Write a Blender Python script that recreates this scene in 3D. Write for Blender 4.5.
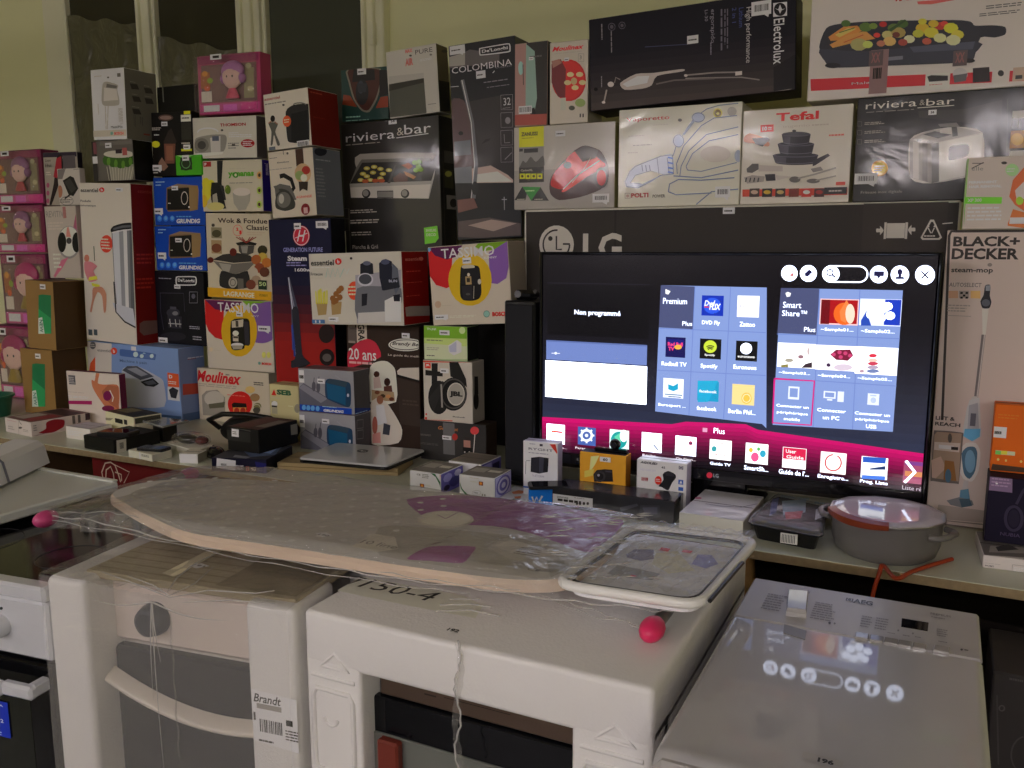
import bpy, math, random
from mathutils import Vector, Matrix
random.seed(7)
SC = bpy.context.scene
for _o in list(bpy.data.objects): bpy.data.objects.remove(_o)

# ------------------------------------------------------------------ camera
FPX, CX, CY, EYE = 868.0, 512.0, 384.0, Vector((0, 0, 1.55))
_ya, _pi, _ro = math.radians(26.4), math.radians(9.05), math.radians(.12)
_f = Vector((-math.sin(_ya)*math.cos(_pi), math.cos(_ya)*math.cos(_pi), -math.sin(_pi)))
_r0 = Vector((math.cos(_ya), math.sin(_ya), 0)); _d0 = _f.cross(_r0)
_r = _r0*math.cos(_ro)+_d0*math.sin(_ro); _d = _d0*math.cos(_ro)-_r0*math.sin(_ro)
cam = bpy.data.objects.new('camera', bpy.data.cameras.new('camera'))
SC.collection.objects.link(cam); SC.camera = cam
cam.data.sensor_width = 36.0; cam.data.lens = FPX/1024*36.0
cam.data.clip_start = .02
_m = Matrix((_r, -_d, -_f)).transposed().to_4x4(); _m.translation = EYE
cam.matrix_world = _m

# ------------------------------------------------------------------ world, lamps, exposure
SC.view_settings.view_transform = 'Standard'; SC.view_settings.look = 'None'
SC.view_settings.gamma = 1; SC.view_settings.exposure = .10; SC.view_settings.use_curve_mapping = False
W = bpy.data.worlds.new('world'); SC.world = W; W.use_nodes = True
W.node_tree.nodes['Background'].inputs[0].default_value = (1, .95, .96, 1)
W.node_tree.nodes['Background'].inputs[1].default_value = .075
CEIL_Z = 3.1
LAMPS = [(-5.0, -2.0, 72, 0), (-1.9, -2.0, 72, 0), (.75, -2.0, 72, 0), (-3.4, -4.6, 145, 1), (-.2, -4.6, 145, 1), (2.2, -4.6, 145, 1)]
LAMP_Z = 2.55
TUBE_TINT = ('#fff5fb', '#fff2f4')      # front row a little green, back row a little pink
SC.cycles.max_bounces = 8; SC.cycles.transparent_max_bounces = 16
SC.cycles.caustics_reflective = False; SC.cycles.caustics_refractive = False

# ------------------------------------------------------------------ helpers
def ray(px, py): return _f+_r*((px-CX)/FPX)+_d*((py-CY)/FPX)
def onz(px, py, z):
    v = ray(px, py); return EYE+v*((z-EYE.z)/v.z)
def ony(px, py, y):
    v = ray(px, py); return EYE+v*(y/v.y)
def lin(h):
    h = h.lstrip('#'); out = []
    for i in (0, 2, 4):
        c = int(h[i:i+2], 16)/255; out.append(c/12.92 if c <= .04045 else ((c+.055)/1.055)**2.4)
    return out
LIT = .33            # how strongly the room lights a white card; print colours are read under that light
_mats = {}
def mat(h, kind='card', k=None):
    key = (h, kind, k)
    if key in _mats: return _mats[key]
    m = bpy.data.materials.new('%s_%s' % (kind, h.lstrip('#'))); m.use_nodes = True
    nt = m.node_tree; b = nt.nodes['Principled BSDF']; I = b.inputs; lk = nt.links.new
    def noise(scale, detail=3, dist=0):
        tc = nt.nodes.new('ShaderNodeTexCoord'); n = nt.nodes.new('ShaderNodeTexNoise')
        n.inputs['Scale'].default_value = scale; n.inputs['Detail'].default_value = detail; n.inputs['Distortion'].default_value = dist
        lk(tc.outputs['Object'], n.inputs['Vector']); return n
    def bump(n, strength, dist=.01):
        bp = nt.nodes.new('ShaderNodeBump'); bp.inputs['Strength'].default_value = strength; bp.inputs['Distance'].default_value = dist
        lk(n.outputs['Fac'], bp.inputs['Height']); return bp
    if kind == 'emit':
        c = lin(h); I['Base Color'].default_value = (.008, .008, .01, 1); I['Roughness'].default_value = .2
        I['Emission Color'].default_value = (*c, 1); I['Emission Strength'].default_value = k or 1.1; return m
    c = [min(.9, (v/LIT)**1.22) for v in lin(h)] if k is None else [v*k for v in lin(h)]
    I['Base Color'].default_value = (*c, 1)
    if kind == 'card':
        I['Roughness'].default_value = .5; I['Specular IOR Level'].default_value = .22
        lk(bump(noise(18), .12).outputs[0], I['Normal'])
    elif kind == 'film':        # printed card under tight clear wrap
        I['Roughness'].default_value = .5
        I['Coat Weight'].default_value = .5; I['Coat Roughness'].default_value = .10
        lk(bump(noise(4, 3, .8), .13, .02).outputs[0], I['Coat Normal'])
    elif kind == 'shrink':      # tight glossy wrap
        I['Roughness'].default_value = .5; I['Coat Weight'].default_value = 1; I['Coat Roughness'].default_value = .05; I['Coat IOR'].default_value = 1.7
        lk(bump(noise(9, 3, 1.0), .10, .02).outputs[0], I['Coat Normal'])
    elif kind == 'kraft':
        I['Roughness'].default_value = .8; I['Specular IOR Level'].default_value = .2
        n = noise(30, 5); r = nt.nodes.new('ShaderNodeValToRGB')
        r.color_ramp.elements[0].color = (*[v*.8 for v in c], 1); r.color_ramp.elements[1].color = (*[v*1.12 for v in c], 1)
        lk(n.outputs['Fac'], r.inputs[0]); lk(r.outputs[0], I['Base Color'])
    elif kind == 'plastic': I['Roughness'].default_value = .33
    elif kind == 'gloss': I['Roughness'].default_value = .1; I['Coat Weight'].default_value = .3; I['Coat Roughness'].default_value = .04
    elif kind == 'glass_black': I['Roughness'].default_value = .06; I['Specular IOR Level'].default_value = .28
    elif kind == 'metal': I['Metallic'].default_value = .9; I['Roughness'].default_value = .32
    elif kind == 'enamel':
        I['Roughness'].default_value = .35; I['Coat Weight'].default_value = .9; I['Coat Roughness'].default_value = .035
    elif kind == 'foam':
        I['Roughness'].default_value = .6; I['Coat Weight'].default_value = .35; I['Coat Roughness'].default_value = .2
        v = nt.nodes.new('ShaderNodeTexVoronoi'); v.inputs['Scale'].default_value = 190
        tc = nt.nodes.new('ShaderNodeTexCoord'); lk(tc.outputs['Object'], v.inputs['Vector'])
        bp = nt.nodes.new('ShaderNodeBump'); bp.inputs['Strength'].default_value = .18; bp.inputs['Distance'].default_value = .002
        lk(v.outputs['Distance'], bp.inputs['Height']); lk(bp.outputs[0], I['Normal'])
        lk(bump(noise(14, 4, 1), .4, .01).outputs[0], I['Coat Normal'])
    elif kind == 'wall':
        I['Roughness'].default_value = .85
        n = noise(1.3, 4); r = nt.nodes.new('ShaderNodeValToRGB')
        r.color_ramp.elements[0].color = (*[v*.93 for v in c], 1); r.color_ramp.elements[1].color = (*[v*1.05 for v in c], 1)
        lk(n.outputs['Fac'], r.inputs[0]); lk(r.outputs[0], I['Base Color']); lk(bump(noise(90), .15, .003).outputs[0], I['Normal'])
    elif kind == 'wood':
        I['Roughness'].default_value = .7
        n = noise(60, 6); r = nt.nodes.new('ShaderNodeValToRGB')
        r.color_ramp.elements[0].color = (*[v*.65 for v in c], 1); r.color_ramp.elements[1].color = (*[v*1.25 for v in c], 1)
        lk(n.outputs['Fac'], r.inputs[0]); lk(r.outputs[0], I['Base Color'])
    return m
def clear_film(name, haze=.12, gloss=.16, scale=14, bumps=.6, tint=(1, 1, 1)):
    m = bpy.data.materials.new(name); m.use_nodes = True; nt = m.node_tree; nt.nodes.clear(); lk = nt.links.new
    N = nt.nodes.new; out = N('ShaderNodeOutputMaterial'); tr = N('ShaderNodeBsdfTransparent'); gl = N('ShaderNodeBsdfGlossy'); df = N('ShaderNodeBsdfDiffuse')
    tr.inputs[0].default_value = (*tint, 1); gl.inputs['Roughness'].default_value = .09; df.inputs[0].default_value = (.8, .78, .72, 1)
    tc = N('ShaderNodeTexCoord'); n = N('ShaderNodeTexNoise'); n.inputs['Scale'].default_value = scale; n.inputs['Detail'].default_value = 5; n.inputs['Distortion'].default_value = 2.2
    lk(tc.outputs['Object'], n.inputs['Vector']); bp = N('ShaderNodeBump'); bp.inputs['Strength'].default_value = bumps; bp.inputs['Distance'].default_value = .02
    lk(n.outputs['Fac'], bp.inputs['Height']); lk(bp.outputs[0], gl.inputs['Normal'])
    m1 = N('ShaderNodeMixShader'); m1.inputs[0].default_value = haze; lk(tr.outputs[0], m1.inputs[1]); lk(df.outputs[0], m1.inputs[2])
    m2 = N('ShaderNodeMixShader'); lw = N('ShaderNodeLayerWeight'); lw.inputs['Blend'].default_value = .5; pw = N('ShaderNodeMath'); pw.operation = 'POWER'; pw.inputs[1].default_value = 4
    ma = N('ShaderNodeMath'); ma.operation = 'MULTIPLY_ADD'; ma.inputs[1].default_value = .8; ma.inputs[2].default_value = gloss*.35
    lk(lw.outputs['Facing'], pw.inputs[0]); lk(pw.outputs[0], ma.inputs[0]); lk(ma.outputs[0], m2.inputs[0]); lk(m1.outputs[0], m2.inputs[1]); lk(gl.outputs[0], m2.inputs[2]); lk(m2.outputs[0], out.inputs[0])
    return m
FILM = clear_film('clear_wrap', .10, .16, 13, .9)
FILM_MILKY = clear_film('milky_wrap', .17, .14, 6, .8)
FILM_STREAK = clear_film('stretched_wrap', .10, .20, 26, .9)
FOLD_GLINT = clear_film('wrap_fold_glint', .5, .3, 30, .4)  # whitened folds; the bright streaks and glints of the film are in this colour
FILM_THIN = clear_film('thin_wrap', .03, .12, 20, .5)

class MB:
    def __init__(s): s.v = []; s.f = []; s.mi = []; s.mats = []; s.sm = []
    def idx(s, m):
        if m not in s.mats: s.mats.append(m)
        return s.mats.index(m)
    def add(s, vs, fs, m, smooth=False):
        b = len(s.v); s.v += [tuple(p) for p in vs]; i = s.idx(m)
        for f in fs: s.f.append([b+j for j in f]); s.mi.append(i); s.sm.append(smooth)
    def poly(s, pts, m): s.add(pts, [list(range(len(pts)))], m)
    def cbox(s, x0, x1, y0, y1, z0, z1, m, b=.002, mm=None):
        """box with chamfered edges; mm maps a side ('F','B','L','R','T','D') to its own material"""
        mm = mm or {}; b = min(b, (x1-x0)*.45, (y1-y0)*.45, (z1-z0)*.45)
        X, Y, Z = (x0, x1), (y0, y1), (z0, z1); vs = {}; L = []
        for i in (0, 1):
            for j in (0, 1):
                for k in (0, 1):
                    sx, sy, sz = (1-2*i)*b, (1-2*j)*b, (1-2*k)*b
                    for a in 'xyz':
                        p = (X[i]+(0 if a == 'x' else sx), Y[j]+(0 if a == 'y' else sy), Z[k]+(0 if a == 'z' else sz))
                        vs[(i, j, k, a)] = len(L); L.append(p)
        base = len(s.v); s.v += L
        def face(ks, mt): s.f.append([base+vs[q] for q in ks]); s.mi.append(s.idx(mt)); s.sm.append(False)
        for a, nm in (('x', 'LR'), ('y', 'FB'), ('z', 'DT')):
            for e in (0, 1):
                if a == 'x': q = [(e, 0, 0, a), (e, 1, 0, a), (e, 1, 1, a), (e, 0, 1, a)]
                elif a == 'y': q = [(0, e, 0, a), (1, e, 0, a), (1, e, 1, a), (0, e, 1, a)]
                else: q = [(0, 0, e, a), (1, 0, e, a), (1, 1, e, a), (0, 1, e, a)]
                face(q if e == (0 if a == 'y' else 1) else q[::-1], mm.get(nm[e], m))
        for i in (0, 1):
            for j in (0, 1):
                face([(i, j, 0, 'x'), (i, j, 1, 'x'), (i, j, 1, 'y'), (i, j, 0, 'y')], m)
                face([(i, 0, j, 'x'), (i, 1, j, 'x'), (i, 1, j, 'z'), (i, 0, j, 'z')], m)
                face([(0, i, j, 'y'), (1, i, j, 'y'), (1, i, j, 'z'), (0, i, j, 'z')], m)
                for k in (0, 1): face([(i, j, k, 'x'), (i, j, k, 'y'), (i, j, k, 'z')], m)
    def rbox(s, x0, x1, y0, y1, z0, z1, m, b=.02, k=4):
        """box with truly rounded edges"""
        lo, hi = Vector((x0, y0, z0)), Vector((x1, y1, z1)); b = min(b, min(hi-lo)*.49)
        def ticks(a, c): t = [a+b*(1-math.cos(math.pi/2*i/k)) for i in range(k+1)]; return t+[c-(q-a) for q in t[::-1]]
        A = [ticks(lo[i], hi[i]) for i in range(3)]
        for ax in range(3):
            i, j = (ax+1) % 3, (ax+2) % 3
            for side in (0, 1):
                vs = []; n, mm = len(A[i]), len(A[j])
                for q in A[j]:
                    for p in A[i]:
                        v = Vector((0, 0, 0)); v[ax] = (lo, hi)[side][ax]; v[i] = p; v[j] = q
                        core = Vector([min(max(v[t], lo[t]+b), hi[t]-b) for t in range(3)]); d = v-core
                        vs.append(core+d.normalized()*b if d.length > 1e-9 else v)
                fs = [[r*n+c, r*n+c+1, (r+1)*n+c+1, (r+1)*n+c] for r in range(mm-1) for c in range(n-1)]
                s.add(vs, fs if side else [q[::-1] for q in fs], m, True)
    def prism(s, pts, z0, z1, m, top=None, b=0):
        """vertical prism over an outline, its top edge eased by b"""
        n = len(pts); c = Vector((sum(p[0] for p in pts)/n, sum(p[1] for p in pts)/n))
        def ins(p):
            q = c-Vector((p[0], p[1])); L = q.length or 1; return (p[0]+q.x/L*b, p[1]+q.y/L*b)
        rings = [[(p[0], p[1], z0) for p in pts], [(p[0], p[1], z1-b) for p in pts]]
        if b: rings.append([(*ins(p), z1) for p in pts])
        vs = [p for r in rings for p in r]; fs = []
        for r in range(len(rings)-1):
            for i in range(n): fs.append([r*n+i, r*n+(i+1) % n, (r+1)*n+(i+1) % n, (r+1)*n+i])
        fs.append(list(range(n))[::-1]); s.add(vs, fs, m); s.add(rings[-1], [list(range(n))], top or m)
    def tube(s, path, r, m, n=10, closed=False):
        path = [Vector(p) for p in path]; N = len(path); vs = []; up = Vector((0, 0, 1)); prev = None
        for i, p in enumerate(path):
            a = path[(i-1) % N] if (closed or i > 0) else p; b = path[(i+1) % N] if (closed or i < N-1) else p
            t = (b-a).normalized()
            if prev is None:
                prev = t.cross(up)
                if prev.length < .01: prev = t.cross(Vector((1, 0, 0)))
            u = (prev-t*prev.dot(t)).normalized(); w = t.cross(u); prev = u
            rr = r[i] if isinstance(r, (list, tuple)) else r
            for k in range(n): vs.append(p+u*math.cos(2*math.pi*k/n)*rr+w*math.sin(2*math.pi*k/n)*rr)
        fs = []
        for i in range(N if closed else N-1):
            for k in range(n): fs.append([i*n+k, i*n+(k+1) % n, ((i+1) % N)*n+(k+1) % n, ((i+1) % N)*n+k])
        s.add(vs, fs, m, True)
        if not closed: s.add(vs[:n], [list(range(n))[::-1]], m); s.add(vs[-n:], [list(range(n))], m)
    def lathe(s, prof, m, c=(0, 0, 0), n=28, axis='z', sy=1.0, caps=True):
        vs = []; fs = []
        for r, h in prof:
            for k in range(n):
                a = 2*math.pi*k/n; p = (r*math.cos(a), r*math.sin(a)*sy, h)
                if axis == 'y': p = (p[0], h, p[1])
                if axis == 'x': p = (h, p[0], p[1])
                vs.append((p[0]+c[0], p[1]+c[1], p[2]+c[2]))
        for i in range(len(prof)-1):
            for k in range(n): fs.append([i*n+k, i*n+(k+1) % n, (i+1)*n+(k+1) % n, (i+1)*n+k])
        s.add(vs, fs, m, True)
        if caps: s.add(vs[:n], [list(range(n))[::-1]], m); s.add(vs[-n:], [list(range(n))], m)
    def ball(s, c, r, m, n=16):
        rx, ry, rz = r if isinstance(r, tuple) else (r, r, r); vs = []; fs = []
        for i in range(n//2+1):
            t = math.pi*i/(n//2)
            for k in range(n): a = 2*math.pi*k/n; vs.append((c[0]+rx*math.sin(t)*math.cos(a), c[1]+ry*math.sin(t)*math.sin(a), c[2]+rz*math.cos(t)))
        for i in range(n//2):
            for k in range(n): fs.append([i*n+k, (i+1)*n+k, (i+1)*n+(k+1) % n, i*n+(k+1) % n])
        s.add(vs, fs, m, True)
    def grid(s, fn, nu, nv, m, smooth=True):
        vs = [fn(i/nu, j/nv) for j in range(nv+1) for i in range(nu+1)]
        s.add(vs, [[j*(nu+1)+i, j*(nu+1)+i+1, (j+1)*(nu+1)+i+1, (j+1)*(nu+1)+i] for j in range(nv) for i in range(nu)], m, smooth)
    def build(s, name, parent=None, loc=None, rot=None):
        me = bpy.data.meshes.new(name); me.from_pydata(s.v, [], s.f)
        for m in s.mats: me.materials.append(m)
        me.polygons.foreach_set('material_index', s.mi); me.polygons.foreach_set('use_smooth', s.sm); me.update()
        o = bpy.data.objects.new(name, me); SC.collection.objects.link(o)
        if parent: o.parent = parent
        if loc is not None: o.location = loc
        if rot is not None: o.rotation_euler = rot
        return o
def tag(o, label, cat, group=None):
    o['label'] = label; o['category'] = cat
    if group: o['group'] = group
    return o
def empty(name, label, cat, loc=(0, 0, 0), rz=0, group=None):
    o = bpy.data.objects.new(name, None); SC.collection.objects.link(o); o.location = loc; o.rotation_euler = (0, 0, rz)
    return tag(o, label, cat, group)
def struct(o): o['kind'] = 'structure'; return o

# ------------------------------------------------------------------ lettering
_txt = {}
def lettering(t, bold=0, shear=0):
    key = (t, bold, shear)
    if key not in _txt:
        cu = bpy.data.curves.new('t', 'FONT'); cu.body = t; cu.resolution_u = 2; cu.offset = bold; cu.shear = shear; cu.fill_mode = 'FRONT'
        ob = bpy.data.objects.new('t', cu); SC.collection.objects.link(ob)
        me = bpy.data.meshes.new_from_object(ob.evaluated_get(bpy.context.evaluated_depsgraph_get()))
        P = [v.co.to_2d() for v in me.vertices]; F = [list(p.vertices) for p in me.polygons]
        bpy.data.objects.remove(ob); bpy.data.curves.remove(cu); bpy.data.meshes.remove(me)
        if not P: P = [Vector((0, 0)), Vector((1, 1)), Vector((1, 0))]; F = []
        x0, x1 = min(p.x for p in P), max(p.x for p in P); y0, y1 = min(p.y for p in P), max(p.y for p in P)
        _txt[key] = ([((p.x-x0)/((x1-x0) or 1), (p.y-y0)/((y1-y0) or 1)) for p in P], F)
    return _txt[key]

# crops of the photograph the print layouts were read from: left, top, magnification
CR = dict(c1=(0, 0, 5.12), c2=(0, 140, 6.4), c3=(0, 240, 4.8), c4=(60, 50, 4.8), c5=(180, 40, 4.8), c6=(140, 170, 4.8), c7=(140, 310, 4.518), c8=(0, 360, 4.8),
          d1=(260, 180, 4.518), d2=(330, 60, 4.04), d3=(370, 20, 6.4), d4=(400, 200, 5.12), d5=(290, 310, 4.516), d6=(440, 80, 5.91), d7=(510, 20, 3.84), d8=(580, 0, 4.452),
          e1=(600, 80, 3.938), e2=(800, 0, 4.571), e3=(840, 80, 4.8), e4=(500, 190, 2.226), e5=(920, 220, 3.84), e6=(920, 400, 3.84), e7=(530, 250, 4.265), e8=(740, 250, 4.265),
          f1=(520, 400, 4.655), f2=(720, 400, 4.267), f3=(670, 470, 3.531), f4=(400, 420, 6.4), f6=(30, 470, 2.768), f7=(380, 470, 2.626), f8=(0, 540, 3.2),
          g1=(280, 560, 2.56), g2=(640, 560, 2.667), g3=(730, 570, 3.938), px=(0, 0, 1))
class Face:
    """flat printed face: origin at its top left, U along its width, V down its height (local to its object)"""
    def __init__(s, mb, M, o, U, V, kind='card', k=None):
        s.mb, s.M, s.o, s.U, s.V, s.kind, s.k = mb, M, Vector(o), Vector(U), Vector(V), kind, k
        s.N = s.U.cross(s.V).normalized(); s.N = -s.N; s.n = 0; s.step = .00008; s.cr = CR['px']
        s.Mi = M.inverted(); s.e0 = s.Mi @ EYE
    def crop(s, n): s.cr = CR[n]; return s
    def uv(s, X, Y):
        c = s.cr; d = s.Mi.to_3x3() @ ray(c[0]+X/c[2], c[1]+Y/c[2]); t = (s.o-s.e0).dot(s.N)/d.dot(s.N); p = s.e0+d*t-s.o
        return p.dot(s.U)/s.U.length_squared, p.dot(s.V)/s.V.length_squared
    def pt(s, u, v, cl=True):
        if cl: u = min(.996, max(.004, u)); v = min(.996, max(.004, v))
        return s.o+s.U*u+s.V*v+s.N*(.0005+s.n*s.step)
    def mt(s, c): return c if not isinstance(c, str) else mat(c, s.kind, s.k)
    def poly(s, uvs, c):
        s.n += 1; P = [s.pt(*q) for q in uvs]; s.mb.poly(P, s.mt(c))
    def box(s, x0, y0, x1, y1):
        a, b = s.uv(x0, y0), s.uv(x1, y1); return a[0], a[1], b[0], b[1]
    def slant(s, x0, y0, x1, y1):
        """face extent of a line of print whose upright bounding box in the crop is given"""
        cx, cy, w, h = (x0+x1)/2, (y0+y1)/2, x1-x0, y1-y0; u, v = s.uv(cx, cy)
        p0, p1 = s.px(u-.05, v), s.px(u+.05, v); sl = (p1[1]-p0[1])/((p1[0]-p0[0]) or 1)
        h = max(h-abs(sl)*w, h*.6); A, B = s.uv(x0, cy-sl*w/2), s.uv(x1, cy+sl*w/2); C, D = s.uv(cx, cy-h/2), s.uv(cx, cy+h/2)
        return A[0], C[1], B[0], D[1]
    def px(s, u, v):
        p = s.M @ (s.o+s.U*u+s.V*v)-EYE; z = p.dot(_f); c = s.cr
        return (CX+FPX*p.dot(_r)/z-c[0])*c[2], (CY+FPX*p.dot(_d)/z-c[1])*c[2]
    def R(s, x0, y0, x1, y1, c):
        u0, v0, u1, v1 = s.box(x0, y0, x1, y1); s.poly([(u0, v1), (u1, v1), (u1, v0), (u0, v0)], c)
    def UV(s, u0, v0, u1, v1, c): s.poly([(u0, v1), (u1, v1), (u1, v0), (u0, v0)], c)
    smooth = True
    def P(s, pts, c):
        n = len(pts)
        if s.smooth and n >= 7:             # drawn outlines are curves, not facets
            q = []
            for i in range(n):
                a, b, d, e = pts[i-1], pts[i], pts[(i+1) % n], pts[(i+2) % n]
                for t in (0, .33, .67):
                    h1, h2, h3, h4 = 2*t**3-3*t*t+1, t**3-2*t*t+t, -2*t**3+3*t*t, t**3-t*t
                    q.append(tuple(h1*b[k]+h2*.36*(d[k]-a[k])+h3*d[k]+h4*.36*(e[k]-b[k]) for k in (0, 1)))
            pts = q
        s.poly([s.uv(*p) for p in pts], c)
    def E(s, x, y, rx, ry, c, n=22, a0=0, a1=360):
        C = s.uv(x, y); A = s.uv(x+rx, y); B = s.uv(x, y+ry)
        q = []
        for i in range(n):
            a = math.radians(a0+(a1-a0)*i/(n if a1-a0 == 360 else n-1)); q.append((C[0]+(A[0]-C[0])*math.cos(a)+(B[0]-C[0])*math.sin(a), C[1]+(A[1]-C[1])*math.cos(a)+(B[1]-C[1])*math.sin(a)))
        s.poly(q[::-1], c)
    def G(s, x, y, rx, ry, w, c, n=26, a0=0, a1=360):
        """ring or arc of stroke width w"""
        s.S([(x+rx*math.cos(math.radians(a0+(a1-a0)*i/n)), y+ry*math.sin(math.radians(a0+(a1-a0)*i/n))) for i in range(n+1)], w, c)
    def S(s, pts, w, c):
        s.n += 1; Q = [s.pt(*s.uv(*p)) for p in pts]; w = w/s.cr[2]*(s.M @ Q[0]-EYE).length/FPX/2; vs = []
        for i, p in enumerate(Q):
            t = (Q[min(i+1, len(Q)-1)]-Q[max(i-1, 0)]).normalized(); q = s.N.cross(t)*w; vs += [p+q, p-q]
        s.mb.add(vs, [[2*i, 2*i+1, 2*i+3, 2*i+2] for i in range(len(Q)-1)], s.mt(c))
    def T(s, t, x0, y0, x1, y1, c, bold=0, shear=0, rot=0):
        s.n += 1; u0, v0, u1, v1 = s.box(x0, y0, x1, y1) if rot else s.slant(x0, y0, x1, y1); P, F = lettering(t, bold, shear)
        if rot: q = [s.pt(u0+(u1-u0)*b, v0+(v1-v0)*a) for a, b in P]
        else: q = [s.pt(u0+(u1-u0)*a, v1-(v1-v0)*b) for a, b in P]
        s.mb.add(q, F, s.mt(c))
    def L(s, x0, y0, x1, y1, n, c, rot=0):
        """rows of print too small to read"""
        s.n += 1; u0, v0, u1, v1 = s.box(x0, y0, x1, y1) if rot else s.slant(x0, y0, x1, y1); rnd = random.Random(int(x0*7+y0))
        for i in range(n):
            a = 0; e = rnd.uniform(.7, 1)
            while a < e:
                w = min(rnd.uniform(.08, .25), e-a); lo, hi = (i+.25)/n, (i+.7)/n
                q = [(a, lo), (a, hi), (a+w, hi), (a+w, lo)]
                if rot: q = [(1-y, x) for x, y in q]
                s.mb.poly([s.pt(u0+(u1-u0)*x, v0+(v1-v0)*y) for x, y in q], s.mt(c)); a += w+.03
    def bars(s, x0, y0, x1, y1, c='#1c1a18', n=14, bg='#aaa69c'):
        if bg: s.R(x0, y0, x1, y1, bg)
        s.n += 1; u0, v0, u1, v1 = s.box(x0, y0, x1, y1); rnd = random.Random(int(x0)); x = .06
        while x < .94:
            w = rnd.choice((.015, .03, .045)); s.mb.poly([s.pt(u0+(u1-u0)*a, v0+(v1-v0)*b) for a, b in ((x, .8), (x+w, .8), (x+w, .15), (x, .15))], s.mt(c)); x += w+rnd.choice((.02, .035))

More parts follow.
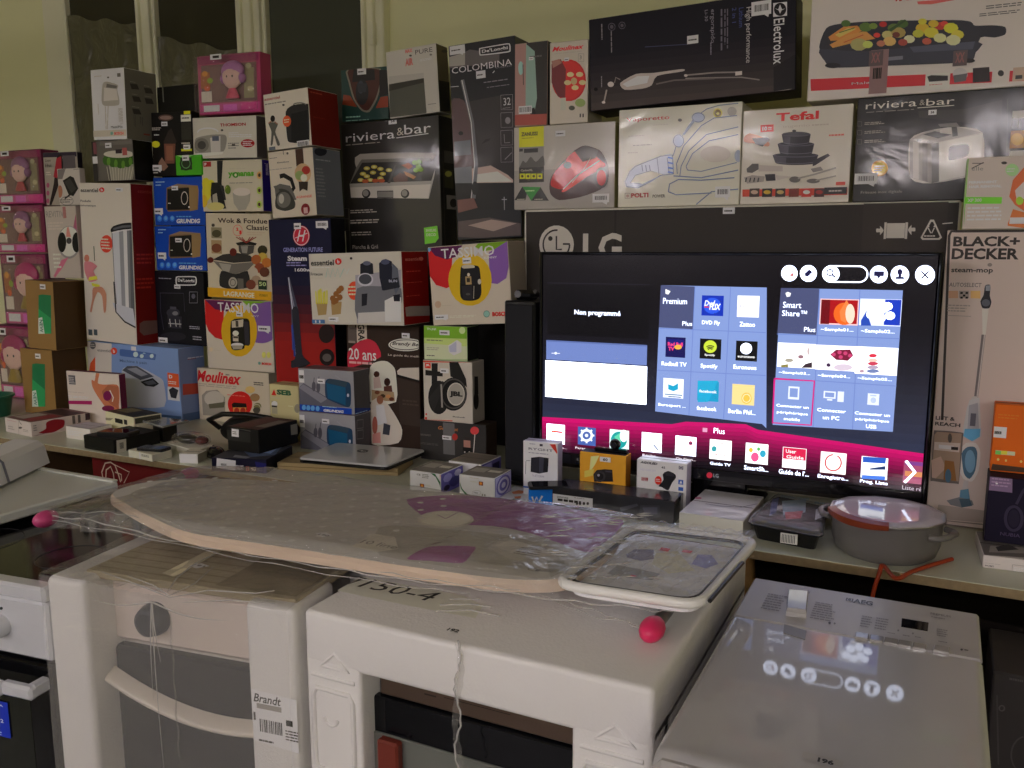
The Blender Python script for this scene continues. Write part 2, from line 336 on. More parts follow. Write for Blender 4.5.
POSE = {}
for _ln in """tvbox=-0.667,2.84,0.75,-0,0,1.388,0.2,0.926
bd=0.141,2.717,0.75,0,0,0.29,0.1,0.84
zanussi=-1.219,2.86,1.6776,1.7,0.1,0.376,0.18,0.286
vapor=-0.812,2.86,1.6777,1.1,0.1,0.406,0.18,0.319
tefal=-0.442,2.86,1.6779,0.7,0.1,0.324,0.18,0.289
fryer_r=0.001,2.86,1.6777,0,0.1,0.54,0.18,0.302
hair=0.141,2.72,1.5918,0.3,0,0.22,0.08,0.191
electrolux=-0.783,2.859,1.9984,2.2,2,0.663,0.17,0.295
malaga=-0.101,2.852,1.9807,0,0,0.625,0.17,0.4
moul_s=-1.2,2.858,1.9654,1.6,0.1,0.14,0.15,0.271
philips=-1.343,2.859,1.9653,-0.4,-0.2,0.126,0.15,0.281
whiteR=0.262,2.395,0.7498,3.6,0,0.26,0.2,0.033
nubia=0.237,2.507,0.7833,-0,0,0.2,0.1,0.174
orange=0.24,2.563,0.9587,-0.1,0,0.2,0.06,0.18
garden=-1.603,2.731,0.7511,1.2,0.1,0.28,0.09,0.153
jbl=-1.612,2.716,0.906,0.3,0.4,0.208,0.093,0.227
tplink=-1.619,2.715,1.1352,0.4,0.2,0.182,0.088,0.126
graco=-1.946,2.785,0.75,0,0,0.34,0.46,0.5
riviera=-2.105,3.114,1.2489,-0.7,0.9,0.491,0.123,0.814
fryer_m=-1.979,2.67,1.2507,-1.1,1.4,0.43,0.174,0.27
tassimo2=-1.499,2.7,1.2626,-1.3,3.8,0.327,0.125,0.283
colombina=-1.617,3.06,1.5721,0.8,2.4,0.286,0.2,0.744
pure=-1.991,3.119,2.071,-0.2,3,0.242,0.089,0.266
mouse=-2.238,3.12,2.0728,2.3,-0.4,0.233,0.07,0.21
grundig_lo=-2.132,2.663,0.7501,0.6,0.5,0.27,0.105,0.153
grundig_hi=-2.129,2.662,0.9063,0.3,0.7,0.266,0.104,0.169
bruno=-3.425,2.848,0.7501,-2.7,-0.1,0.65,0.149,0.342
moul_l=-2.868,2.922,0.7499,0.1,-0,0.43,0.09,0.245
seb=-2.428,2.76,0.75,0,0,0.154,0.085,0.232
tassimo1=-2.824,2.932,0.9964,-0.3,0.2,0.397,0.065,0.315
wok=-2.804,2.93,1.3143,0.3,-1.6,0.375,0.06,0.373
yonanas=-2.82,2.93,1.6984,1.1,-0.9,0.342,0.055,0.219
thomson=-2.853,2.929,1.9239,0.4,-1.8,0.37,0.066,0.174
dollT=-2.808,2.931,2.1103,2.6,-1.1,0.34,0.07,0.245
hoover=-2.388,2.86,0.75,0.5,0.5,0.321,0.094,0.91
kettle=-2.405,2.845,1.6634,-1.1,2.5,0.234,0.175,0.268
speaker=-2.419,2.846,1.9363,-1.2,2.7,0.234,0.185,0.224
delonghi=-3.186,2.937,1.0938,0.6,-1.1,0.307,0.05,0.339
radioB=-3.158,2.937,1.4395,0.1,-0.2,0.316,0.05,0.202
radioA=-3.15,2.937,1.6435,0.9,-0.7,0.309,0.05,0.215
bin=-3.53,2.831,1.0941,0,-2.3,0.341,0.125,0.739
brownlo=-3.876,2.681,0.75,0.9,-0.2,0.226,0.186,0.316
brownhi=-3.808,2.671,1.0679,4,-2.3,0.18,0.178,0.322
revitive=-3.833,2.842,1.3982,0.1,0.3,0.225,0.045,0.344
straight=-3.849,2.872,1.7445,0.1,-1.3,0.242,0.03,0.25
brush=-3.749,2.838,1.7445,-0.1,-0.3,0.157,0.03,0.17
salad=-3.432,2.831,1.8468,4,-0,0.249,0.118,0.178
mixer=-3.437,2.83,2.0255,-0.8,-1.9,0.219,0.175,0.307
blackfig=-3.214,2.941,1.8635,0.8,-2.3,0.179,0.035,0.281
greenb=-3.054,2.916,1.8632,1.4,-0.7,0.152,0.05,0.087
yellowtag=-3.062,2.919,1.9531,0.2,-1.8,0.065,0.035,0.187
darkback=-3.177,2.982,1.8636,0.1,-0.4,0.236,0.02,0.403
nail=-3.41,2.62,0.75,4.1,0.1,0.318,0.039,0.241
doll3=-4.37,2.91,0.75,0.5,-0.2,0.289,0.1,0.393
doll2=-4.243,2.912,1.1454,0.2,0.2,0.363,0.1,0.371
doll1=-4.241,2.91,1.5191,0.1,-0.2,0.377,0.1,0.239
doll0=-4.217,2.91,1.7605,0.3,-0.4,0.362,0.1,0.266
longwhite=-3.54,2.338,0.75,-7.1,0,0.213,0.265,0.064
blackbox=-2.959,2.279,0.75,-4.1,-0,0.192,0.211,0.055
whiteb=-3.212,2.38,0.75,-0.7,-0,0.154,0.107,0.052
deco=-3.117,2.51,0.75,-12.2,0,0.239,0.126,0.094
smallphone=-2.7,2.254,0.75,-7.2,-0,0.151,0.087,0.028
smallwhite=-2.483,2.287,0.75,18.2,-0,0.074,0.072,0.037
samsung=-2.221,2.273,0.75,16.4,-0,0.211,0.223,0.05
blackred=-2.277,2.357,0.8015,-0.9,-0,0.154,0.211,0.089
cardflat=-1.9,2.419,0.75,14.9,-0,0.459,0.17,0.028
bulbL=-1.477,2.336,0.75,-1,0,0.12,0.142,0.072
bulbR=-1.298,2.36,0.75,1.6,-0,0.128,0.125,0.073
ryght=-1.124,2.467,0.7515,2.8,0.1,0.119,0.045,0.179
camera=-0.918,2.482,0.75,0.3,0,0.152,0.05,0.161
agoled=-0.729,2.482,0.75,-0,0,0.155,0.055,0.157
printer=-0.848,2.374,0.75,1.4,0,0.383,0.103,0.069
wiko=-1.074,2.359,0.75,16,-0,0.075,0.06,0.062
tablet=-0.54,2.328,0.7501,-1.5,-0,0.18,0.265,0.055
tower=-1.243,2.56,0.75,0.2,0,0.112,0.2,0.622""".strip().splitlines():
    _k, _v = _ln.split('='); POSE[_k] = [float(x) for x in _v.split(',')]
class Carton:
    """printed carton: body with print on its faces, stickers as parts"""
    def __init__(s, key, name, label, cat, front, side=None, top=None, film=0, group=None, edge=None, bevel=.002, tape=True):
        x, y, z, ya, ro, w, d, h = POSE[key]; s.w, s.d, s.h = w, d, h; s.name, s.label, s.cat, s.group = name, label, cat, group
        ya, ro = math.radians(ya), math.radians(ro); s.kind = ('card', 'film', 'shrink')[film]
        s.loc = (x, y, z+abs(.5*w*math.sin(ro))); s.rot = (0, -ro, ya)
        s.M = Matrix.Translation(s.loc) @ Matrix.Rotation(ya, 4, 'Z') @ Matrix.Rotation(-ro, 4, 'Y')
        s.mb = MB(); K = s.kind; side = side or front; top = top or side
        s.mb.cbox(-w/2, w/2, 0, d, 0, h, mat(edge or front, K), bevel, {'F': mat(front, K), 'R': mat(side, K), 'L': mat(side, K), 'T': mat(top, K)})
        s.F = s.face(s.mb, 'F'); s.R = s.face(s.mb, 'R'); s.Tp = s.face(s.mb, 'T'); s.kids = []
        if tape:                                    # closing seam of the top flaps
            s.mb.cbox(-w/2+.002, w/2-.002, d/2-.0012, d/2+.0012, h-.001, h+.0006, mat('#15130f', 'card'), .0002)
    def face(s, mb, which):
        w, d, h = s.w, s.d, s.h
        if which == 'F': return Face(mb, s.M, (-w/2, 0, h), (w, 0, 0), (0, 0, -h), s.kind)
        if which == 'R': return Face(mb, s.M, (w/2, 0, h), (0, d, 0), (0, 0, -h), s.kind)
        return Face(mb, s.M, (-w/2, d, h), (w, 0, 0), (0, -d, 0), s.kind)
    def sticker(s, crop, x0, y0, x1, y1, part='lot_sticker', text=None, code=0, on='F', col='#b4b1a8', tail=0):
        mb = MB(); f = s.face(mb, on); f.crop(crop); f.n = 40; f.kind = 'card'
        f.R(x0, y0, x1, y1, col)
        if tail: f.P([(x1-(x1-x0)*.45, y1-1), (x1-(x1-x0)*.1, y1-1), (x1-(x1-x0)*.15, y1+(y1-y0)*.3)], col)
        w, h = x1-x0, y1-y0
        if text: f.T(text, x0+w*.28, y0+h*.22, x1-w*.28, y1-h*.22, '#15130f', .03)
        elif code: f.bars(x0+w*.1, y0+h*.15, x1-w*.1, y1-h*.15, bg=None)
        else: f.L(x0+w*.12, y0+h*.25, x1-w*.12, y1-h*.15, 1, '#26231f')
        s.kids.append((part, mb)); return s
    def lot(s, crop, x, y, w=32, h=22, text=None): return s.sticker(crop, x-w/2, y-h/2, x+w/2, y+h/2, 'lot_sticker', text)
    def price(s, crop, x0, y0, x1, y1, code=1): return s.sticker(crop, x0, y0, x1, y1, 'price_label', None, code, 'F', '#b4b1a8', 1)
    def done(s):
        o = s.mb.build(s.name, None, s.loc, s.rot); tag(o, s.label, s.cat, s.group)
        for n, mb in s.kids: mb.build(n, o)
        return o
# ------------------------------------------------------------------ the room
WY = 3.45
mb = MB(); mb.cbox(-6, 3.2, -6, WY, -.1, 0, mat('#5c5a57', 'plastic', 1)); struct(mb.build('floor'))
WALLC = mat('#a39a7a', 'wall')
WX0, WX1, WZ0, WZ1 = ony(49, 0, 3.45).x, ony(389, 0, 3.45).x, 1.55, 2.98      # window opening
mb = MB()
for a in ((-6, WX0, 0, CEIL_Z), (WX1, 3.2, 0, CEIL_Z), (WX0, WX1, 0, WZ0), (WX0, WX1, WZ1, CEIL_Z)): mb.cbox(a[0], a[1], WY, WY+.18, a[2], a[3], WALLC, .0005)
struct(mb.build('wall_back'))
mb = MB(); mb.cbox(-6.15, -6, -6, WY, 0, CEIL_Z, WALLC, .001); struct(mb.build('wall_left'))
mb = MB(); mb.cbox(3.2, 3.35, -6, WY, 0, CEIL_Z, WALLC, .001); struct(mb.build('wall_right'))
mb = MB(); mb.cbox(-6, 3.2, -6, WY, CEIL_Z, CEIL_Z+.1, mat('#7d786a', 'wall'), .001); struct(mb.build('ceiling'))
# window: white frame with three dark panes
FRW = mat('#9a9584', 'plastic'); yf = WY-.035
wm = MB()
def vbar(x0, x1, dpt=.05): wm.cbox(x0, x1, yf-dpt+.035, yf+.06, WZ0, WZ1, FRW, .006)
XB = [(WX0, ony(66, 0, yf).x), (ony(137, 0, yf).x, ony(155, 0, yf).x), (ony(236.5, 0, yf).x, ony(266, 0, yf).x), (ony(362, 0, yf).x, WX1)]
for a in XB: vbar(*a)
for x0, x1 in [(b_[0]+(b_[1]-b_[0])*k, b_[0]+(b_[1]-b_[0])*(k+.16)) for b_, k in ((XB[1], .12), (XB[1], .72), (XB[2], .1), (XB[2], .45), (XB[2], .74), (XB[3], .1), (XB[3], .5))]: wm.cbox(x0, x1, yf-.035, yf+.02, WZ0, WZ1, FRW, .004)
wm.cbox(WX0, WX1, yf-.015, yf+.06, WZ0, WZ0+.07, FRW, .005); wm.cbox(WX0, WX1, yf-.015, yf+.06, WZ1-.07, WZ1, FRW, .005)
win = struct(wm.build('window_1'))
for i in range(3):
    mb = MB(); mb.cbox(XB[i][1]-.005, XB[i+1][0]+.005, yf+.02, yf+.028, WZ0+.05, WZ1-.05, mat('#2f2e24' if i < 2 else '#3c3e36', 'glass_black'), .001); mb.build('pane', win)
mb = MB(); h_ = ony(376.5, 35, yf); mb.cbox(h_.x-.012, h_.x+.012, yf-.045, yf-.013, h_.z-.05, h_.z+.05, FRW, .004); mb.build('hinge', win)
# crumpled plastic sheeting behind the lower part of the two left panes
SHEET = bpy.data.materials.new('olive_plastic_sheet'); SHEET.use_nodes = True
_n = SHEET.node_tree; _b = _n.nodes['Principled BSDF']; _b.inputs['Base Color'].default_value = (.13, .125, .07, 1); _b.inputs['Roughness'].default_value = .3
_t = _n.nodes.new('ShaderNodeTexNoise'); _t.inputs['Scale'].default_value = 7; _t.inputs['Distortion'].default_value = 2; _c = _n.nodes.new('ShaderNodeTexCoord'); _p = _n.nodes.new('ShaderNodeBump'); _p.inputs['Strength'].default_value = .5; _p.inputs['Distance'].default_value = .03
_n.links.new(_c.outputs['Object'], _t.inputs['Vector']); _n.links.new(_t.outputs['Fac'], _p.inputs['Height']); _n.links.new(_p.outputs[0], _b.inputs['Normal'])
for xa, xb, za, zb, lab in ((XB[0][1]+.004, XB[1][0]-.004, 2.80, 2.70, 'olive plastic sheet crumpled against the leftmost dark window pane'), (XB[1][1]+.004, XB[2][0]-.004, 2.62, 2.50, 'olive plastic sheet against the middle dark window pane, behind the doll box')):
    mb = MB()
    def sheet(u, v): return (xa+(xb-xa)*u, WY-.030+.004*math.sin(9*u+5*v)+.003*math.sin(23*u-14*v)+.002*math.sin(41*u+30*v), WZ0+.072+(za+(zb-za)*u+.01*math.sin(14*u)-WZ0-.072)*v)
    mb.grid(sheet, 40, 30, SHEET); tag(mb.build('plastic_sheet'), lab, 'plastic sheet')

# ceiling fixtures the light comes from
for x, y, p, tint in LAMPS:
    t = empty('ceiling_light', 'white twin-tube fluorescent fixture hanging in rows from the ceiling', 'ceiling light', (x, y, LAMP_Z), 0, 'fluorescent ceiling fixtures')
    mb = MB(); mb.cbox(-.66, .66, -.11, .11, -.06, 0, mat('#8a8880', 'plastic'), .008); mb.build('housing', t)
    for dx in (-.5, .5):
        mb = MB(); mb.tube([(dx, 0, -.002), (dx, 0, CEIL_Z-LAMP_Z)], .006, mat('#8a8880', 'plastic'), 8); mb.build('suspension_rod', t)
    for dy in (-.05, .05):
        mb = MB(); mb.tube([(-.6, dy, -.085), (.6, dy, -.085)], .013, mat(TUBE_TINT[tint], 'emit', p)); mb.build('lamp_tube', t)

# ------------------------------------------------------------------ the long table
T = .75
tb = empty('long_table', 'long white-topped chipboard table along the wall under all the cartons', 'table', (-1.75, 2.85, 0))
mb = MB(); CH = mat('#665b46', 'wood'); mb.cbox(-3.0, 3.0, -.585, .56, T-.026, T-.0015, CH, .001)
mb.cbox(-3.0, 3.0, -.585, .56, T-.0025, T, mat('#83857a', 'plastic'), .0005); mb.build('tabletop', tb)
for x in (-2.62, -1.74, 1.35, 2.8):
    for sy in (-1, 1):
        mb = MB(); mb.tube([(x, sy*.50, 0), (x-.06, sy*.42, T-.026)], .026, mat('#6a5432', 'wood'), 4); mb.build('leg', tb)

# under the table
mb = MB(); mb.cbox(-.32, .32, 0, .25, 0, .66, mat('#4e0d12', 'card'), .004)
M0 = Matrix.Translation((-2.98, 2.5, 0)); f = Face(mb, M0, (-.32, 0, .66), (.64, 0, 0), (0, 0, -.66)); f.cr = (0, 430, 4.515)
f.S([(468, 230), (460, 190), (475, 150), (500, 145), (520, 160), (535, 200), (545, 235)], 6, '#8d8478'); f.S([(495, 145), (585, 190), (560, 240)], 4, '#8d8478')
f.S([(478, 225), (480, 180), (500, 165), (512, 195), (516, 225)], 6, '#8d8478'); f.S([(520, 190), (548, 200), (550, 230)], 5, '#8d8478')
tag(mb.build('red_carton', None, M0.translation), 'dark red carton with white line emblem standing under the table', 'box')
mb = MB(); mb.cbox(-.38, .38, 0, .3, 0, .5, mat('#3a2a18', 'kraft'), .004); mb.cbox(-.38, .38, -.002, .01, .43, .45, mat('#2c2013', 'kraft'), .001)
tag(mb.build('brown_carton', None, (-3.78, 2.62, 0)), 'plain brown carton on the floor under the left end of the table', 'box')
mb = MB(); mb.cbox(-.6, .6, 0, .4, 0, .52, mat('#1c1815', 'card'), .004); mb.cbox(-.6, .6, -.002, .01, .44, .452, mat('#14110f', 'card'), .001)  # added dark mass, keeps the wall from showing bright below the tabletop
tag(mb.build('dark_filler', None, (-.1, 2.62, 0)), 'long dark crate added to darken the space under the table behind the washing machine', 'filler')
mb = MB(); mb.cbox(-.55, .55, 0, .4, 0, .60, mat('#1c1917', 'card'), .004); mb.cbox(-.55, .55, -.002, .01, .5, .512, mat('#14110f', 'card'), .001)  # second added dark mass, darkens the right end below the tabletop
tag(mb.build('dark_filler', None, (1.10, 2.66, 0)), 'dark crate added to darken below the table at the right edge beside the washing machine', 'filler')
mb = MB(); mb.cbox(-.5, .5, 0, .35, 0, .58, mat('#241d17', 'kraft'), .004); mb.cbox(-.5, .5, -.002, .01, .48, .492, mat('#17120e', 'card'), .001)  # third added dark mass, darkens the gap beyond the ironing board
tag(mb.build('dark_filler', None, (-1.9, 2.66, 0)), 'dark brown crate added for darkness under the table behind the ironing board', 'filler')

# ------------------------------------------------------------------ wrapped appliances in the foreground
FOAM = mat('#f0eeea', 'foam', .95)
def foam_box(mb, x0, x1, y0, y1, z0, z1, b=.02): 
    mb.cbox(x0, x1, y0, y1, z0, z1, FOAM, b)
# right-hand block: foam shell with a window onto the oven inside
BX0, BX1, BY0, BY1, BZ = -1.003, -.345, 1.166, 1.84, .90
def onfront(px, py): return onz_to(px, py)
A = ony(360, 676, BY0); B = ony(571, 730, BY0)         # top corners of the opening
ox0, ox1, oz = A.x, B.x, (A.z+B.z)/2
r = empty('foam_packed_oven', 'appliance in a white foam shell with a front window, under the ironing board', 'appliance', ((BX0+BX1)/2, (BY0+BY1)/2, 0))
L0 = r.location
def lb(mb, x0, x1, y0, y1, z0, z1, m, b=.004): (mb.rbox if m is FOAM else mb.cbox)(x0-L0.x, x1-L0.x, y0-L0.y, y1-L0.y, z0, z1, m, b)
mb = MB()
lb(mb, BX0, BX1, BY0, BY1, oz, BZ, FOAM, .011); lb(mb, BX0, ox0, BY0+.0005, BY0+.09, 0, oz+.03, FOAM, .009); lb(mb, ox1, BX1, BY0+.0005, BY0+.09, 0, oz+.03, FOAM, .009)
lb(mb, BX0, BX0+.05, BY0+.05, BY1, 0, oz+.03, FOAM, .012); lb(mb, BX1-.05, BX1, BY0+.05, BY1, 0, oz+.03, FOAM, .012)
lb(mb, BX0+.02, BX1-.02, BY1-.05, BY1-.002, 0, oz+.03, FOAM, .012)
# moulded relief on both front posts: triangle, bar, rounded panel with a ring
for px0 in (0, 1):
    xa, xb = (BX0, ox0) if px0 == 0 else (ox1, BX1); w = xb-xa; y = BY0-L0.y
    def q(u, dz): return (xa+w*u-L0.x, y, oz+dz)
    mb.tube([q(.30, -.0), q(.55, .028), q(.80, -.0), q(.30, -.0)], .0035, FOAM, 6)
    mb.tube([q(.12, -.02), q(.90, -.02)], .004, FOAM, 6)
    pts = [(.14, -.06), (.2, -.045), (.8, -.045), (.86, -.06), (.86, -.19), (.8, -.205), (.2, -.205), (.14, -.19)]
    mb.tube([q(*p) for p in pts], .005, FOAM, 6, True)
    mb.tube([q(.45+.12*math.cos(a), -.1+.014*math.sin(a)) for a in [math.pi+math.pi*i/8 for i in range(9)]], .003, FOAM, 6)
shell = mb.build('foam_shell', r)
mb = MB(); lb(mb, BX0+.055, BX1-.055, BY0+.06, BY1-.055, .02, oz+.005, mat('#2a2a28', 'plastic'), .004)
ob = mb.build('oven_body', r)
mb = MB(); lb(mb, ox0+.01, BX1-.06, BY0+.045, BY0+.059, oz-.055, oz-.003, mat('#8a7666', 'metal', .8), .003)
M0 = Matrix.Translation(L0); f = Face(mb, M0, (ox0-L0.x, BY0+.045-L0.y, oz-.004), (ox1-ox0, 0, 0), (0, 0, -.08)).crop('g1')
f.R(370, 340, 400, 352, '#2b2420'); f.R(420, 352, 590, 395, '#2b2420'); mb.build('control_strip', r)
mb = MB(); lb(mb, ox0-.03, BX1-.06, BY0+.04, BY0+.058, .08, oz-.058, mat('#101114', 'glass_black', 1), .003); dr = mb.build('door', r)
mb = MB(); lb(mb, ox0, BX1-.06, BY0+.034, BY0+.041, .1, oz-.125, mat('#4a4c48', 'plastic'), .002); mb.build('door_panel', dr)
mb = MB(); lb(mb, ox0+.02, ox0+.065, BY0+.014, BY0+.0345, .35, oz-.125, mat('#50261e', 'plastic'), .004); mb.build('red_bracket', dr)
# papers and marks on its top
mb = MB(); f = Face(mb, M0, (BX0-L0.x, BY1-L0.y, BZ), (BX1-BX0, 0, 0), (0, BY0-BY1, 0)).crop('g1'); f.n = 3
f.P([(140, 78), (195, 40), (470, 92), (520, 118), (500, 150), (330, 118)], '#8d8d84'); f.n += 3; f.T('7150-4', 165, 50, 398, 96, '#23211e', 0, .2)
mb.build('paper_label', r)
mb = MB(); f = Face(mb, M0, (BX0-L0.x, BY1-L0.y, BZ), (BX1-BX0, 0, 0), (0, BY0-BY1, 0)).crop('g1'); f.n = 4
f.T('192', 430, 174, 458, 188, '#15130f', .03); mb.build('lot_sticker', r)
# wrap seam running down the front
mb = MB()
def seam(u, v):
    p = ony(458+3*math.sin(v*9), 642+v*150, BY0-.004); return (p.x+(u-.5)*.012-L0.x, p.y-.004*math.sin(u*math.pi)-.002*math.sin(v*60)-L0.y, p.z)
mb.grid(seam, 4, 60, FILM)
mb.tube([(ony(458+3*math.sin(i*.5), 640+i*5, BY0-.005).x-L0.x+.0015*math.sin(i*2.3), BY0-.006-L0.y, ony(458, 640+i*5, BY0-.005).z) for i in range(30)], [.0014+.001*math.sin(i*1.7)**2 for i in range(30)], FOLD_GLINT, 5)
for q in (((440, 606), (470, 605), (492, 608)), ((436, 612), (470, 611), (500, 617)), ((450, 600), (480, 600))):
    mb.tube([(p.x-L0.x, p.y-L0.y, BZ+.002) for p in [onz(*k, BZ) for k in q]], .0016, FOLD_GLINT, 5)
mb.build('wrap_seam', r)
mb = MB()
def wrapf(u, v):
    return (BX0+.01+(BX1-BX0-.02)*u-L0.x, BY0-.006-.002*math.sin(u*70+v*9)*v-L0.y, .02+(oz-.02)*v)
# left-hand block: foam posts, cardboard top and an oven seen through milky wrap
AX0, AX1, AY0, AY1, AZ = -1.575, -1.012, 1.065, 1.565, .90
r2 = empty('wrapped_oven', 'film-wrapped oven between foam corner posts with cardboard on top', 'appliance', ((AX0+AX1)/2, (AY0+AY1)/2, 0)); L0 = r2.location; M0 = Matrix.Translation(L0)
def post(x0, x1, y0, y1, b=.016): mb = MB(); lb(mb, x0, x1, y0, y1, 0, AZ, FOAM, b); return mb.build('foam_post', r2)
PL, PR = AX0+.098, AX1-.108
_a = math.radians(7.5); _R = Matrix.Rotation(_a, 3, 'Z'); M2 = Matrix.Translation(Vector((AX0, AY0, 0))-_R @ Vector((AX0-L0.x, AY0-L0.y, 0))) @ Matrix.Rotation(_a, 4, 'Z')
post(AX0, PL, AY0, AY0+.15); post(PR, AX1, AY0+.02, AY0+.17); post(AX0, AX0+.1, AY1-.12, AY1); post(AX1-.1, AX1, AY1-.12, AY1)
mb = MB(); lb(mb, AX0+.001, AX0+.08, AY0+.1, AY1-.06, AZ-.05, AZ-.0005, FOAM, .012); mb.build('foam_rail', r2)
mb = MB(); lb(mb, AX0+.06, AX1-.01, AY0+.045, AY1-.01, AZ-.012, AZ+.004, mat('#777060', 'kraft'), .003)
f = Face(mb, M0, (AX0+.06-L0.x, AY1-.01-L0.y, AZ+.004), (AX1-AX0-.07, 0, 0), (0, AY0-AY1+.055, 0), 'kraft').crop('f6')
for i in range(14):
    v = .06+i*.068; f.UV(.02, v, .98, v+.012, '#686150')
f.UV(.62, .02, .98, .97, '#5d5646')
mb.build('cardboard_top', r2)
mb = MB(); f = Face(mb, M0, (AX0+.06-L0.x, AY1-.01-L0.y, AZ+.0045), (AX1-AX0-.07, 0, 0), (0, AY0-AY1+.055, 0)).crop('f6'); f.n = 22
f.P([(520, 232), (545, 240), (372, 318), (345, 305)], '#8f8a78'); mb.build('packing_tape', r2)
mb = MB(); f = Face(mb, M0, (AX0+.06-L0.x, AY1-.01-L0.y, AZ+.0045), (AX1-AX0-.07, 0, 0), (0, AY0-AY1+.055, 0)).crop('f6'); f.n = 28
f.P([(425, 286), (440, 296), (478, 291), (462, 281)], '#b2ada2'); f.T('191', 438, 284, 466, 293, '#15130f', .02); mb.build('lot_sticker', r2)
iy = AY0+.075
mb = MB(); lb(mb, AX0+.085, AX1-.085, iy+.02, AY1-.12, .02, AZ-.014, mat('#d8d0c6', 'plastic', .9), .006); mb.build('oven_body', r2)
mb = MB(); lb(mb, AX0+.09, AX1-.09, iy, iy+.025, AZ-.155, AZ-.016, mat('#e6d8cc', 'plastic', .9), .01); cp = mb.build('control_panel', r2)
mb = MB(); c = ony(152, 627, iy-.01); mb.lathe([(.034, .02), (.034, -.004), (.028, -.022), (.02, -.024)], mat('#1c1f26', 'plastic'), (c.x-.016-L0.x, c.y-L0.y, c.z), 24, 'y'); mb.build('knob', cp)
mb = MB(); lb(mb, AX0+.09, AX1-.09, iy-.004, iy+.025, .06, AZ-.165, mat('#17191e', 'glass_black'), .006); dr = mb.build('door', r2)
mb = MB(); mb.grid(lambda u, v: (AX0+.10+(AX1-AX0-.20)*u-L0.x, iy-.012-.03*math.sin(v*math.pi)-L0.y, AZ-.235-.035*v-.055*u+.03*(2*u-1)**2), 18, 6, mat('#e8dfd0', 'plastic', .9)); mb.build('door_handle', dr)
# barcode label on the right post
mb = MB(); f = Face(mb, M2, (PR-L0.x, AY0+.02-L0.y, AZ), (AX1-PR, 0, 0), (0, 0, -.5)).crop('f8'); f.n = 4
f.P([(805, 475), (992, 520), (992, 690), (815, 640)], '#b6b2ae'); f.T('Brandt', 812, 488, 900, 532, '#1b1a18', .015, .25)
f.R(822, 520, 902, 552, '#6a6864'); f.bars(826, 560, 912, 640, bg=None); f.R(916, 575, 938, 598, '#1b1a18'); f.L(915, 605, 980, 655, 4, '#33312e'); f.R(812, 548, 820, 575, '#33312e'); f.L(830, 632, 880, 655, 1, '#33312e')
mb.build('barcode_label', r2)
# milky wrap, gathered to a point at the middle of its top edge
mb = MB()
def wrap2(u, v):
    g = (u-.42); x = AX0-.004+(AX1-AX0+.008)*u; z = AZ+.006-.86*v
    y = AY0-.008+.022*u*0+.055*math.exp(-(g/.16)**2)*math.exp(-v*4)*(-.25)
    y -= .003*math.sin(40*math.atan2(g*.55, v*.86+.03))*math.exp(-v*7)*math.exp(-(g/.22)**2)
    return (x-L0.x, y+.002*math.sin(7*u+11*v)-L0.y, z)
mb.grid(wrap2, 90, 60, FILM_MILKY)
kx, kz = ony(150, 612, AY0-.012).x-.035-L0.x, AZ-.012; yr = AY0-.013-L0.y
for dx, dz, rr_ in ((-.15, -.012, .003), (-.012, -.2, .0026), (.002, -.36, .0022), (.012, -.12, .0026), (.17, -.012, .003)):
    mb.tube([(kx+dx*t, yr-.004*math.sin(3*t), kz+dz*t**1.2-.010*math.sin(t*math.pi)*(1 if abs(dx) > .1 else 0)) for t in [i/10 for i in range(11)]], [.6*rr_*(1.15-t/10) for t in range(11)], FOLD_GLINT, 6)
w2 = mb.build('wrap_front', r2)
mb = MB()
def wrap3(u, v):
    x = AX0-.004+(AX1-AX0+.008)*u; y = AY0-.008+(AY1-AY0)*v; g = u-.42
    z = AZ+.008+.003*math.sin(40*math.atan2(g*.55, v*.7+.03))*math.exp(-v*9)*math.exp(-(g/.25)**2)+.0015*math.sin(31*u+17*v)
    return (x-L0.x, y-L0.y, z)
mb.grid(wrap3, 80, 40, FILM)
for px in (((96, 574), (125, 590), (150, 606)), ((150, 604), (180, 592), (205, 575)), ((150, 606), (190, 600), (235, 606), (255, 604)), ((160, 612), (205, 612), (250, 618)), ((120, 580), (140, 592), (150, 604)), ((150, 600), (165, 585), (190, 570), (214, 560))):
    mb.tube([(p.x-L0.x, p.y-L0.y, AZ+.0115) for p in [onz(*q, AZ+.012) for q in px]], [.0006]+[.0016]*(len(px)-2)+[.0008], FOLD_GLINT, 5)
mb.build('wrap_top', r2)
mb = MB(); c0 = ony(150, 640, AY0-.02); mb.tube([(c0.x-L0.x+.002*math.sin(i*1.7), AY0-.012-L0.y, AZ-.03-.02*i) for i in range(16)], .0016, FILM, 6); mb.build('wrap_strand', r2)
_a = math.radians(7.5); _R = Matrix.Rotation(_a, 3, 'Z'); r2.rotation_euler.z = _a      # stands slightly turned
r2.location = Vector((AX0, AY0, 0))-_R @ Vector((AX0-L0.x, AY0-L0.y, 0))

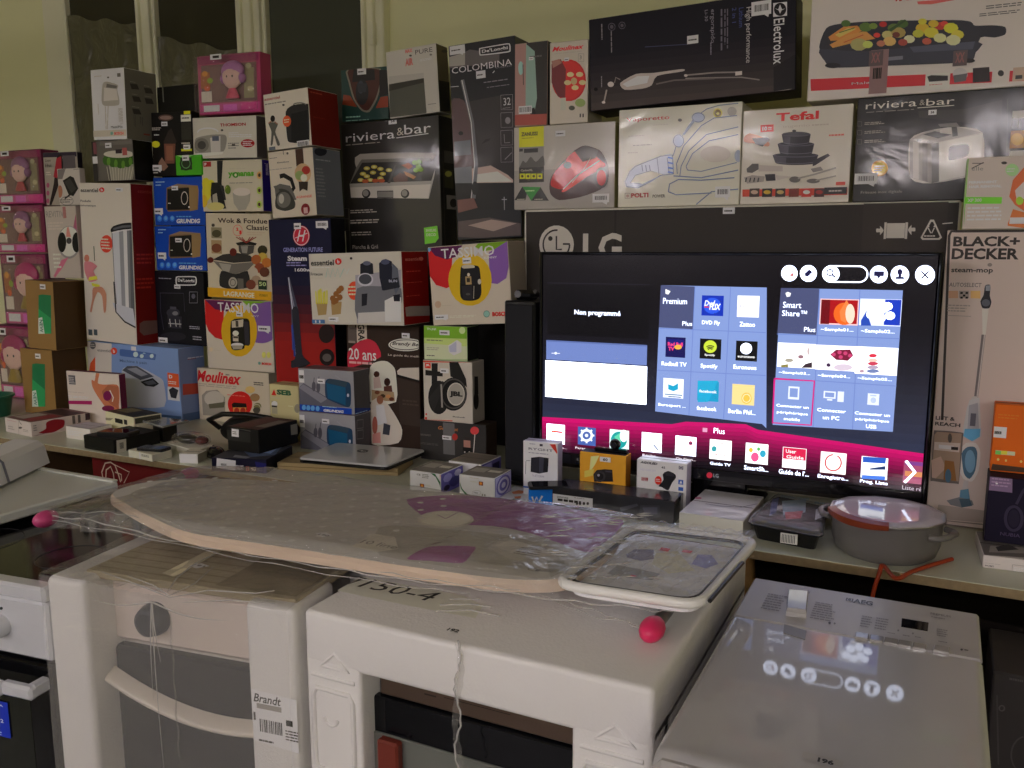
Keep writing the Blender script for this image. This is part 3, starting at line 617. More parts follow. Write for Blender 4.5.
# ------------------------------------------------------------------ wrapped ironing board
Z1 = .962
ib = empty('ironing_board', 'film-wrapped ironing board with dotted grey and purple cover lying across the foam blocks', 'ironing board', (-1.1, 1.45, Z1)); L0 = ib.location; M0 = Matrix.Translation(L0)
def lo(p): return (p[0]-L0.x, p[1]-L0.y, p[2]-L0.z)
front = [(110, 494), (122, 503), (145, 516), (182, 532), (232, 541), (319, 554), (398, 566), (480, 577), (530, 581), (572, 577), (606, 556)]
back = [(622, 524), (600, 516), (560, 507), (500, 498), (440, 491), (370, 486), (300, 482), (240, 479), (190, 478), (150, 481), (122, 487)]
ctl = [onz(*p, Z1) for p in front+back]; out = []
for i in range(len(ctl)):
    p0, p1, p2, p3 = ctl[i-1], ctl[i], ctl[(i+1) % len(ctl)], ctl[(i+2) % len(ctl)]
    for j in range(4): t = j/4; out.append(.5*((2*p1)+(p2-p0)*t+(2*p0-5*p1+4*p2-p3)*t*t+(3*p1-p0-3*p2+p3)*t**3))
mb = MB(); mb.prism([lo(p)[:2] for p in out], -.022, 0, mat('#857a6e', 'card'), mat('#84827d', 'card'), .008)
xs = [p.x for p in out]; ys = [p.y for p in out]
f = Face(mb, M0, (min(xs)-L0.x, max(ys)-L0.y, 0), (max(xs)-min(xs), 0, 0), (0, min(ys)-max(ys), 0), 'card').crop('px')
def ins_poly(p):
    c = False; n = len(out)
    for i in range(n):
        a, b = out[i], out[i-1]
        if (a.y > p.y) != (b.y > p.y) and p.x < (b.x-a.x)*(p.y-a.y)/(b.y-a.y)+a.x: c = not c
    return c
f.cr = CR['f7']
f.P([(70, 78), (190, 66), (330, 76), (470, 96), (600, 122), (640, 140), (560, 216), (480, 196), (400, 168), (300, 148), (150, 142), (110, 120)], '#6a3c66')
f.P([(0, 150), (120, 152), (330, 172), (470, 215), (440, 285), (300, 270), (0, 225)], '#77746c')
f.E(172, 130, 74, 24, '#8d8980'); f.E(172, 129, 66, 20, '#979388'); f.S([(172, 129), (205, 112)], 3, '#6a4660'); f.S([(172, 129), (150, 118)], 3, '#6a4660')
f.P([(70, 235), (120, 205), (180, 200), (250, 203), (240, 222), (215, 246), (130, 240)], '#6a3c62')
f.P([(280, 205), (330, 180), (470, 222), (445, 262), (350, 240)], '#807d75'); f.P([(300, 200), (345, 184), (400, 200), (350, 222)], '#8a877f')
f.L(360, 200, 430, 236, 4, '#5c5a54'); f.P([(438, 240), (482, 240), (492, 262), (448, 285)], '#6c6a62')
f.T('CE', 388, 258, 420, 270, '#2f2c29', 0)
f.cr = CR['px']
for gx in range(-13, 14):
    for gy in range(-4, 6):
        p = Vector((-1.30+gx*.062+(gy % 2)*.031, 1.45+gy*.048, Z1))
        if p.x < -.98 and ins_poly(p) and ins_poly(p+Vector((0, -.04, 0))):
            f.n = 20; q = []
            for k in range(8):
                a = k*math.pi/4; q.append(((p.x+.0075*math.cos(a)-min(xs))/(max(xs)-min(xs)), (max(ys)-p.y-.0075*math.sin(a))/(max(ys)-min(ys))))
            f.poly(q[::-1], mat('#f4f2ea', 'card', .9))
mb.build('padded_top', ib)
mb = MB(); f = Face(mb, M0, (min(xs)-L0.x, max(ys)-L0.y, 0), (max(xs)-min(xs), 0, 0), (0, min(ys)-max(ys), 0), 'card').crop('f6'); f.n = 30
f.P([(790, 178), (808, 190), (838, 185), (820, 176)], '#b2ada2'); f.T('190', 800, 180, 828, 188, '#15130f', .02); f.P([(890, 215), (950, 180), (1010, 190), (1020, 222), (960, 232)], '#8d8a80'); f.T('10 line', 920, 200, 1018, 220, '#4e4b46'); mb.build('lot_sticker', ib)
PINK = mat('#7d3454', 'plastic'); STEEL = mat('#8a8880', 'metal', 1)
PINKS = mat('#8f2448', 'plastic')
c1, c2, c3 = onz(42, 520, .928), onz(192, 474, .928), onz(650, 632, .924)
mb = MB(); mb.tube([lo(c1), lo(c2)], .012, STEEL); mb.build('foot_bar', ib)
mb = MB(); mb.tube([lo((-1.80, (c1.y+c2.y)/2, .925)), lo((-.62, 1.60, .925))], .011, STEEL); mb.tube([lo((c3.x, 1.5, .924)), lo((-1.5, 1.40, .926))], .011, STEEL); mb.build('leg_frame', ib)
for c, dy in ((c1, -1), (c2, 1)):
    mb = MB(); mb.ball(lo(c-Vector((0, dy*.01, 0))), (.020, .032, .020), PINK); mb.build('foot_cap', ib)
mb = MB(); mb.tube([lo(c3), lo((c3.x, 1.62, .924))], .012, STEEL); mb.build('foot_bar', ib)
mb = MB(); mb.ball(lo(c3+Vector((0, .012, 0))), (.021, .034, .020), PINKS); mb.build('foot_cap', ib)
# iron tray
CREAM = mat('#a09e92', 'plastic')
tc = [onz(*p, .968) for p in ((556, 584), (699, 606), (756, 541), (634, 527))]
def rr(c, k=.10, n=5):
    pts = []
    for i in range(4):
        p, a, b = c[i], c[i-1], c[(i+1) % 4]; da, db = (a-p).normalized()*.04, (b-p).normalized()*.04
        for j in range(n+1):
            t = j/n; pts.append(p+da*(1-t)**2+db*t**2)
    return pts
tray = rr(tc)
mb = MB(); mb.tube([lo(p) for p in tray], .0095, CREAM, 8, True); tr = mb.build('iron_tray', ib)
ctr = sum(tc, Vector())/4
inn = [ctr+(p-ctr)*.9 for p in tray]
mb = MB(); mb.tube([lo(p) for p in inn], .0035, mat('#5a5850', 'metal', 1), 6, True); mb.tube([lo(tc[1]+(tc[2]-tc[1])*t+Vector((.012, 0, .004))) for t in (.05, .3, .6)], .004, mat('#1c1c1a', 'plastic'), 6); mb.build('tray_wire', tr)
mb = MB(); mb.prism([lo(p)[:2] for p in inn], -.018, -.012, mat('#bcb9b0', 'card'))
f = Face(mb, M0, (tc[0].x-L0.x-.02, tc[2].y-L0.y+.02, -.012), (tc[2].x-tc[0].x+.05, 0, 0), (0, tc[0].y-tc[2].y-.05, 0), 'card'); f.cr = (540, 500, 4.655)
f.P([(400, 255), (440, 230), (530, 232), (530, 275), (470, 285), (405, 270)], '#6a6878'); f.P([(310, 345), (360, 305), (450, 320), (560, 345), (520, 375), (420, 365)], '#70706e'); f.P([(705, 300), (735, 255), (800, 258), (830, 300), (770, 320)], '#6f7090')
f.R(565, 222, 595, 242, '#a5333a'); f.R(668, 232, 702, 250, '#a5333a'); f.R(425, 350, 445, 362, '#93495a'); f.R(525, 358, 545, 368, '#93495a'); f.P([(540, 250), (640, 240), (720, 330), (600, 345), (520, 300)], '#9a9484')
mb.build('tray_plate', tr)
mb = MB(); g0, g1, g2, g3 = tc
def twrap(u, v):
    p = (g0*(1-u)+g1*u)*(1-v)+(g3*(1-u)+g2*u)*v
    return lo(p+Vector((0, 0, .019+.0022*math.sin(46*u+9*v)+.0016*math.sin(80*u-25*v)+.0012*math.sin(70*v+13*u))))
mb.grid(twrap, 50, 44, FILM_STREAK); mb.build('tray_wrap', tr)
# the clear wrap over everything
mb = MB()
def board_wrap(u, v):
    """u: nose to tray, v: front skirt to back"""
    xl, xr = -1.86, -.56; x = xl+(xr-xl)*u
    u2 = u*.833; yf0 = 1.235+.10*u2+(.02 if u < .12 else 0); yb = 1.70+.03*u2
    if u < .22: k = u/.22; zt = .945+(.030)*min(1, k*1.2)
    else: zt = .978
    if u > .78: zt = .984
    wr = .0010*math.sin(37*u+19*v)+.0007*math.sin(71*u-43*v)+.001*math.sin(23*(u+v*.6))
    if v < .12:
        t = v/.12; y = yf0-.004*(1-t); z = (zt-.045)+.045*t
    elif v > .92: t = (v-.92)/.08; y = yb+.004*t; z = zt-.03*t
    else: t = (v-.12)/.80; y = yf0+(yb-yf0)*t; z = zt
    return lo((x+.004*math.sin(90*u*v), y, z+wr))
mb.grid(board_wrap, 120, 40, FILM)
for q, z, rr_ in ((((46, 516), (90, 520), (170, 540), (232, 552), (319, 566), (398, 579), (480, 589), (560, 600), (640, 608)), .934, .0028), (((46, 512), (100, 500), (190, 475)), .94, .0016), (((50, 520), (130, 534), (250, 560), (380, 583), (470, 594)), .926, .0016), (((60, 513), (110, 512), (150, 520)), .95, .0014), (((140, 508), (182, 528), (260, 542), (380, 561)), .968, .0012), (((380, 572), (450, 583), (520, 590)), .952, .0016), (((560, 600), (600, 612), (640, 628)), .93, .0016), (((540, 594), (590, 616), (650, 626)), .928, .0014), (((640, 610), (668, 612), (690, 604)), .94, .0014)):
    pts_ = [onz(*k, z) for k in q]; fine = []
    for i in range(len(pts_)-1):
        for j in range(5): t = j/5; p = pts_[i]*(1-t)+pts_[i+1]*t; fine.append(lo(p+Vector((0, 0, .0025*math.sin(i*9+j*1.9)))))
    fine.append(lo(pts_[-1])); mb.tube(fine, [rr_*(.4+.35*math.sin(k*1.3)**2) for k in range(len(fine))], FOLD_GLINT, 5)
rnd = random.Random(9)  # short pale slivers drawn as glints on the film at the tray end
for i in range(60):
    k = onz(rnd.uniform(540, 650), rnd.uniform(512, 580), .986); a = rnd.uniform(.2, 1.0); l = rnd.uniform(.012, .045); d_ = Vector((math.cos(a), math.sin(a), 0))*l
    mb.tube([lo(k), lo(k+d_*.5+Vector((0, 0, .001))), lo(k+d_)], [.0003, .0018, .0003], FOLD_GLINT, 4)
mb.build('clear_wrap', ib)

# ------------------------------------------------------------------ cooker at the left with its black hob
ck = empty('cooker', 'white cooker with black hob, control knob and dark oven door left of the foam-posted oven', 'cooker', (-1.87, 1.4, 0)); L0 = ck.location; M0 = Matrix.Translation(L0)
WH = mat('#d2d4d8', 'enamel', .95); BLK = mat('#0b0b0d', 'glass_black', 1)
cx0, cx1, cy0 = -2.105, -1.612, 1.09
mb = MB(); lb(mb, cx0, cx1, cy0+.03, 1.70, .02, .845, WH, .006); mb.build('body', ck)
mb = MB(); lb(mb, cx0+.01, cx1-.01, cy0+.035, 1.66, .846, .853, BLK, .002)
f = Face(mb, M0, (cx0-L0.x, 1.66-L0.y, .853), (cx1-cx0, 0, 0), (0, cy0-1.6, 0), 'plastic')
for x, y, rr_ in ((-.14, 1.27, .09), (.15, 1.26, .075), (-.14, 1.53, .075), (.15, 1.53, .09)):
    mb.tube([(x+rr_*math.cos(a), y-L0.y+rr_*math.sin(a), .8535) for a in [i*math.pi/16 for i in range(32)]], .0007, mat('#3a3a3c', 'plastic', 1), 4, True)
mb.build('hob', ck)
mb = MB(); lb(mb, cx0, cx1, 1.66, 1.70, .846, .866, WH, .004); mb.build('rear_rim', ck)
mb = MB(); lb(mb, cx0, cx1, cy0-.005, cy0+.034, .825, .858, WH, .006); mb.build('front_rim', ck)
mb = MB(); lb(mb, cx0, cx1, cy0, cy0+.03, .695, .823, WH, .005)
f = Face(mb, M0, (cx0-L0.x, cy0-L0.y, .823), (cx1-cx0, 0, 0), (0, 0, -.128), 'plastic', .7).crop('f8')
f.E(25, 210, 4, 5, '#1a1a1c'); f.T('+', 0, 186, 6, 192, '#444448'); mb.build('control_panel', ck)
for x in (-2.05, -1.95, -1.85, -1.742):
    mb = MB(); mb.lathe([(.024, 0), (.024, -.01), (.021, -.026), (.017, -.029)], WH, (x-L0.x, cy0-L0.y, .758), 24, 'y'); mb.cbox(x-.003-L0.x, x+.003-L0.x, cy0-.034-L0.y, cy0-.02-L0.y, .738, .778, WH, .002); mb.build('knob', ck)
mb = MB(); lb(mb, cx0+.004, cx1-.004, cy0, cy0+.03, .12, .685, BLK, .004); dr = mb.build('oven_door', ck)
mb = MB(); lb(mb, cx0+.09, cx1-.07, cy0-.001, cy0+.005, .2, .60, mat('#191b15', 'glass_black', 1), .001); mb.build('door_window', dr)
hp = [(cx0+.05, cy0, .645), (cx0+.05, cy0-.045, .645), (-1.715, cy0-.045, .645), (-1.70, cy0-.040, .645), (cx1-.012, cy0-.03, .648)]
mb = MB()
lb(mb, cx0+.03, -1.70, cy0-.058, cy0-.034, .628, .660, WH, .006); lb(mb, -1.705, cx1-.008, cy0-.05, cy0-.028, .630, .660, WH, .006); lb(mb, cx1-.03, cx1-.008, cy0-.04, cy0+.002, .632, .662, WH, .005); lb(mb, cx0+.03, cx0+.055, cy0-.04, cy0+.002, .632, .662, WH, .005)
mb.build('door_handle', dr)
mb = MB(); f = Face(mb, M0, (cx0-L0.x, cy0-.002-L0.y, .685), (cx1-cx0, 0, 0), (0, 0, -.5)); f.cr = (0, 560, 3.692); f.n = 12
f.R(-20, 488, 66, 645, '#1b2b78'); f.T('A', 26, 516, 40, 528, '#b8bccb', .02); f.R(12, 552, 26, 560, '#b8bccb'); f.T('52', 22, 566, 42, 586, '#b8bccb', .01); f.L(-10, 605, 54, 632, 2, '#8089b5'); mb.build('energy_label', dr)
_a = math.radians(6.5); _R = Matrix.Rotation(_a, 3, 'Z'); ck.rotation_euler.z = _a
ck.location = Vector((cx1, cy0, 0))-_R @ Vector((cx1-L0.x, cy0-L0.y, 0))
# neighbour with a white top and a long paper parcel on it
nb = empty('white_topped_stove', 'stove with a white closed lid behind the black hob, at the left edge', 'stove', (-2.36, 1.36, 0)); L0 = nb.location
mb = MB(); lb(mb, -2.75, -2.17, 1.06, 1.60, .02, .868, mat('#141416', 'plastic', 1), .006); mb.build('body', nb)
mb = MB(); WL = mat('#e0e3da', 'plastic', .95); lb(mb, -2.78, -2.06, 1.04, 1.64, .868, .893, WL, .004); lb(mb, -2.78, -2.06, 1.622, 1.64, .893, .899, WL, .002); mb.build('white_lid', nb)
mb = MB()
p0, p1, p2, p3 = onz(0, 488, .896), onz(50, 464, .896), onz(44, 452, .955), onz(0, 470, .955)
dirv = (p1-p0).normalized(); nrm = Vector((-dirv.y, dirv.x, 0)); p1 = p1+Vector((0, 0, .004)); e = p1; s_ = p1-dirv*.75
prof = [(0, 0), (.012, .055), (.03, .07), (.10, .075), (.12, .06), (.125, 0)]
vs = []
for base in (s_, e): vs += [base+nrm*a+Vector((0, 0, b)) for a, b in prof]
n = len(prof); PW = mat('#a6a6b2', 'card'); mb.add(vs, [[i, (i+1) % n, n+(i+1) % n, n+i] for i in range(n)]+[list(range(n))[::-1], list(range(n, 2*n))], PW)
q = e-dirv*.23; vs = []
for b_ in (q, q+dirv*.012): vs += [b_+nrm*(a+(a-.06)*.03)+Vector((0, 0, b*1.03+.0008)) for a, b in prof]
mb2 = MB(); mb2.add(vs, [[i, (i+1) % n, n+(i+1) % n, n+i] for i in range(n)], mat('#5a5c64', 'plastic'))
pp = tag(mb.build('paper_parcel'), 'long white paper parcel with a grey strap lying on the white stove lid', 'parcel'); mb2.build('strap', pp)

# ------------------------------------------------------------------ top-loading washing machine
wx0, wx1, wy0, wy1, wz = -.308, .097, 1.03, 1.733, .88
wm_ = empty('washing_machine', 'white top-loading washing machine with glossy lid reflecting the television', 'washing machine', ((wx0+wx1)/2, 1.4, 0)); L0 = wm_.location; M0 = Matrix.Translation(L0)
WW = mat('#c9c6c4', 'enamel', .80)
lz = wz-.004; split = onz(747, 618, wz).y
mb = MB(); lb(mb, wx0, wx1, wy0, wy1, .01, lz-.004, WW, .012); mb.build('body', wm_)
mb = MB(); lb(mb, wx0, wx1, split+.002, wy1, lz-.006, wz, mat('#c9c6c4', 'plastic', .80), .004)
f = Face(mb, M0, (wx0-L0.x, wy1-L0.y, wz), (wx1-wx0, 0, 0), (0, split-wy1, 0), 'plastic', .8).crop('g3')
DK = '#1d1c1c'
f.T('LAVAMAT', 240, 78, 318, 90, '#7b7876'); f.R(458, 110, 484, 126, '#4a4644'); f.G(471, 118, 8, 6, 2, '#c9c6c4'); f.T('AEG', 486, 114, 562, 142, DK, .03)
f.T('PREMIUM', 790, 172, 868, 186, '#6b6866'); f.L(792, 184, 868, 200, 1, '#9a9794')
f.L(135, 88, 215, 172, 7, '#8d8a88'); f.L(325, 122, 420, 212, 8, '#8d8a88'); f.E(392, 211, 5, 5, DK); f.E(412, 213, 4, 4, '#6b6866')
f.L(515, 178, 562, 236, 5, '#8d8a88'); f.L(572, 186, 626, 246, 5, '#8d8a88'); f.L(620, 246, 650, 258, 1, '#8d8a88'); f.L(680, 255, 715, 270, 1, '#8d8a88'); f.L(728, 262, 760, 276, 1, '#8d8a88')
f.L(815, 232, 860, 272, 4, '#8d8a88'); f.L(820, 282, 856, 292, 1, '#6b6866'); f.E(662, 242, 4, 4, '#8d8a88'); f.E(720, 254, 4, 4, '#8d8a88'); f.E(912, 318, 5, 4, DK); f.R(922, 316, 938, 324, '#6b6866')
cpn = mb.build('control_panel', wm_)
def washer_patch(name, pts, h, m, par, b=.0015):
    q = [onz(CR['g3'][0]+x/3.938, CR['g3'][1]+y/3.938, wz) for x, y in pts]; mb = MB(); mb.prism([(p.x-L0.x, p.y-L0.y) for p in q], wz-.004, wz+h, m, None, b); return mb.build(name, par)
washer_patch('display', [(675, 190), (784, 208), (780, 242), (672, 224)], .0008, mat('#08080a', 'glass_black', 1), cpn)
washer_patch('programme_dial', [(228, 98), (308, 106), (300, 190), (220, 180)], .014, mat('#cfccc8', 'gloss', .8), cpn, .006)
for x in (495, 553, 610, 665, 722): washer_patch('push_button', [(x, 250+(x-495)*.18), (x+52, 259+(x-495)*.18), (x+48, 279+(x-495)*.18), (x-4, 270+(x-495)*.18)], .004, mat('#b3b0ac', 'gloss', .8), cpn)
washer_patch('push_button', [(805, 300), (866, 311), (862, 333), (800, 322)], .004, mat('#b3b0ac', 'gloss', .8), cpn)
mb = MB()
def lid(u, v):
    y = split-.001-(split-.001-wy0)*v; x = wx0+(wx1-wx0)*u
    z = wz-.001 if v < .93 else wz-.001-.03*((v-.93)/.07)**2
    e_ = min(u, 1-u)*(wx1-wx0); z -= .006*max(0, 1-e_/.006)
    return lo((x, y, z))
def lo(p): return (p[0]-L0.x, p[1]-L0.y, p[2])
LID = mat('#d0cfd0', 'enamel', .74); mb.grid(lid, 80, 60, LID)
mb.build('lid', wm_)
washer_patch('lid_grip', [(213, 214), (302, 240), (296, 274), (210, 248)], .0006, mat('#8f8c88', 'plastic', .7), wm_, .0003)
mb = MB(); f = Face(mb, M0, (wx0-L0.x, split-L0.y, wz), (wx1-wx0, 0, 0), (0, wy0-split, 0), 'enamel', .8).crop('g2'); f.n = 6
f.R(436, 512, 540, 555, '#c6c3c0'); f.T('196', 474, 528, 517, 550, '#100f0e', .05); mb.build('lot_sticker', wm_)
# carton at the right edge, on the floor; shade is mixed into its grey
mb = MB(); mb.cbox(0, .5, 0, .24, 0, .655, mat('#2e2c2c', 'card'), .004); M0 = Matrix.Translation((.148, 2.0, 0)); f = Face(mb, M0, (0, 0, .655), (.5, 0, 0), (0, 0, -.655)).crop('g2')
f.S([(952, 360), (956, 545)], 3, '#3a3838'); f.G(965, 395, 7, 7, 3, '#444242'); f.G(1030, 520, 40, 50, 3, '#3d3b3b', 18, 120, 260); f.L(985, 310, 1024, 330, 1, '#444242')
tag(mb.build('shaded_carton', None, M0.translation), 'faintly drawn carton coloured as if in shade, on the floor right of the washing machine', 'box')
# ------------------------------------------------------------------ television
TY = 2.55
a, b_, c_ = ony(540, 252, TY), ony(938, 252, TY), ony(925, 505, TY)
tx0, tx1, tz1, tz0 = a.x-.002, (b_.x+c_.x)/2+.006, (a.z+b_.z)/2, c_.z-.002
tv = empty('television', 'large black flat television switched on, showing a blue menu of apps', 'television', ((tx0+tx1)/2, TY+.05, T)); L0 = tv.location; M0 = Matrix.Translation(L0)
PB = mat('#0d0d10', 'gloss', 1)
def lb3(mb, x0, x1, y0, y1, z0, z1, m, b=.003): mb.cbox(x0-L0.x, x1-L0.x, y0-L0.y, y1-L0.y, z0-L0.z, z1-L0.z, m, b)
mb = MB(); lb3(mb, tx0, tx1, TY+.004, TY+.035, tz0, tz1, mat('#141416', 'plastic', 1), .004); lb3(mb, tx0+.15, tx1-.15, TY+.03, TY+.06, tz0+.08, tz1-.12, mat('#141416', 'plastic', 1), .01); mb.build('back_shell', tv)
bz, bb = .007, .034
mb = MB()
lb3(mb, tx0, tx0+bz, TY, TY+.012, tz0, tz1, PB, .002); lb3(mb, tx1-bz, tx1, TY, TY+.012, tz0, tz1, PB, .002); lb3(mb, tx0+bz, tx1-bz, TY, TY+.012, tz1-bz, tz1, PB, .002); lb3(mb, tx0+bz, tx1-bz, TY, TY+.012, tz0, tz0+bb, PB, .002)
bezel = mb.build('bezel', tv)
mb = MB(); f = Face(mb, M0, (tx0-L0.x, TY-L0.y, tz1-L0.z), (tx1-tx0, 0, 0), (0, 0, tz0-tz1), 'emit', 1.0).crop('px')
f.E(709.5, 475.2, 3, 3, '#a02030'); f.T('LG', 713.5, 473.4, 718.5, 477.6, '#8a8a90'); mb.build('brand_logo', bezel)
mb = MB(); lb3(mb, -.67, -.50, TY+.07, TY+.11, T+.012, tz0+.15, PB, .006); mb.build('stand_neck', tv)
mb = MB(); lb3(mb, -.86, -.465, TY+.065, TY+.25, T+.0005, T+.014, PB, .006); mb.build('stand_base', tv)
sx0, sx1, sz1, sz0 = tx0+bz, tx1-bz, tz1-bz, tz0+bb
mb = MB(); mb.cbox(sx0-L0.x, sx1-L0.x, TY+.004-L0.y, TY+.012-L0.y, sz0-L0.z, sz1-L0.z, mat('#030205', 'emit', .6), .0005)
f = Face(mb, M0, (sx0-L0.x, TY+.004-L0.y, sz1-L0.z), (sx1-sx0, 0, 0), (0, 0, sz0-sz1), 'emit', 1.15); f.step = .00002; f.smooth = False
EM = lambda h, k=1.15: mat(h, 'emit', k)
NB = 24
for i in range(NB):                     # menu backdrop, black above to navy below
    t = max(0, (i/NB-.18)/.82); c = [int(x+(y-x)*t**1.3) for x, y in zip((6, 3, 7), (58, 66, 96))]; f.n = 0; f.UV(0, i/NB, 1, (i+1)/NB, '#%02x%02x%02x' % tuple(c))
f.n = 2; f.crop('e7')
TILE, TIL2, HEAD = '#8096cf', '#8ea6e6', '#474d72'
f.R(74, 142, 510, 146, '#1c1a24'); f.R(76, 150, 506, 380, '#020104'); f.R(70, 385, 498, 492, '#6c80bd'); f.R(72, 390, 498, 405, '#5a6ca6'); f.R(66, 470, 496, 660, EM('#dde6ff', 3.8))
f.T('Non programmé', 190, 254, 386, 288, EM('#dde6ff', 3.2), .01); f.S([(92, 440), (128, 441)], 3, '#e8eeff'); f.E(110, 440, 6, 6, '#e8eeff')
f.T('U+', 335, 568, 372, 592, '#e8a0c0'); f.L(180, 555, 320, 580, 1, EM('#f0f0f8', 1.6))
# premium block
f.P([(558, 150), (1010, 160), (1008, 760), (990, 742), (534, 688)], TILE); f.P([(558, 150), (704, 156), (696, 338), (550, 330)], HEAD)
f.cr = CR['e7']
f.P([(578, 166), (600, 176), (590, 190), (578, 186)], '#ffffff'); f.T('Premium', 568, 204, 670, 232, EM('#dde6ff', 2.8)); f.T('Plus', 650, 304, 692, 324, EM('#dde6ff', 2.8))
LN = '#6a80c4'
for p, q in (((704, 156), (678, 705)), ((856, 158), (826, 720)), ((550, 334), (1006, 352)), ((542, 512), (1006, 535))): f.S([p, q], 3, LN)
def ico(x0, y0, x1, y1, c): f.R(x0, y0, x1, y1, c)
ico(734, 193, 824, 282, '#0f2fae'); f.E(778, 238, 38, 34, '#2a56e0'); f.T('Dvd', 744, 214, 790, 240, '#f4f4ff', .03, .2); f.T('FLIX', 765, 228, 814, 256, '#ffffff', .04, .2); f.R(744, 240, 764, 246, '#c83040'); f.T('DVD Fly', 734, 300, 810, 324, EM('#dde6ff', 2.8), .01)
ico(886, 194, 976, 288, EM('#f2f2f6', 1.5)); f.T('zattoo', 892, 234, 970, 246, '#9a9aa8'); f.T('Zattoo', 894, 306, 960, 328, EM('#dde6ff', 2.8), .01)
ico(580, 370, 662, 460, '#141050'); f.R(590, 380, 656, 420, '#1a1a70'); f.T('Red Bull', 588, 392, 652, 412, '#f04080', .04); f.T('TV', 590, 412, 616, 430, '#f04080', .05); f.E(632, 414, 16, 10, '#f0b040'); f.T('Redbull TV', 562, 474, 668, 498, EM('#dde6ff', 2.8), .01)
ico(726, 377, 814, 467, '#0c0c0c'); f.E(769, 412, 28, 27, '#c8dc3c')
for i, (rr_, yy) in enumerate(((26, 0), (20, 8), (14, 15))): f.G(769, 420+yy*.8, rr_*.75, 12, 4, '#141414', 12, 215, 325)
f.T('Spotify', 745, 442, 790, 455, '#ffffff', .02); f.T('Spotify', 728, 484, 800, 510, EM('#dde6ff', 2.8), .01)
ico(880, 386, 968, 476, '#0c0c0e'); f.E(922, 420, 25, 24, EM('#dde6ff', 3.2)); f.T('euronews', 886, 450, 958, 462, '#ffffff', .02); f.T('Euronews', 868, 488, 966, 512, EM('#dde6ff', 2.8), .01)
ico(570, 545, 654, 634, EM('#e8ecf8', 1.4)); f.P([(590, 572), (612, 580), (632, 568), (632, 594), (612, 602), (590, 594)], '#18a0c8'); f.R(575, 612, 650, 622, '#4a78a0'); f.R(590, 622, 645, 630, '#2c5890'); f.T('Eurosport ...', 548, 652, 664, 676, EM('#dde6ff', 2.8), .01)
ico(716, 557, 804, 648, '#1496c4'); f.P([(716, 557), (804, 557), (760, 648), (716, 648)], '#1ca4d0'); f.T('facebook', 722, 594, 798, 612, '#f0f8ff', .03); f.T('facebook', 712, 664, 796, 688, EM('#dde6ff', 2.8), .01)
ico(864, 570, 956, 664, '#f0d890'); f.E(924, 632, 22, 24, '#e8c04c'); f.G(924, 632, 16, 17, 3, '#f8ecc0'); f.T('Berlin Phil...', 846, 676, 962, 704, EM('#dde6ff', 2.8), .01)
f.crop('e8')
# round buttons at the top
WHT = EM('#dde6ff', 3.8); NV = '#181440'
for x, y, rr_ in ((211, 99, 35), (292, 100, 36), (592, 104, 38), (682, 105, 39), (789, 106, 42)): f.E(x, y, rr_, rr_*.98, WHT)
f.G(390, 102, 36, 34, 5, WHT, 20, 90, 270); f.S([(390, 68), (508, 69)], 5, WHT); f.S([(390, 136), (508, 137)], 5, WHT); f.G(508, 103, 36, 34, 5, WHT, 20, -90, 90); f.E(390, 102, 35, 34, WHT)
f.G(384, 96, 13, 13, 5, NV); f.S([(393, 105), (408, 118)], 6, NV)
f.R(194, 88, 228, 112, '#7a7078'); f.R(198, 92, 224, 108, WHT); f.S([(204, 78), (211, 88), (220, 78)], 3, '#7a7078'); f.S([(214, 96), (228, 112)], 4, '#d86a60'); f.S([(228, 96), (214, 112)], 4, '#d86a60')
f.P([(276, 100), (296, 82), (310, 94), (290, 114), (278, 112)], NV)
f.R(572, 90, 614, 112, NV); f.P([(584, 111), (600, 111), (592, 124)], NV)
f.E(682, 94, 11, 14, NV); f.P([(662, 124), (666, 114), (698, 114), (702, 124)], NV); f.R(676, 100, 688, 118, NV)
f.S([(773, 90), (805, 122)], 6, NV); f.S([(805, 90), (773, 122)], 6, NV)
# share block
f.P([(175, 162), (695, 172), (652, 775), (140, 745)], TILE); f.P([(175, 162), (340, 166), (326, 362), (160, 354)], HEAD)
f.P([(194, 184), (204, 178), (218, 184), (214, 198), (200, 200)], '#ffffff'); f.T('Smart', 184, 220, 262, 248, EM('#dde6ff', 2.8)); f.T('Share™', 180, 256, 286, 284, EM('#dde6ff', 2.8)); f.T('Plus', 274, 328, 322, 350, EM('#dde6ff', 2.8))
for p, q in (((340, 166), (312, 755)), ((512, 168), (480, 765)), ((158, 358), (682, 378)), ((148, 545), (668, 580))): f.S([p, q], 3, LN)
ico(344, 207, 502, 322, EM('#f0c0c0', 1.3)); ico(348, 211, 498, 316, '#a80c14'); f.E(445, 272, 46, 48, '#e8641c'); f.P([(455, 212), (470, 240), (452, 312), (430, 300), (425, 262)], '#f08040'); f.E(470, 272, 20, 42, '#f4d8c0'); f.R(348, 211, 380, 316, '#6c0610'); f.T('~Sample01...', 345, 330, 484, 352, EM('#dde6ff', 2.8), .01)
ico(514, 207, 684, 326, EM('#dce4ff', 1.4)); f.R(620, 211, 682, 322, '#1438b8'); f.P([(516, 300), (540, 260), (560, 322), (516, 322)], '#2448b0')
for x, y in ((545, 240), (580, 232), (612, 250), (560, 275), (600, 290), (630, 240), (640, 280)): f.E(x, y, 22, 18, EM('#dde6ff', 3.4), 9)
f.T('~Sample02...', 516, 336, 660, 360, EM('#dde6ff', 2.8), .01)
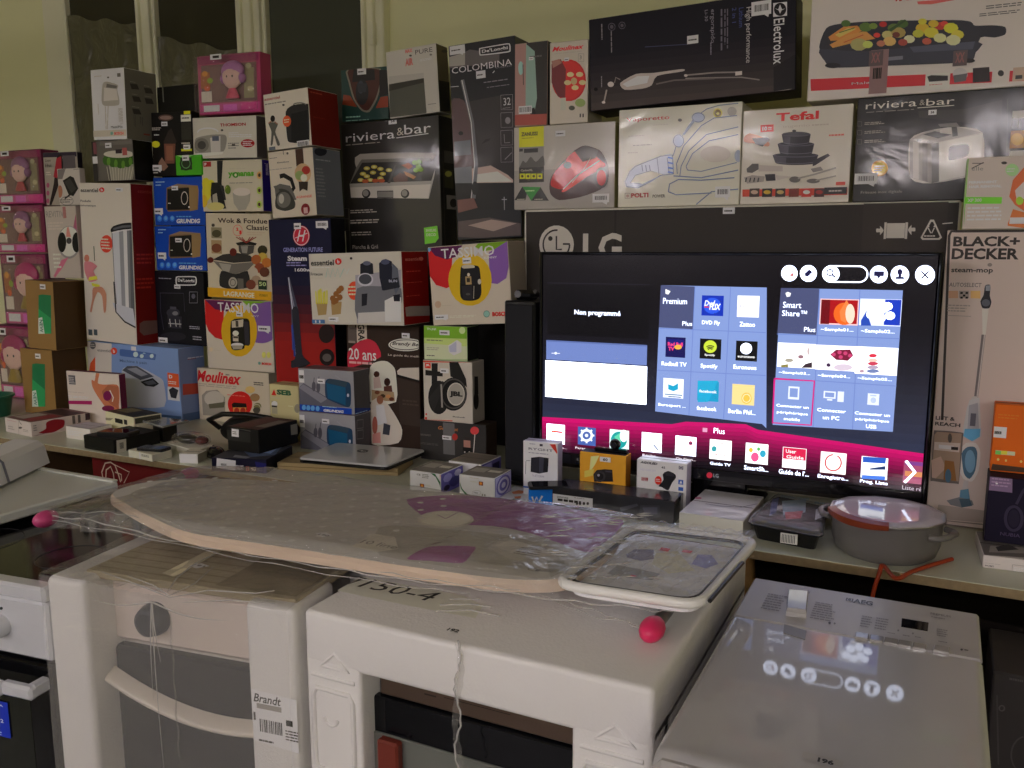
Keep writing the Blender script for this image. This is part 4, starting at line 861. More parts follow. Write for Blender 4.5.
ico(163, 394, 318, 506, EM('#fbfbfb', 1.7)); f.E(210, 470, 18, 8, '#a8a090'); f.P([(280, 485), (308, 478), (308, 502), (262, 502)], '#3c2c34'); f.E(260, 455, 12, 8, '#98707a'); f.P([(176, 490), (206, 486), (206, 500), (176, 500)], '#8a8048'); f.E(292, 432, 5, 16, '#c8b4b4'); f.T('~Sample03...', 166, 514, 300, 536, EM('#dde6ff', 2.8), .01)
ico(325, 403, 490, 518, EM('#f6f2f8', 1.6)); f.P([(385, 445), (410, 425), (470, 424), (484, 450), (460, 472), (410, 468)], '#7a1838')
for x, y in ((400, 445), (425, 436), (450, 440), (470, 450), (430, 456)): f.E(x, y, 9, 8, '#c84070')
f.E(378, 490, 9, 8, '#402848'); f.E(440, 500, 40, 14, '#d8c8d8'); f.T('~Sample04...', 332, 526, 470, 550, EM('#dde6ff', 2.8), .01)
ico(496, 410, 668, 536, EM('#fbfafc', 1.7))
for y, c in ((450, '#d83048'), (470, '#f0c8b8'), (484, '#c84058'), (500, '#b0a0b8'), (516, '#7080b0')): f.E(567, y, 17+(y-450)*.15, 8, c)
f.E(520, 516, 10, 7, '#b898a8'); f.T('~Sample05...', 502, 538, 648, 562, EM('#dde6ff', 2.8), .01)
f.S([(148, 548), (318, 558), (304, 746), (140, 736), (148, 548)], 7, '#d4187c')
f.R(208, 580, 252, 638, '#e4ecff'); f.R(214, 588, 246, 628, TILE)
for t_, x0, y0, x1, y1 in (('Connecter un', 156, 656, 294, 676), ('périphérique', 158, 684, 290, 708), ('mobile', 188, 712, 256, 730), ('Connecter', 330, 672, 452, 696), ('un PC', 354, 704, 424, 726), ('Connecter un', 490, 688, 640, 710), ('périphérique', 492, 714, 636, 738), ('USB', 538, 742, 582, 762)): f.T(t_, x0, y0, x1, y1, EM('#dde6ff', 2.8), .008)
f.R(358, 600, 408, 634, '#e4ecff'); f.R(364, 606, 402, 628, TILE); f.R(372, 634, 394, 642, '#e4ecff'); f.R(418, 602, 442, 648, '#e4ecff')
f.R(546, 610, 592, 662, '#e4ecff'); f.E(569, 640, 12, 12, '#b8c8f0'); f.R(556, 616, 582, 624, '#b8c8f0')
# magenta bar along the bottom with its app icons
f.crop('px')
top0 = [(530, 415.5), (672, 424), (686, 421.5), (746, 424), (758, 429.5), (930, 454)]
for i in range(16):
    t = i/15; k = max(0, 1-t*1.45); cc = '#%02x%02x%02x' % tuple(int(a+(b-a)*k) for a, b in zip((8, 2, 7), (196, 12, 100))); y0, y1 = i*3.9, (i+1)*3.9+.3
    n_ = f.n; f.P([(x, y+y1) for x, y in top0]+[(x, y+y0) for x, y in top0[::-1]], cc); f.n = n_
f.n += 2
f.T('Plus', 714, 427.5, 725, 434, EM('#dde6ff', 2.8)); f.R(703, 427.5, 707.5, 432, '#e0a0c0')
f.cr = CR['f1']
ico(126, 108, 210, 206, EM('#dde6ff', 3.4)); f.R(148, 140, 200, 154, '#f0502c'); f.R(180, 148, 200, 154, '#c83020')
for x in (142, 166, 188): f.E(x, 180, 4, 4, '#c06060')
f.T('Live...', 170, 214, 222, 228, EM('#fff0f8', 1.2))
ico(272, 122, 354, 214, '#4460a8'); f.G(312, 164, 24, 24, 12, '#f4f6ff')
for k in range(8): aa = k*math.pi/4; f.S([(312+24*math.cos(aa), 164+24*math.sin(aa)), (312+36*math.cos(aa), 164+36*math.sin(aa))], 9, '#f4f6ff')
f.E(312, 164, 8, 8, '#f4f6ff'); f.T('Param...', 260, 216, 330, 232, EM('#fff0f8', 1.2), .01)
ico(420, 134, 508, 230, EM('#d8f0ec', 1.5)); f.E(462, 186, 38, 40, '#1c9c9c'); f.P([(440, 170), (470, 150), (490, 180), (460, 200)], '#60d0a8'); f.E(485, 166, 18, 28, EM('#ecf8f4', 1.6))
ico(570, 148, 660, 246, EM('#dde6ff', 3.6)); f.S([(622, 206), (646, 232)], 7, '#303038'); f.T('Reche...', 572, 250, 650, 264, EM('#fff0f8', 1.2), .01)
ico(726, 164, 820, 262, EM('#dde6ff', 3.6)); f.E(796, 200, 10, 11, '#c85070'); f.R(786, 196, 806, 204, '#2c2c50'); f.L(745, 232, 800, 246, 1, '#e0a0a8'); f.T('On Dem...', 728, 266, 820, 282, EM('#fff0f8', 1.2), .01)
ico(886, 180, 984, 282, EM('#fbfbfb', 1.7)); f.L(900, 194, 975, 208, 1, '#e0a0a0'); f.E(905, 226, 12, 13, '#3aa0a8'); f.L(925, 216, 975, 236, 2, '#e0d0d0'); f.L(900, 246, 975, 262, 1, '#c09090'); f.T('Guide TV', 886, 286, 982, 308, EM('#dde6ff', 3.0), .015)
f.cr = CR['f2']
ico(112, 180, 204, 276, EM('#fbfbfb', 1.7)); f.E(150, 242, 17, 20, '#e85890'); f.E(184, 228, 13, 15, '#30a8c8'); f.E(133, 212, 9, 10, '#e8c040'); f.E(166, 208, 7, 8, '#60b860'); f.T('SmartSh...', 104, 276, 208, 306, EM('#dde6ff', 3.0), .015)
ico(270, 198, 366, 296, EM('#fbf4f8', 1.6)); f.R(272, 200, 366, 258, '#d8204c'); f.T('User', 282, 208, 326, 228, '#ffffff', .02); f.T('Guide', 284, 232, 358, 254, '#ffffff', .02); f.T('Guide de l’...', 252, 292, 380, 326, EM('#dde6ff', 3.0), .015)
ico(432, 217, 536, 318, EM('#f8ece8', 1.6)); f.G(484, 266, 34, 34, 5, '#c82c40', 26, -60, 270); f.T('Enregistre...', 418, 314, 548, 348, EM('#dde6ff', 3.0), .015)
ico(606, 237, 712, 340, EM('#f4f8ff', 1.7)); f.P([(610, 240), (710, 246), (706, 270), (610, 264)], '#2c5cc0'); f.P([(640, 290), (706, 280), (706, 296), (640, 296)], '#203868'); f.P([(606, 318), (706, 324), (704, 340), (606, 334)], '#3470d8'); f.T('Prog. Liste', 598, 336, 716, 366, EM('#dde6ff', 3.0), .015)
ico(786, 256, 870, 360, '#a04868'); f.R(790, 300, 870, 330, '#d08858'); f.R(790, 258, 870, 282, '#7c3c88'); f.S([(794, 258), (832, 306), (788, 350)], 10, WHT); f.T('Liste ré', 778, 362, 860, 388, '#d0c0d0')
mb.build('screen', tv)
# ------------------------------------------------------------------ cartons, left end of the table
WHC, DKT, TXT = '#8f8a7e', '#1c1a17', '#45423b'
def doll_box(key, label, hair, dress, back, group):
    c = Carton(key, 'doll_blister_box', label, 'toy box', back, side=back, film=0, group=group, tape=False)
    f = c.F; w, h = c.w, c.h
    f.UV(.02, .02, .98, .14, '#6e2a4a'); f.UV(.06, .16, .94, .80, '#5d4644'); f.UV(.02, .82, .98, .98, '#8c3a66')
    f.UV(.05, .60, .22, .78, '#9a8f86'); f.UV(.08, .84, .34, .95, '#9c95a0'); f.UV(.4, .84, .62, .96, '#c04a86'); f.UV(.68, .82, .93, .97, '#b02a68'); f.UV(.05, .28, .2, .55, '#7a4a28'); f.UV(.74, .25, .9, .75, '#6f6850')
    for u, v, cc in ((.12, .3, '#a86a30'), (.2, .42, '#6a7a2c'), (.82, .22, '#7d7a60'), (.15, .55, '#a84a2c'), (.84, .6, '#8a8468')): f.poly([(u+.05*math.cos(k*.9), v+.05*math.sin(k*.9)) for k in range(7)][::-1], cc)
    o = c.done()
    cx = .10*w if hair[0] == '1' else .03*w; hair = hair[1:]
    t = MB(); t.ball((cx, -.018, h*.60), (h*.21, .02, h*.20), mat('#a08078', 'plastic')); t.ball((cx-.05*h, -.036, h*.60), (h*.014, .004, h*.018), mat('#14100f', 'plastic'), 8); t.ball((cx+.07*h, -.036, h*.60), (h*.014, .004, h*.018), mat('#14100f', 'plastic'), 8); t.build('doll_head', o)
    t = MB(); t.ball((cx, -.012, h*.70), (h*.25, .022, h*.18), mat(hair, 'plastic')); t.ball((cx-.2*h, -.012, h*.58), (h*.07, .018, h*.09), mat(hair, 'plastic'), 10); t.ball((cx+.2*h, -.012, h*.58), (h*.07, .018, h*.09), mat(hair, 'plastic'), 10); t.build('doll_hair', o)
    t = MB(); t.lathe([(h*.04, h*.46), (h*.08, h*.40), (h*.15, h*.26), (h*.14, h*.24)], mat(dress, 'plastic'), (cx, -.018, 0), 16, 'z', .35); t.build('doll_dress', o)
    t = MB(); b = .045; t.cbox(-w*.47, w*.47, -b, -.003, h*.03, h*.97, FILM_THIN, .008); t.build('clear_window', o)
    t = MB(); fa = Face(t, c.M, (-w/2, -b-.001, h), (w, 0, 0), (0, 0, -h)); fa.n = 4; fa.UV(.34, .03, .52, .12, '#a8a49c'); fa.UV(.38, .055, .48, .095, '#2a2724'); t.build('lot_sticker', o)
    return o
doll_box('dollT', 'pink boxed rag doll with purple hair on the white radio carton, highest of the dolls', '1#7d5878', '#8c4050', '#7d3a52', 'pink boxed dolls')
doll_box('doll0', 'boxed doll with purple hair at the left end, top of its stack', '1#684660', '#7a3038', '#5a2a3c', 'pink boxed dolls')
doll_box('doll1', 'boxed doll with purple hair at the left end, second from the top', '1#684660', '#7a3038', '#5a2a3c', 'pink boxed dolls')
doll_box('doll2', 'boxed doll with magenta hair beside the upper brown carton', '1#7a1c4e', '#6a5a28', '#482636', 'pink boxed dolls')
doll_box('doll3', 'boxed doll with magenta hair at table level beside the lower brown carton', '0#701a48', '#6a5a28', '#482636', 'pink boxed dolls')

def brown(key, label, crop, win, lot):
    c = Carton(key, 'brown_carton', label, 'box', '#6a5636', side='#3a2c18', group='brown cartons with a green window')
    f = c.F.crop(crop); x0, y0, x1, y1 = win
    f.P([(x0, y0), (x0+(x1-x0)*.3, y0-4), (x1, y0), (x1+2, y1), (x0, y1)], '#1f5a3c'); f.P([(x0, y0+(y1-y0)*.35), (x1, y0+(y1-y0)*.6), (x1, y1), (x0, y1)], '#2a7148'); f.P([(x0, y1-75), (x0+18, y1-80), (x0+30, y1), (x0, y1)], '#8f9a90')
    f.T('NEW', x0+4, y1-68, x0+24, y1-6, '#2a5a46', .02, rot=1); f.R(132, y0-75, 292, y0-72, '#5d4b2e')
    c.lot(crop, *lot, 28, 26); return c.done()
brown('brownhi', 'brown carton with tall green window, stacked on top of its twin', 'c3', (185, 265, 245, 450), (208, 224))
brown('brownlo', 'brown carton with tall green window standing on the table under its twin', 'c3', (155, 596, 216, 800), (185, 557))

c = Carton('revitive', 'foot_massager_box', 'white carton showing a footplate massager with two black soles', 'box', '#87817a'); f = c.F.crop('c2')
f.T('REVITIVE', 294, 452, 425, 496, '#6a6660'); f.R(400, 428, 426, 500, '#7d5a58'); f.L(306, 520, 420, 580, 3, '#8f8880'); f.P([(470, 560), (530, 470), (530, 590)], '#7c4a5c')
f.E(442, 655, 74, 105, '#6f6d6a'); f.E(442, 650, 66, 96, '#9a968f'); f.E(398, 655, 27, 64, '#171716'); f.E(490, 655, 27, 64, '#171716'); f.E(443, 645, 17, 20, '#3b3a38'); f.P([(430, 560), (440, 555), (455, 620), (425, 620)], '#a06a62')
f.P([(395, 768), (440, 750), (400, 820), (355, 880), (345, 870)], '#8f5868'); f.crop('c3'); f.L(258, 60, 300, 140, 4, '#9d988e'); c.done()
c = Carton('straight', 'hair_styler_box', 'carton with red and black straightening brush, at the back above the massager', 'box', '#77726a', side='#1c1820'); f = c.F.crop('c2')
f.R(272, 72, 492, 105, '#2b2430'); f.R(400, 100, 490, 250, '#4a4648'); f.T('Lisse', 290, 120, 325, 140, '#2a2826'); f.T('& Brush', 290, 150, 330, 175, '#2a2826'); f.P([(365, 110), (395, 95), (405, 180), (372, 300), (330, 418), (318, 410), (345, 280)], '#231a1c'); f.P([(362, 118), (392, 104), (396, 190), (365, 245), (344, 235)], '#7a2430')
for y in (290, 340, 390): f.E(308, y, 10, 16, '#7d4458')
f.L(295, 200, 335, 230, 2, '#8f8a82'); c.done()
c = Carton('brush', 'hairbrush_box', 'white carton showing a black paddle brush, in front of the styler carton', 'box', '#8a8680'); f = c.F.crop('c2')
f.P([(402, 260), (450, 230), (472, 240), (502, 310), (470, 360), (440, 350)], '#1c1c1b'); f.P([(412, 268), (448, 245), (490, 312), (458, 340)], '#31302f'); f.S([(450, 350), (415, 375)], 10, '#2a2826'); f.P([(370, 190), (420, 172), (400, 250), (372, 250)], '#5e5a58'); f.E(385, 330, 16, 40, '#7d5a48'); f.G(430, 390, 40, 28, 3, '#4a4744', 20); f.L(385, 375, 470, 405, 2, '#55524e'); f.T('anika', 470, 180, 515, 192, '#4a4744'); c.done()
c = Carton('bin', 'dustbin_box', 'tall white carton picturing a grey automatic dustbin, with red side', 'box', '#949088', side='#5c1712', film=0); f = c.F.crop('c2')
f.T('essentiel', 516, 308, 628, 335, '#33302c', .02); f.E(652, 319, 17, 16, '#a83228'); f.T('b', 646, 310, 660, 328, '#d8ccc0', .03); f.T('Poubelle', 516, 382, 582, 398, '#3a3733', .01); f.T('automatique', 516, 412, 614, 430, '#3a3733', .01); f.E(682, 665, 40, 56, '#a8382a'); f.L(650, 625, 710, 705, 4, '#d09a88')
f.crop('c3'); f.smooth = False
f.P([(536, -50), (640, -62), (640, 20), (650, 400), (655, 415), (600, 390), (562, 350), (550, 200)], '#4b4d50'); f.P([(540, -40), (572, -48), (588, 375), (566, 350), (552, 200)], '#8d8f92'); f.P([(572, -48), (592, -50), (606, 385), (588, 374)], '#6d6f73'); f.P([(592, -50), (610, -53), (622, 396), (606, 386)], '#97999c'); f.P([(610, -53), (622, -55), (632, 402), (622, 396)], '#5d5f62'); f.P([(540, 300), (640, 330), (652, 405), (655, 415), (600, 390), (562, 352)], '#8a8c90')
f.smooth = True; f.P([(532, -48), (545, -66), (590, -80), (640, -82), (640, -55), (590, -50), (545, -40), (536, -36)], '#1a1a1c'); f.P([(545, -56), (590, -70), (640, -72), (640, -62), (590, -58), (550, -48), (546, -50)], '#4a4c50'); f.S([(538, -35), (590, -46), (640, -50)], 5, '#9a9ca0'); f.S([(548, 200), (558, 345), (600, 392), (655, 420)], 7, '#1e1e20')
f.S([(452, 30), (456, 100)], 5, '#4a5040'); f.E(418, 88, 12, 18, '#8a5d50'); f.P([(408, 105), (440, 105), (462, 120), (468, 128), (450, 150), (470, 190), (430, 200), (408, 150)], '#93646a'); f.P([(430, 178), (465, 172), (470, 188), (425, 196)], '#a0963a'); f.P([(440, 205), (480, 215), (482, 232), (445, 220)], '#a0963a'); f.P([(448, 230), (490, 225), (512, 260), (510, 340), (500, 345), (492, 270), (470, 250), (450, 300), (442, 345), (434, 340), (445, 280)], '#8d6a58')
f.R(426, 428, 446, 458, '#3c4448'); f.R(452, 428, 470, 458, '#3c4448')
r = c.R.crop('c3'); r.L(655, 60, 745, 120, 3, '#7d2a22'); r.L(655, 175, 740, 240, 3, '#7d2a22'); r.P([(670, 400), (690, 388), (760, 385), (765, 445), (690, 458), (670, 440)], '#5d4a44'); r.crop('c4'); r.T('essentiel', 372, 668, 440, 690, '#7a3a30')
c.sticker('c4', 270, 662, 305, 680, 'lot_sticker'); c.done()
c = Carton('salad', 'salad_spinner_box', 'grey carton picturing a salad spinner full of green lettuce', 'box', '#4e4b46', side='#14130f'); f = c.F.crop('c4')
f.R(190, 438, 360, 450, '#58554f'); f.P([(215, 520), (235, 555), (255, 640), (340, 640), (358, 560), (358, 500), (300, 480)], '#6f6d62'); 
for x in range(225, 356, 14): f.S([(x, 560), (x*.8+58, 640)], 3, '#8a887c')
for x, y in ((225, 530), (255, 540), (290, 545), (325, 540), (350, 525), (240, 515), (275, 525), (310, 525)): f.E(x, y, 20, 24, '#2f4a1c', 9)
for x, y in ((235, 535), (270, 545), (305, 550), (340, 535)): f.E(x, y, 9, 20, '#4a6a2a', 8)
f.E(285, 500, 75, 18, '#8d8a80'); f.R(268, 478, 300, 496, '#2c2426'); f.R(300, 470, 325, 505, '#7a4644'); f.R(152, 440, 188, 640, '#2a2826'); f.R(160, 445, 180, 500, '#5e3c40'); f.R(158, 512, 184, 545, '#a5a198'); c.lot('c4', 235, 458); c.done()
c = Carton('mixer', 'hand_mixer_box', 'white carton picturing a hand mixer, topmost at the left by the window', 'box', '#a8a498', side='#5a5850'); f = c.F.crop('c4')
f.P([(205, 165), (225, 152), (278, 168), (275, 190), (285, 240), (280, 265), (215, 268), (200, 245)], '#7f7c74'); f.P([(212, 180), (272, 188), (280, 240), (210, 245)], '#93908a'); f.P([(225, 162), (275, 172), (272, 184), (222, 180)], '#55534e'); f.S([(218, 270), (222, 380)], 5, '#86837c'); f.S([(232, 270), (228, 380)], 5, '#86837c'); f.S([(220, 300), (230, 330), (218, 370)], 3, '#98958e')
f.L(165, 120, 205, 132, 1, '#8a867e'); f.E(232, 132, 5, 4, '#4a4844'); f.R(275, 112, 292, 128, '#55534e'); f.L(280, 280, 305, 360, 5, '#7a766e', rot=1); f.L(180, 260, 190, 320, 1, '#8a867e', rot=1); f.T('MaxxiMix', 246, 362, 302, 376, '#33312d'); f.R(160, 388, 322, 412, '#8d897f'); f.T('BOSCH', 262, 392, 306, 408, '#9a3a30', .04); f.E(250, 400, 7, 8, '#5a7a6c')
r = c.R.crop('c4'); 
for x, y in ((335, 160), (402, 180), (345, 220), (405, 230), (345, 280)): r.P([(x, y), (x+35, y+5), (x+45, y+30), (x+8, y+28)], '#3a3834'); r.L(x, y-10, x+35, y-2, 1, '#7a776e')
r.L(350, 310, 365, 370, 2, '#4a4844', rot=1); r.L(380, 320, 400, 370, 2, '#4a4844', rot=1); r.R(400, 400, 430, 412, '#6a3a32'); c.done()
c = Carton('darkback', 'dark_carton', 'plain black carton standing behind the sparkling-drink carton at the window', 'box', '#15150f'); f = c.F.crop('c4'); f.R(490, 175, 500, 250, '#55554c'); c.done()
c = Carton('blackfig', 'drink_maker_box', 'narrow black carton with yellow spot and a copper figure on it', 'box', '#13110e'); f = c.F.crop('c4')
f.E(508, 325, 36, 15, '#4a3a34'); f.E(508, 325, 28, 9, '#6a5a54'); f.E(460, 453, 20, 16, '#b09528'); f.L(442, 370, 490, 388, 2, '#8d8880'); f.L(452, 402, 485, 414, 1, '#a09a92'); f.P([(520, 390), (535, 375), (560, 440), (555, 450), (500, 450), (498, 440)], '#2c2622'); f.P([(500, 450), (555, 450), (550, 545), (505, 545)], '#5c4034'); f.R(510, 460, 545, 530, '#6d4c3c'); f.P([(475, 540), (490, 515), (520, 560), (500, 580), (470, 570)], '#6a5448'); f.L(448, 582, 480, 596, 1, '#9a948a')
c.lot('c4', 504, 355, 30, 20); c.price('c4', 447, 552, 492, 580, 0); c.done()
c = Carton('greenb', 'green_gadget_box', 'small bright green carton with dark round device on the radio cartons', 'box', '#3a7a1c'); f = c.F.crop('c4'); f.E(605, 545, 30, 34, '#1c2a16'); f.R(578, 518, 635, 574, '#1e2a1a'); f.G(605, 545, 20, 22, 4, '#4a6a4c'); f.P([(560, 500), (640, 505), (600, 520)], '#7a9a6c'); c.lot('c4', 606, 518, 34, 26); c.done()
c = Carton('yellowtag', 'phone_accessory_box', 'narrow black carton with yellow tab on the green carton', 'box', '#1c1b16', tape=False); f = c.F.crop('c4')
f.R(594, 285, 626, 308, '#9a9620'); f.R(580, 312, 634, 342, '#9c988e'); f.L(585, 318, 630, 335, 1, '#4a4844'); f.R(582, 350, 634, 430, '#2c2b25'); f.R(580, 475, 634, 485, '#9a9620'); f.L(584, 440, 630, 455, 1, '#8a867c'); c.lot('c4', 612, 466, 34, 22); c.done()
for key, lab, dy, lot, pr in (('radioA', 'blue carton picturing a brown wood radio, upper of two alike', 0, (170, 87), (70, 184, 114, 212)), ('radioB', 'blue carton picturing a brown wood radio, lower of two alike', 0, (188, 337), (88, 396, 130, 426))):
    c = Carton(key, 'radio_carton', lab, 'box', '#0f3a7c', side='#0c2c60', group='blue wood radio cartons'); f = c.F.crop('c6'); o = 0 if key == 'radioA' else 1
    def m(x, y): return (x+12*o, y+228*o-(y-80)*.03*o)
    f.P([m(128, 85), m(232, 72), m(245, 100), m(240, 195), m(135, 200), m(126, 185)], '#5d4c38'); f.P([m(232, 72), m(278, 75), m(282, 100), m(278, 190), m(240, 198)], '#6d5c40'); f.P([m(132, 92), m(236, 84), m(238, 190), m(132, 192)], '#12110f'); f.P([m(128, 85), m(180, 66), m(278, 75), m(232, 80)], '#6a5a48')
    f.G(*m(214, 135), 15, 30, 4, '#8a867e'); f.E(*m(236, 178), 4, 4, '#a09a90'); f.L(*m(136, 155), *m(150, 165), 1, '#9a968c'); f.L(*m(76, 52), *m(125, 64), 1, '#7a92b8'); f.L(*m(76, 68), *m(102, 78), 1, '#7a92b8')
    for x in (95, 125, 156): f.E(*m(x, 233), 12, 15, '#2c5c9c'); f.E(*m(x, 231), 7, 9, '#5078a8')
    f.T('GRUNDIG', *m(176, 234), *m(290, 256), '#b0b4bc', .05, .15); f.L(*m(176, 218), *m(262, 230), 1, '#4a74b0')
    c.lot('c6', *lot, 32, 20); c.price('c6', *pr, 0); c.done()
c = Carton('delonghi', 'black_coffee_maker_box', 'black carton with a coffee machine outline, under the blue radio cartons', 'box', '#0c0c14'); f = c.F.crop('c6')
f.P([(172, 518), (182, 510), (262, 510), (272, 522), (272, 542), (262, 554), (182, 554), (172, 544)], '#a09c98'); f.P([(177, 521), (185, 515), (260, 515), (267, 524), (267, 540), (260, 549), (185, 549), (177, 541)], '#14141c'); f.T("De'Longhi", 182, 520, 262, 544, '#b4b0ac', .03); f.L(90, 515, 170, 527, 1, '#6a6a72')
f.S([(238, 585), (276, 585), (276, 638), (238, 638), (238, 585)], 3, '#5a5a62'); f.E(257, 606, 9, 12, '#4a4a54'); f.S([(95, 590), (210, 592), (215, 680)], 4, '#2c2c36'); f.S([(98, 592), (100, 680), (115, 768)], 4, '#2c2c36'); f.E(160, 685, 32, 22, '#2a2a32'); f.E(170, 688, 14, 10, '#5a5a5c'); f.R(145, 655, 175, 670, '#3c3c44')
f.crop('c7'); f.P([(125, 25), (190, 30), (190, 85), (130, 80)], '#24242c'); f.S([(135, 40), (140, 75)], 4, '#8a8a88'); f.S([(160, 42), (165, 75)], 4, '#8a8a88'); f.S([(180, 44), (182, 78)], 4, '#6a6a6a'); f.S([(130, 60), (188, 64)], 4, '#7a7a7a'); f.E(150, 120, 60, 20, '#1c1c24'); f.L(225, 70, 275, 90, 2, '#7a7a80'); f.L(240, 115, 280, 140, 2, '#7a7a80')
c.lot('c6', 182, 560, 30, 20); c.price('c7', 86, 122, 128, 150, 0); c.done()
c = Carton('bruno', 'bread_maker_box', 'large pale blue and white carton picturing a white bread maker, under the dustbin carton', 'box', '#5d6f8c', side='#54607a', top='#66748a'); f = c.F.crop('c3')
f.P([(412, 460), (535, 475), (535, 800), (412, 780)], '#908c86'); f.E(446, 506, 14, 18, '#4a4a48'); f.L(434, 496, 458, 516, 2, '#8a8680'); f.T('essentiel', 468, 520, 532, 540, '#5d5a56', .01); f.E(548, 533, 15, 17, '#a03a28'); f.T('b', 543, 524, 553, 542, '#c8b8a8', .03); f.P([(428, 630), (435, 590), (458, 560), (458, 632)], '#a8482a')
f.P([(576, 530), (590, 524), (740, 545), (748, 560), (745, 575), (735, 575), (588, 558), (576, 548)], '#3a5078'); f.E(652, 549, 12, 13, '#8a9ab8'); f.E(692, 553, 11, 12, '#7a8cb0'); f.E(733, 557, 10, 10, '#8a9ab8'); f.R(630, 510, 655, 532, '#a8a8a6'); f.T('Machine à pain', 576, 572, 706, 600, '#3a4a68', .01)
f.P([(585, 640), (610, 770), (615, 800), (790, 800), (788, 690), (768, 660), (660, 605), (600, 612)], '#83868c'); f.P([(588, 625), (612, 605), (660, 605), (725, 645), (740, 655), (675, 672)], '#3c3f46'); f.P([(610, 618), (655, 612), (712, 645), (680, 655)], '#6a6c72'); f.P([(675, 680), (735, 662), (765, 690), (740, 705), (700, 700)], '#1e2024'); f.P([(690, 682), (735, 672), (755, 690), (715, 696)], '#4a4d54')
f.crop('c7'); f.P([(125, 282), (180, 290), (182, 350), (128, 345)], '#a8482a'); f.T('D', 132, 292, 148, 310, '#c8c0b4', .05); f.L(130, 318, 178, 340, 2, '#c8a890'); f.P([(126, 345), (182, 350), (182, 412), (128, 405)], '#8d8e90'); f.P([(132, 360), (150, 348), (175, 362), (165, 400), (142, 395)], '#22242a'); f.P([(80, 470), (190, 480), (192, 505), (84, 498)], '#3a506e'); f.R(0, 195, 70, 222, '#46587c'); f.E(10, 208, 9, 9, '#8a9ab8'); f.E(55, 208, 9, 9, '#8a9ab8')
r = c.R.crop('c7'); r.P([(192, 335), (310, 325), (310, 372), (194, 385)], '#7a3a30'); r.L(215, 205, 290, 222, 1, '#8a8a92'); r.L(215, 215, 262, 226, 1, '#6a3a3c'); r.P([(194, 470), (310, 450), (310, 500), (196, 505)], '#3c4c66'); c.done()
c = Carton('nail', 'nail_care_box', 'white and plum carton with a hand painting nails, in front of the bread maker', 'box', '#958f88', side='#4a1830'); f = c.F.crop('c8')
f.R(328, 72, 364, 118, '#4a4a4c'); f.L(330, 78, 362, 115, 4, '#8a8684'); f.L(328, 150, 420, 162, 1, '#8a847e'); f.L(328, 168, 440, 190, 2, '#b0a8a2'); f.P([(318, 194), (442, 196), (442, 214), (318, 210)], '#7a1c4c'); f.P([(440, 95), (455, 100), (462, 62), (478, 62), (470, 110), (500, 118), (560, 118), (575, 150), (565, 250), (520, 240), (470, 175), (445, 130)], '#8a5c44'); f.P([(490, 150), (520, 120), (570, 128), (572, 240), (530, 210), (498, 180)], '#7a4f3a'); f.E(516, 172, 20, 24, '#5a1440'); f.S([(528, 145), (545, 180), (540, 200)], 6, '#9a9490'); f.E(520, 232, 30, 14, '#5a1c3c'); f.crop('px'); c.done()
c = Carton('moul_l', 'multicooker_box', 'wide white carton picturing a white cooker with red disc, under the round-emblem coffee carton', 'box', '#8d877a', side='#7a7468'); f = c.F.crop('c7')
f.T('Moulinex', 252, 270, 458, 340, '#8f1c22', .035, .35); f.L(265, 330, 440, 358, 2, '#7a746a', 0); f.P([(280, 385), (300, 365), (350, 360), (385, 395), (385, 480), (285, 475)], '#6d6a62'); f.E(335, 400, 45, 34, '#85827a'); f.P([(310, 425), (385, 415), (380, 440), (315, 445)], '#4a4a3c'); f.E(452, 425, 56, 58, '#8f1f1c'); f.P([(415, 425), (425, 418), (480, 422), (485, 450), (420, 448)], '#1e1512'); f.P([(420, 440), (482, 440), (478, 475), (425, 470)], '#a06a3a'); f.E(438, 455, 12, 14, '#7a2a1c'); f.E(466, 455, 12, 14, '#7a2a1c'); f.E(498, 360, 22, 16, '#a08458'); f.E(520, 395, 22, 18, '#6d5a40'); f.E(532, 435, 17, 16, '#5d5a3c'); f.E(528, 455, 18, 16, '#3a3830'); f.G(528, 448, 18, 22, 3, '#8a8478'); f.L(515, 322, 565, 345, 2, '#3a3733'); f.L(395, 380, 500, 395, 1, '#b05a50')
c.sticker('c7', 388, 287, 408, 297, 'lot_sticker', col='#7a766c'); c.done()
c = Carton('seb', 'rice_cooker_box', 'cream carton with red triangle emblem between multicooker and blue radio pair', 'box', '#8c8768'); f = c.F.crop('c7')
f.P([(594, 384), (606, 358), (616, 386)], '#a8281c'); f.T('SEB', 618, 358, 684, 388, '#2a4a34', .06); f.L(594, 392, 650, 404, 1, '#8a8674'); f.R(594, 410, 622, 470, '#7a7664'); f.E(608, 425, 14, 14, '#a8a494'); f.R(596, 430, 620, 440, '#2c2b26'); f.E(712, 445, 14, 20, '#6f6c60'); f.L(670, 430, 698, 440, 1, '#b0a080'); c.done()
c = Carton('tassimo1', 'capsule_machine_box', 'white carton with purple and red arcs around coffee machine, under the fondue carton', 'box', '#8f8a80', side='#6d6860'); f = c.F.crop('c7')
f.P([(292, -60), (296, 60), (310, 95), (340, 125), (375, 135), (380, -60)], '#8c1c1e'); f.crop('c6'); f.P([(312, 612), (320, 630), (360, 668), (420, 680), (470, 668), (490, 632)], '#4c1840'); f.P([(490, 620), (632, 632), (632, 640), (600, 665), (560, 672), (520, 655)], '#5a7a1c'); f.crop('c7'); f.P([(605, -35), (608, 110), (590, 140), (550, 150), (500, 130), (500, -20), (545, -30)], '#5c4470')
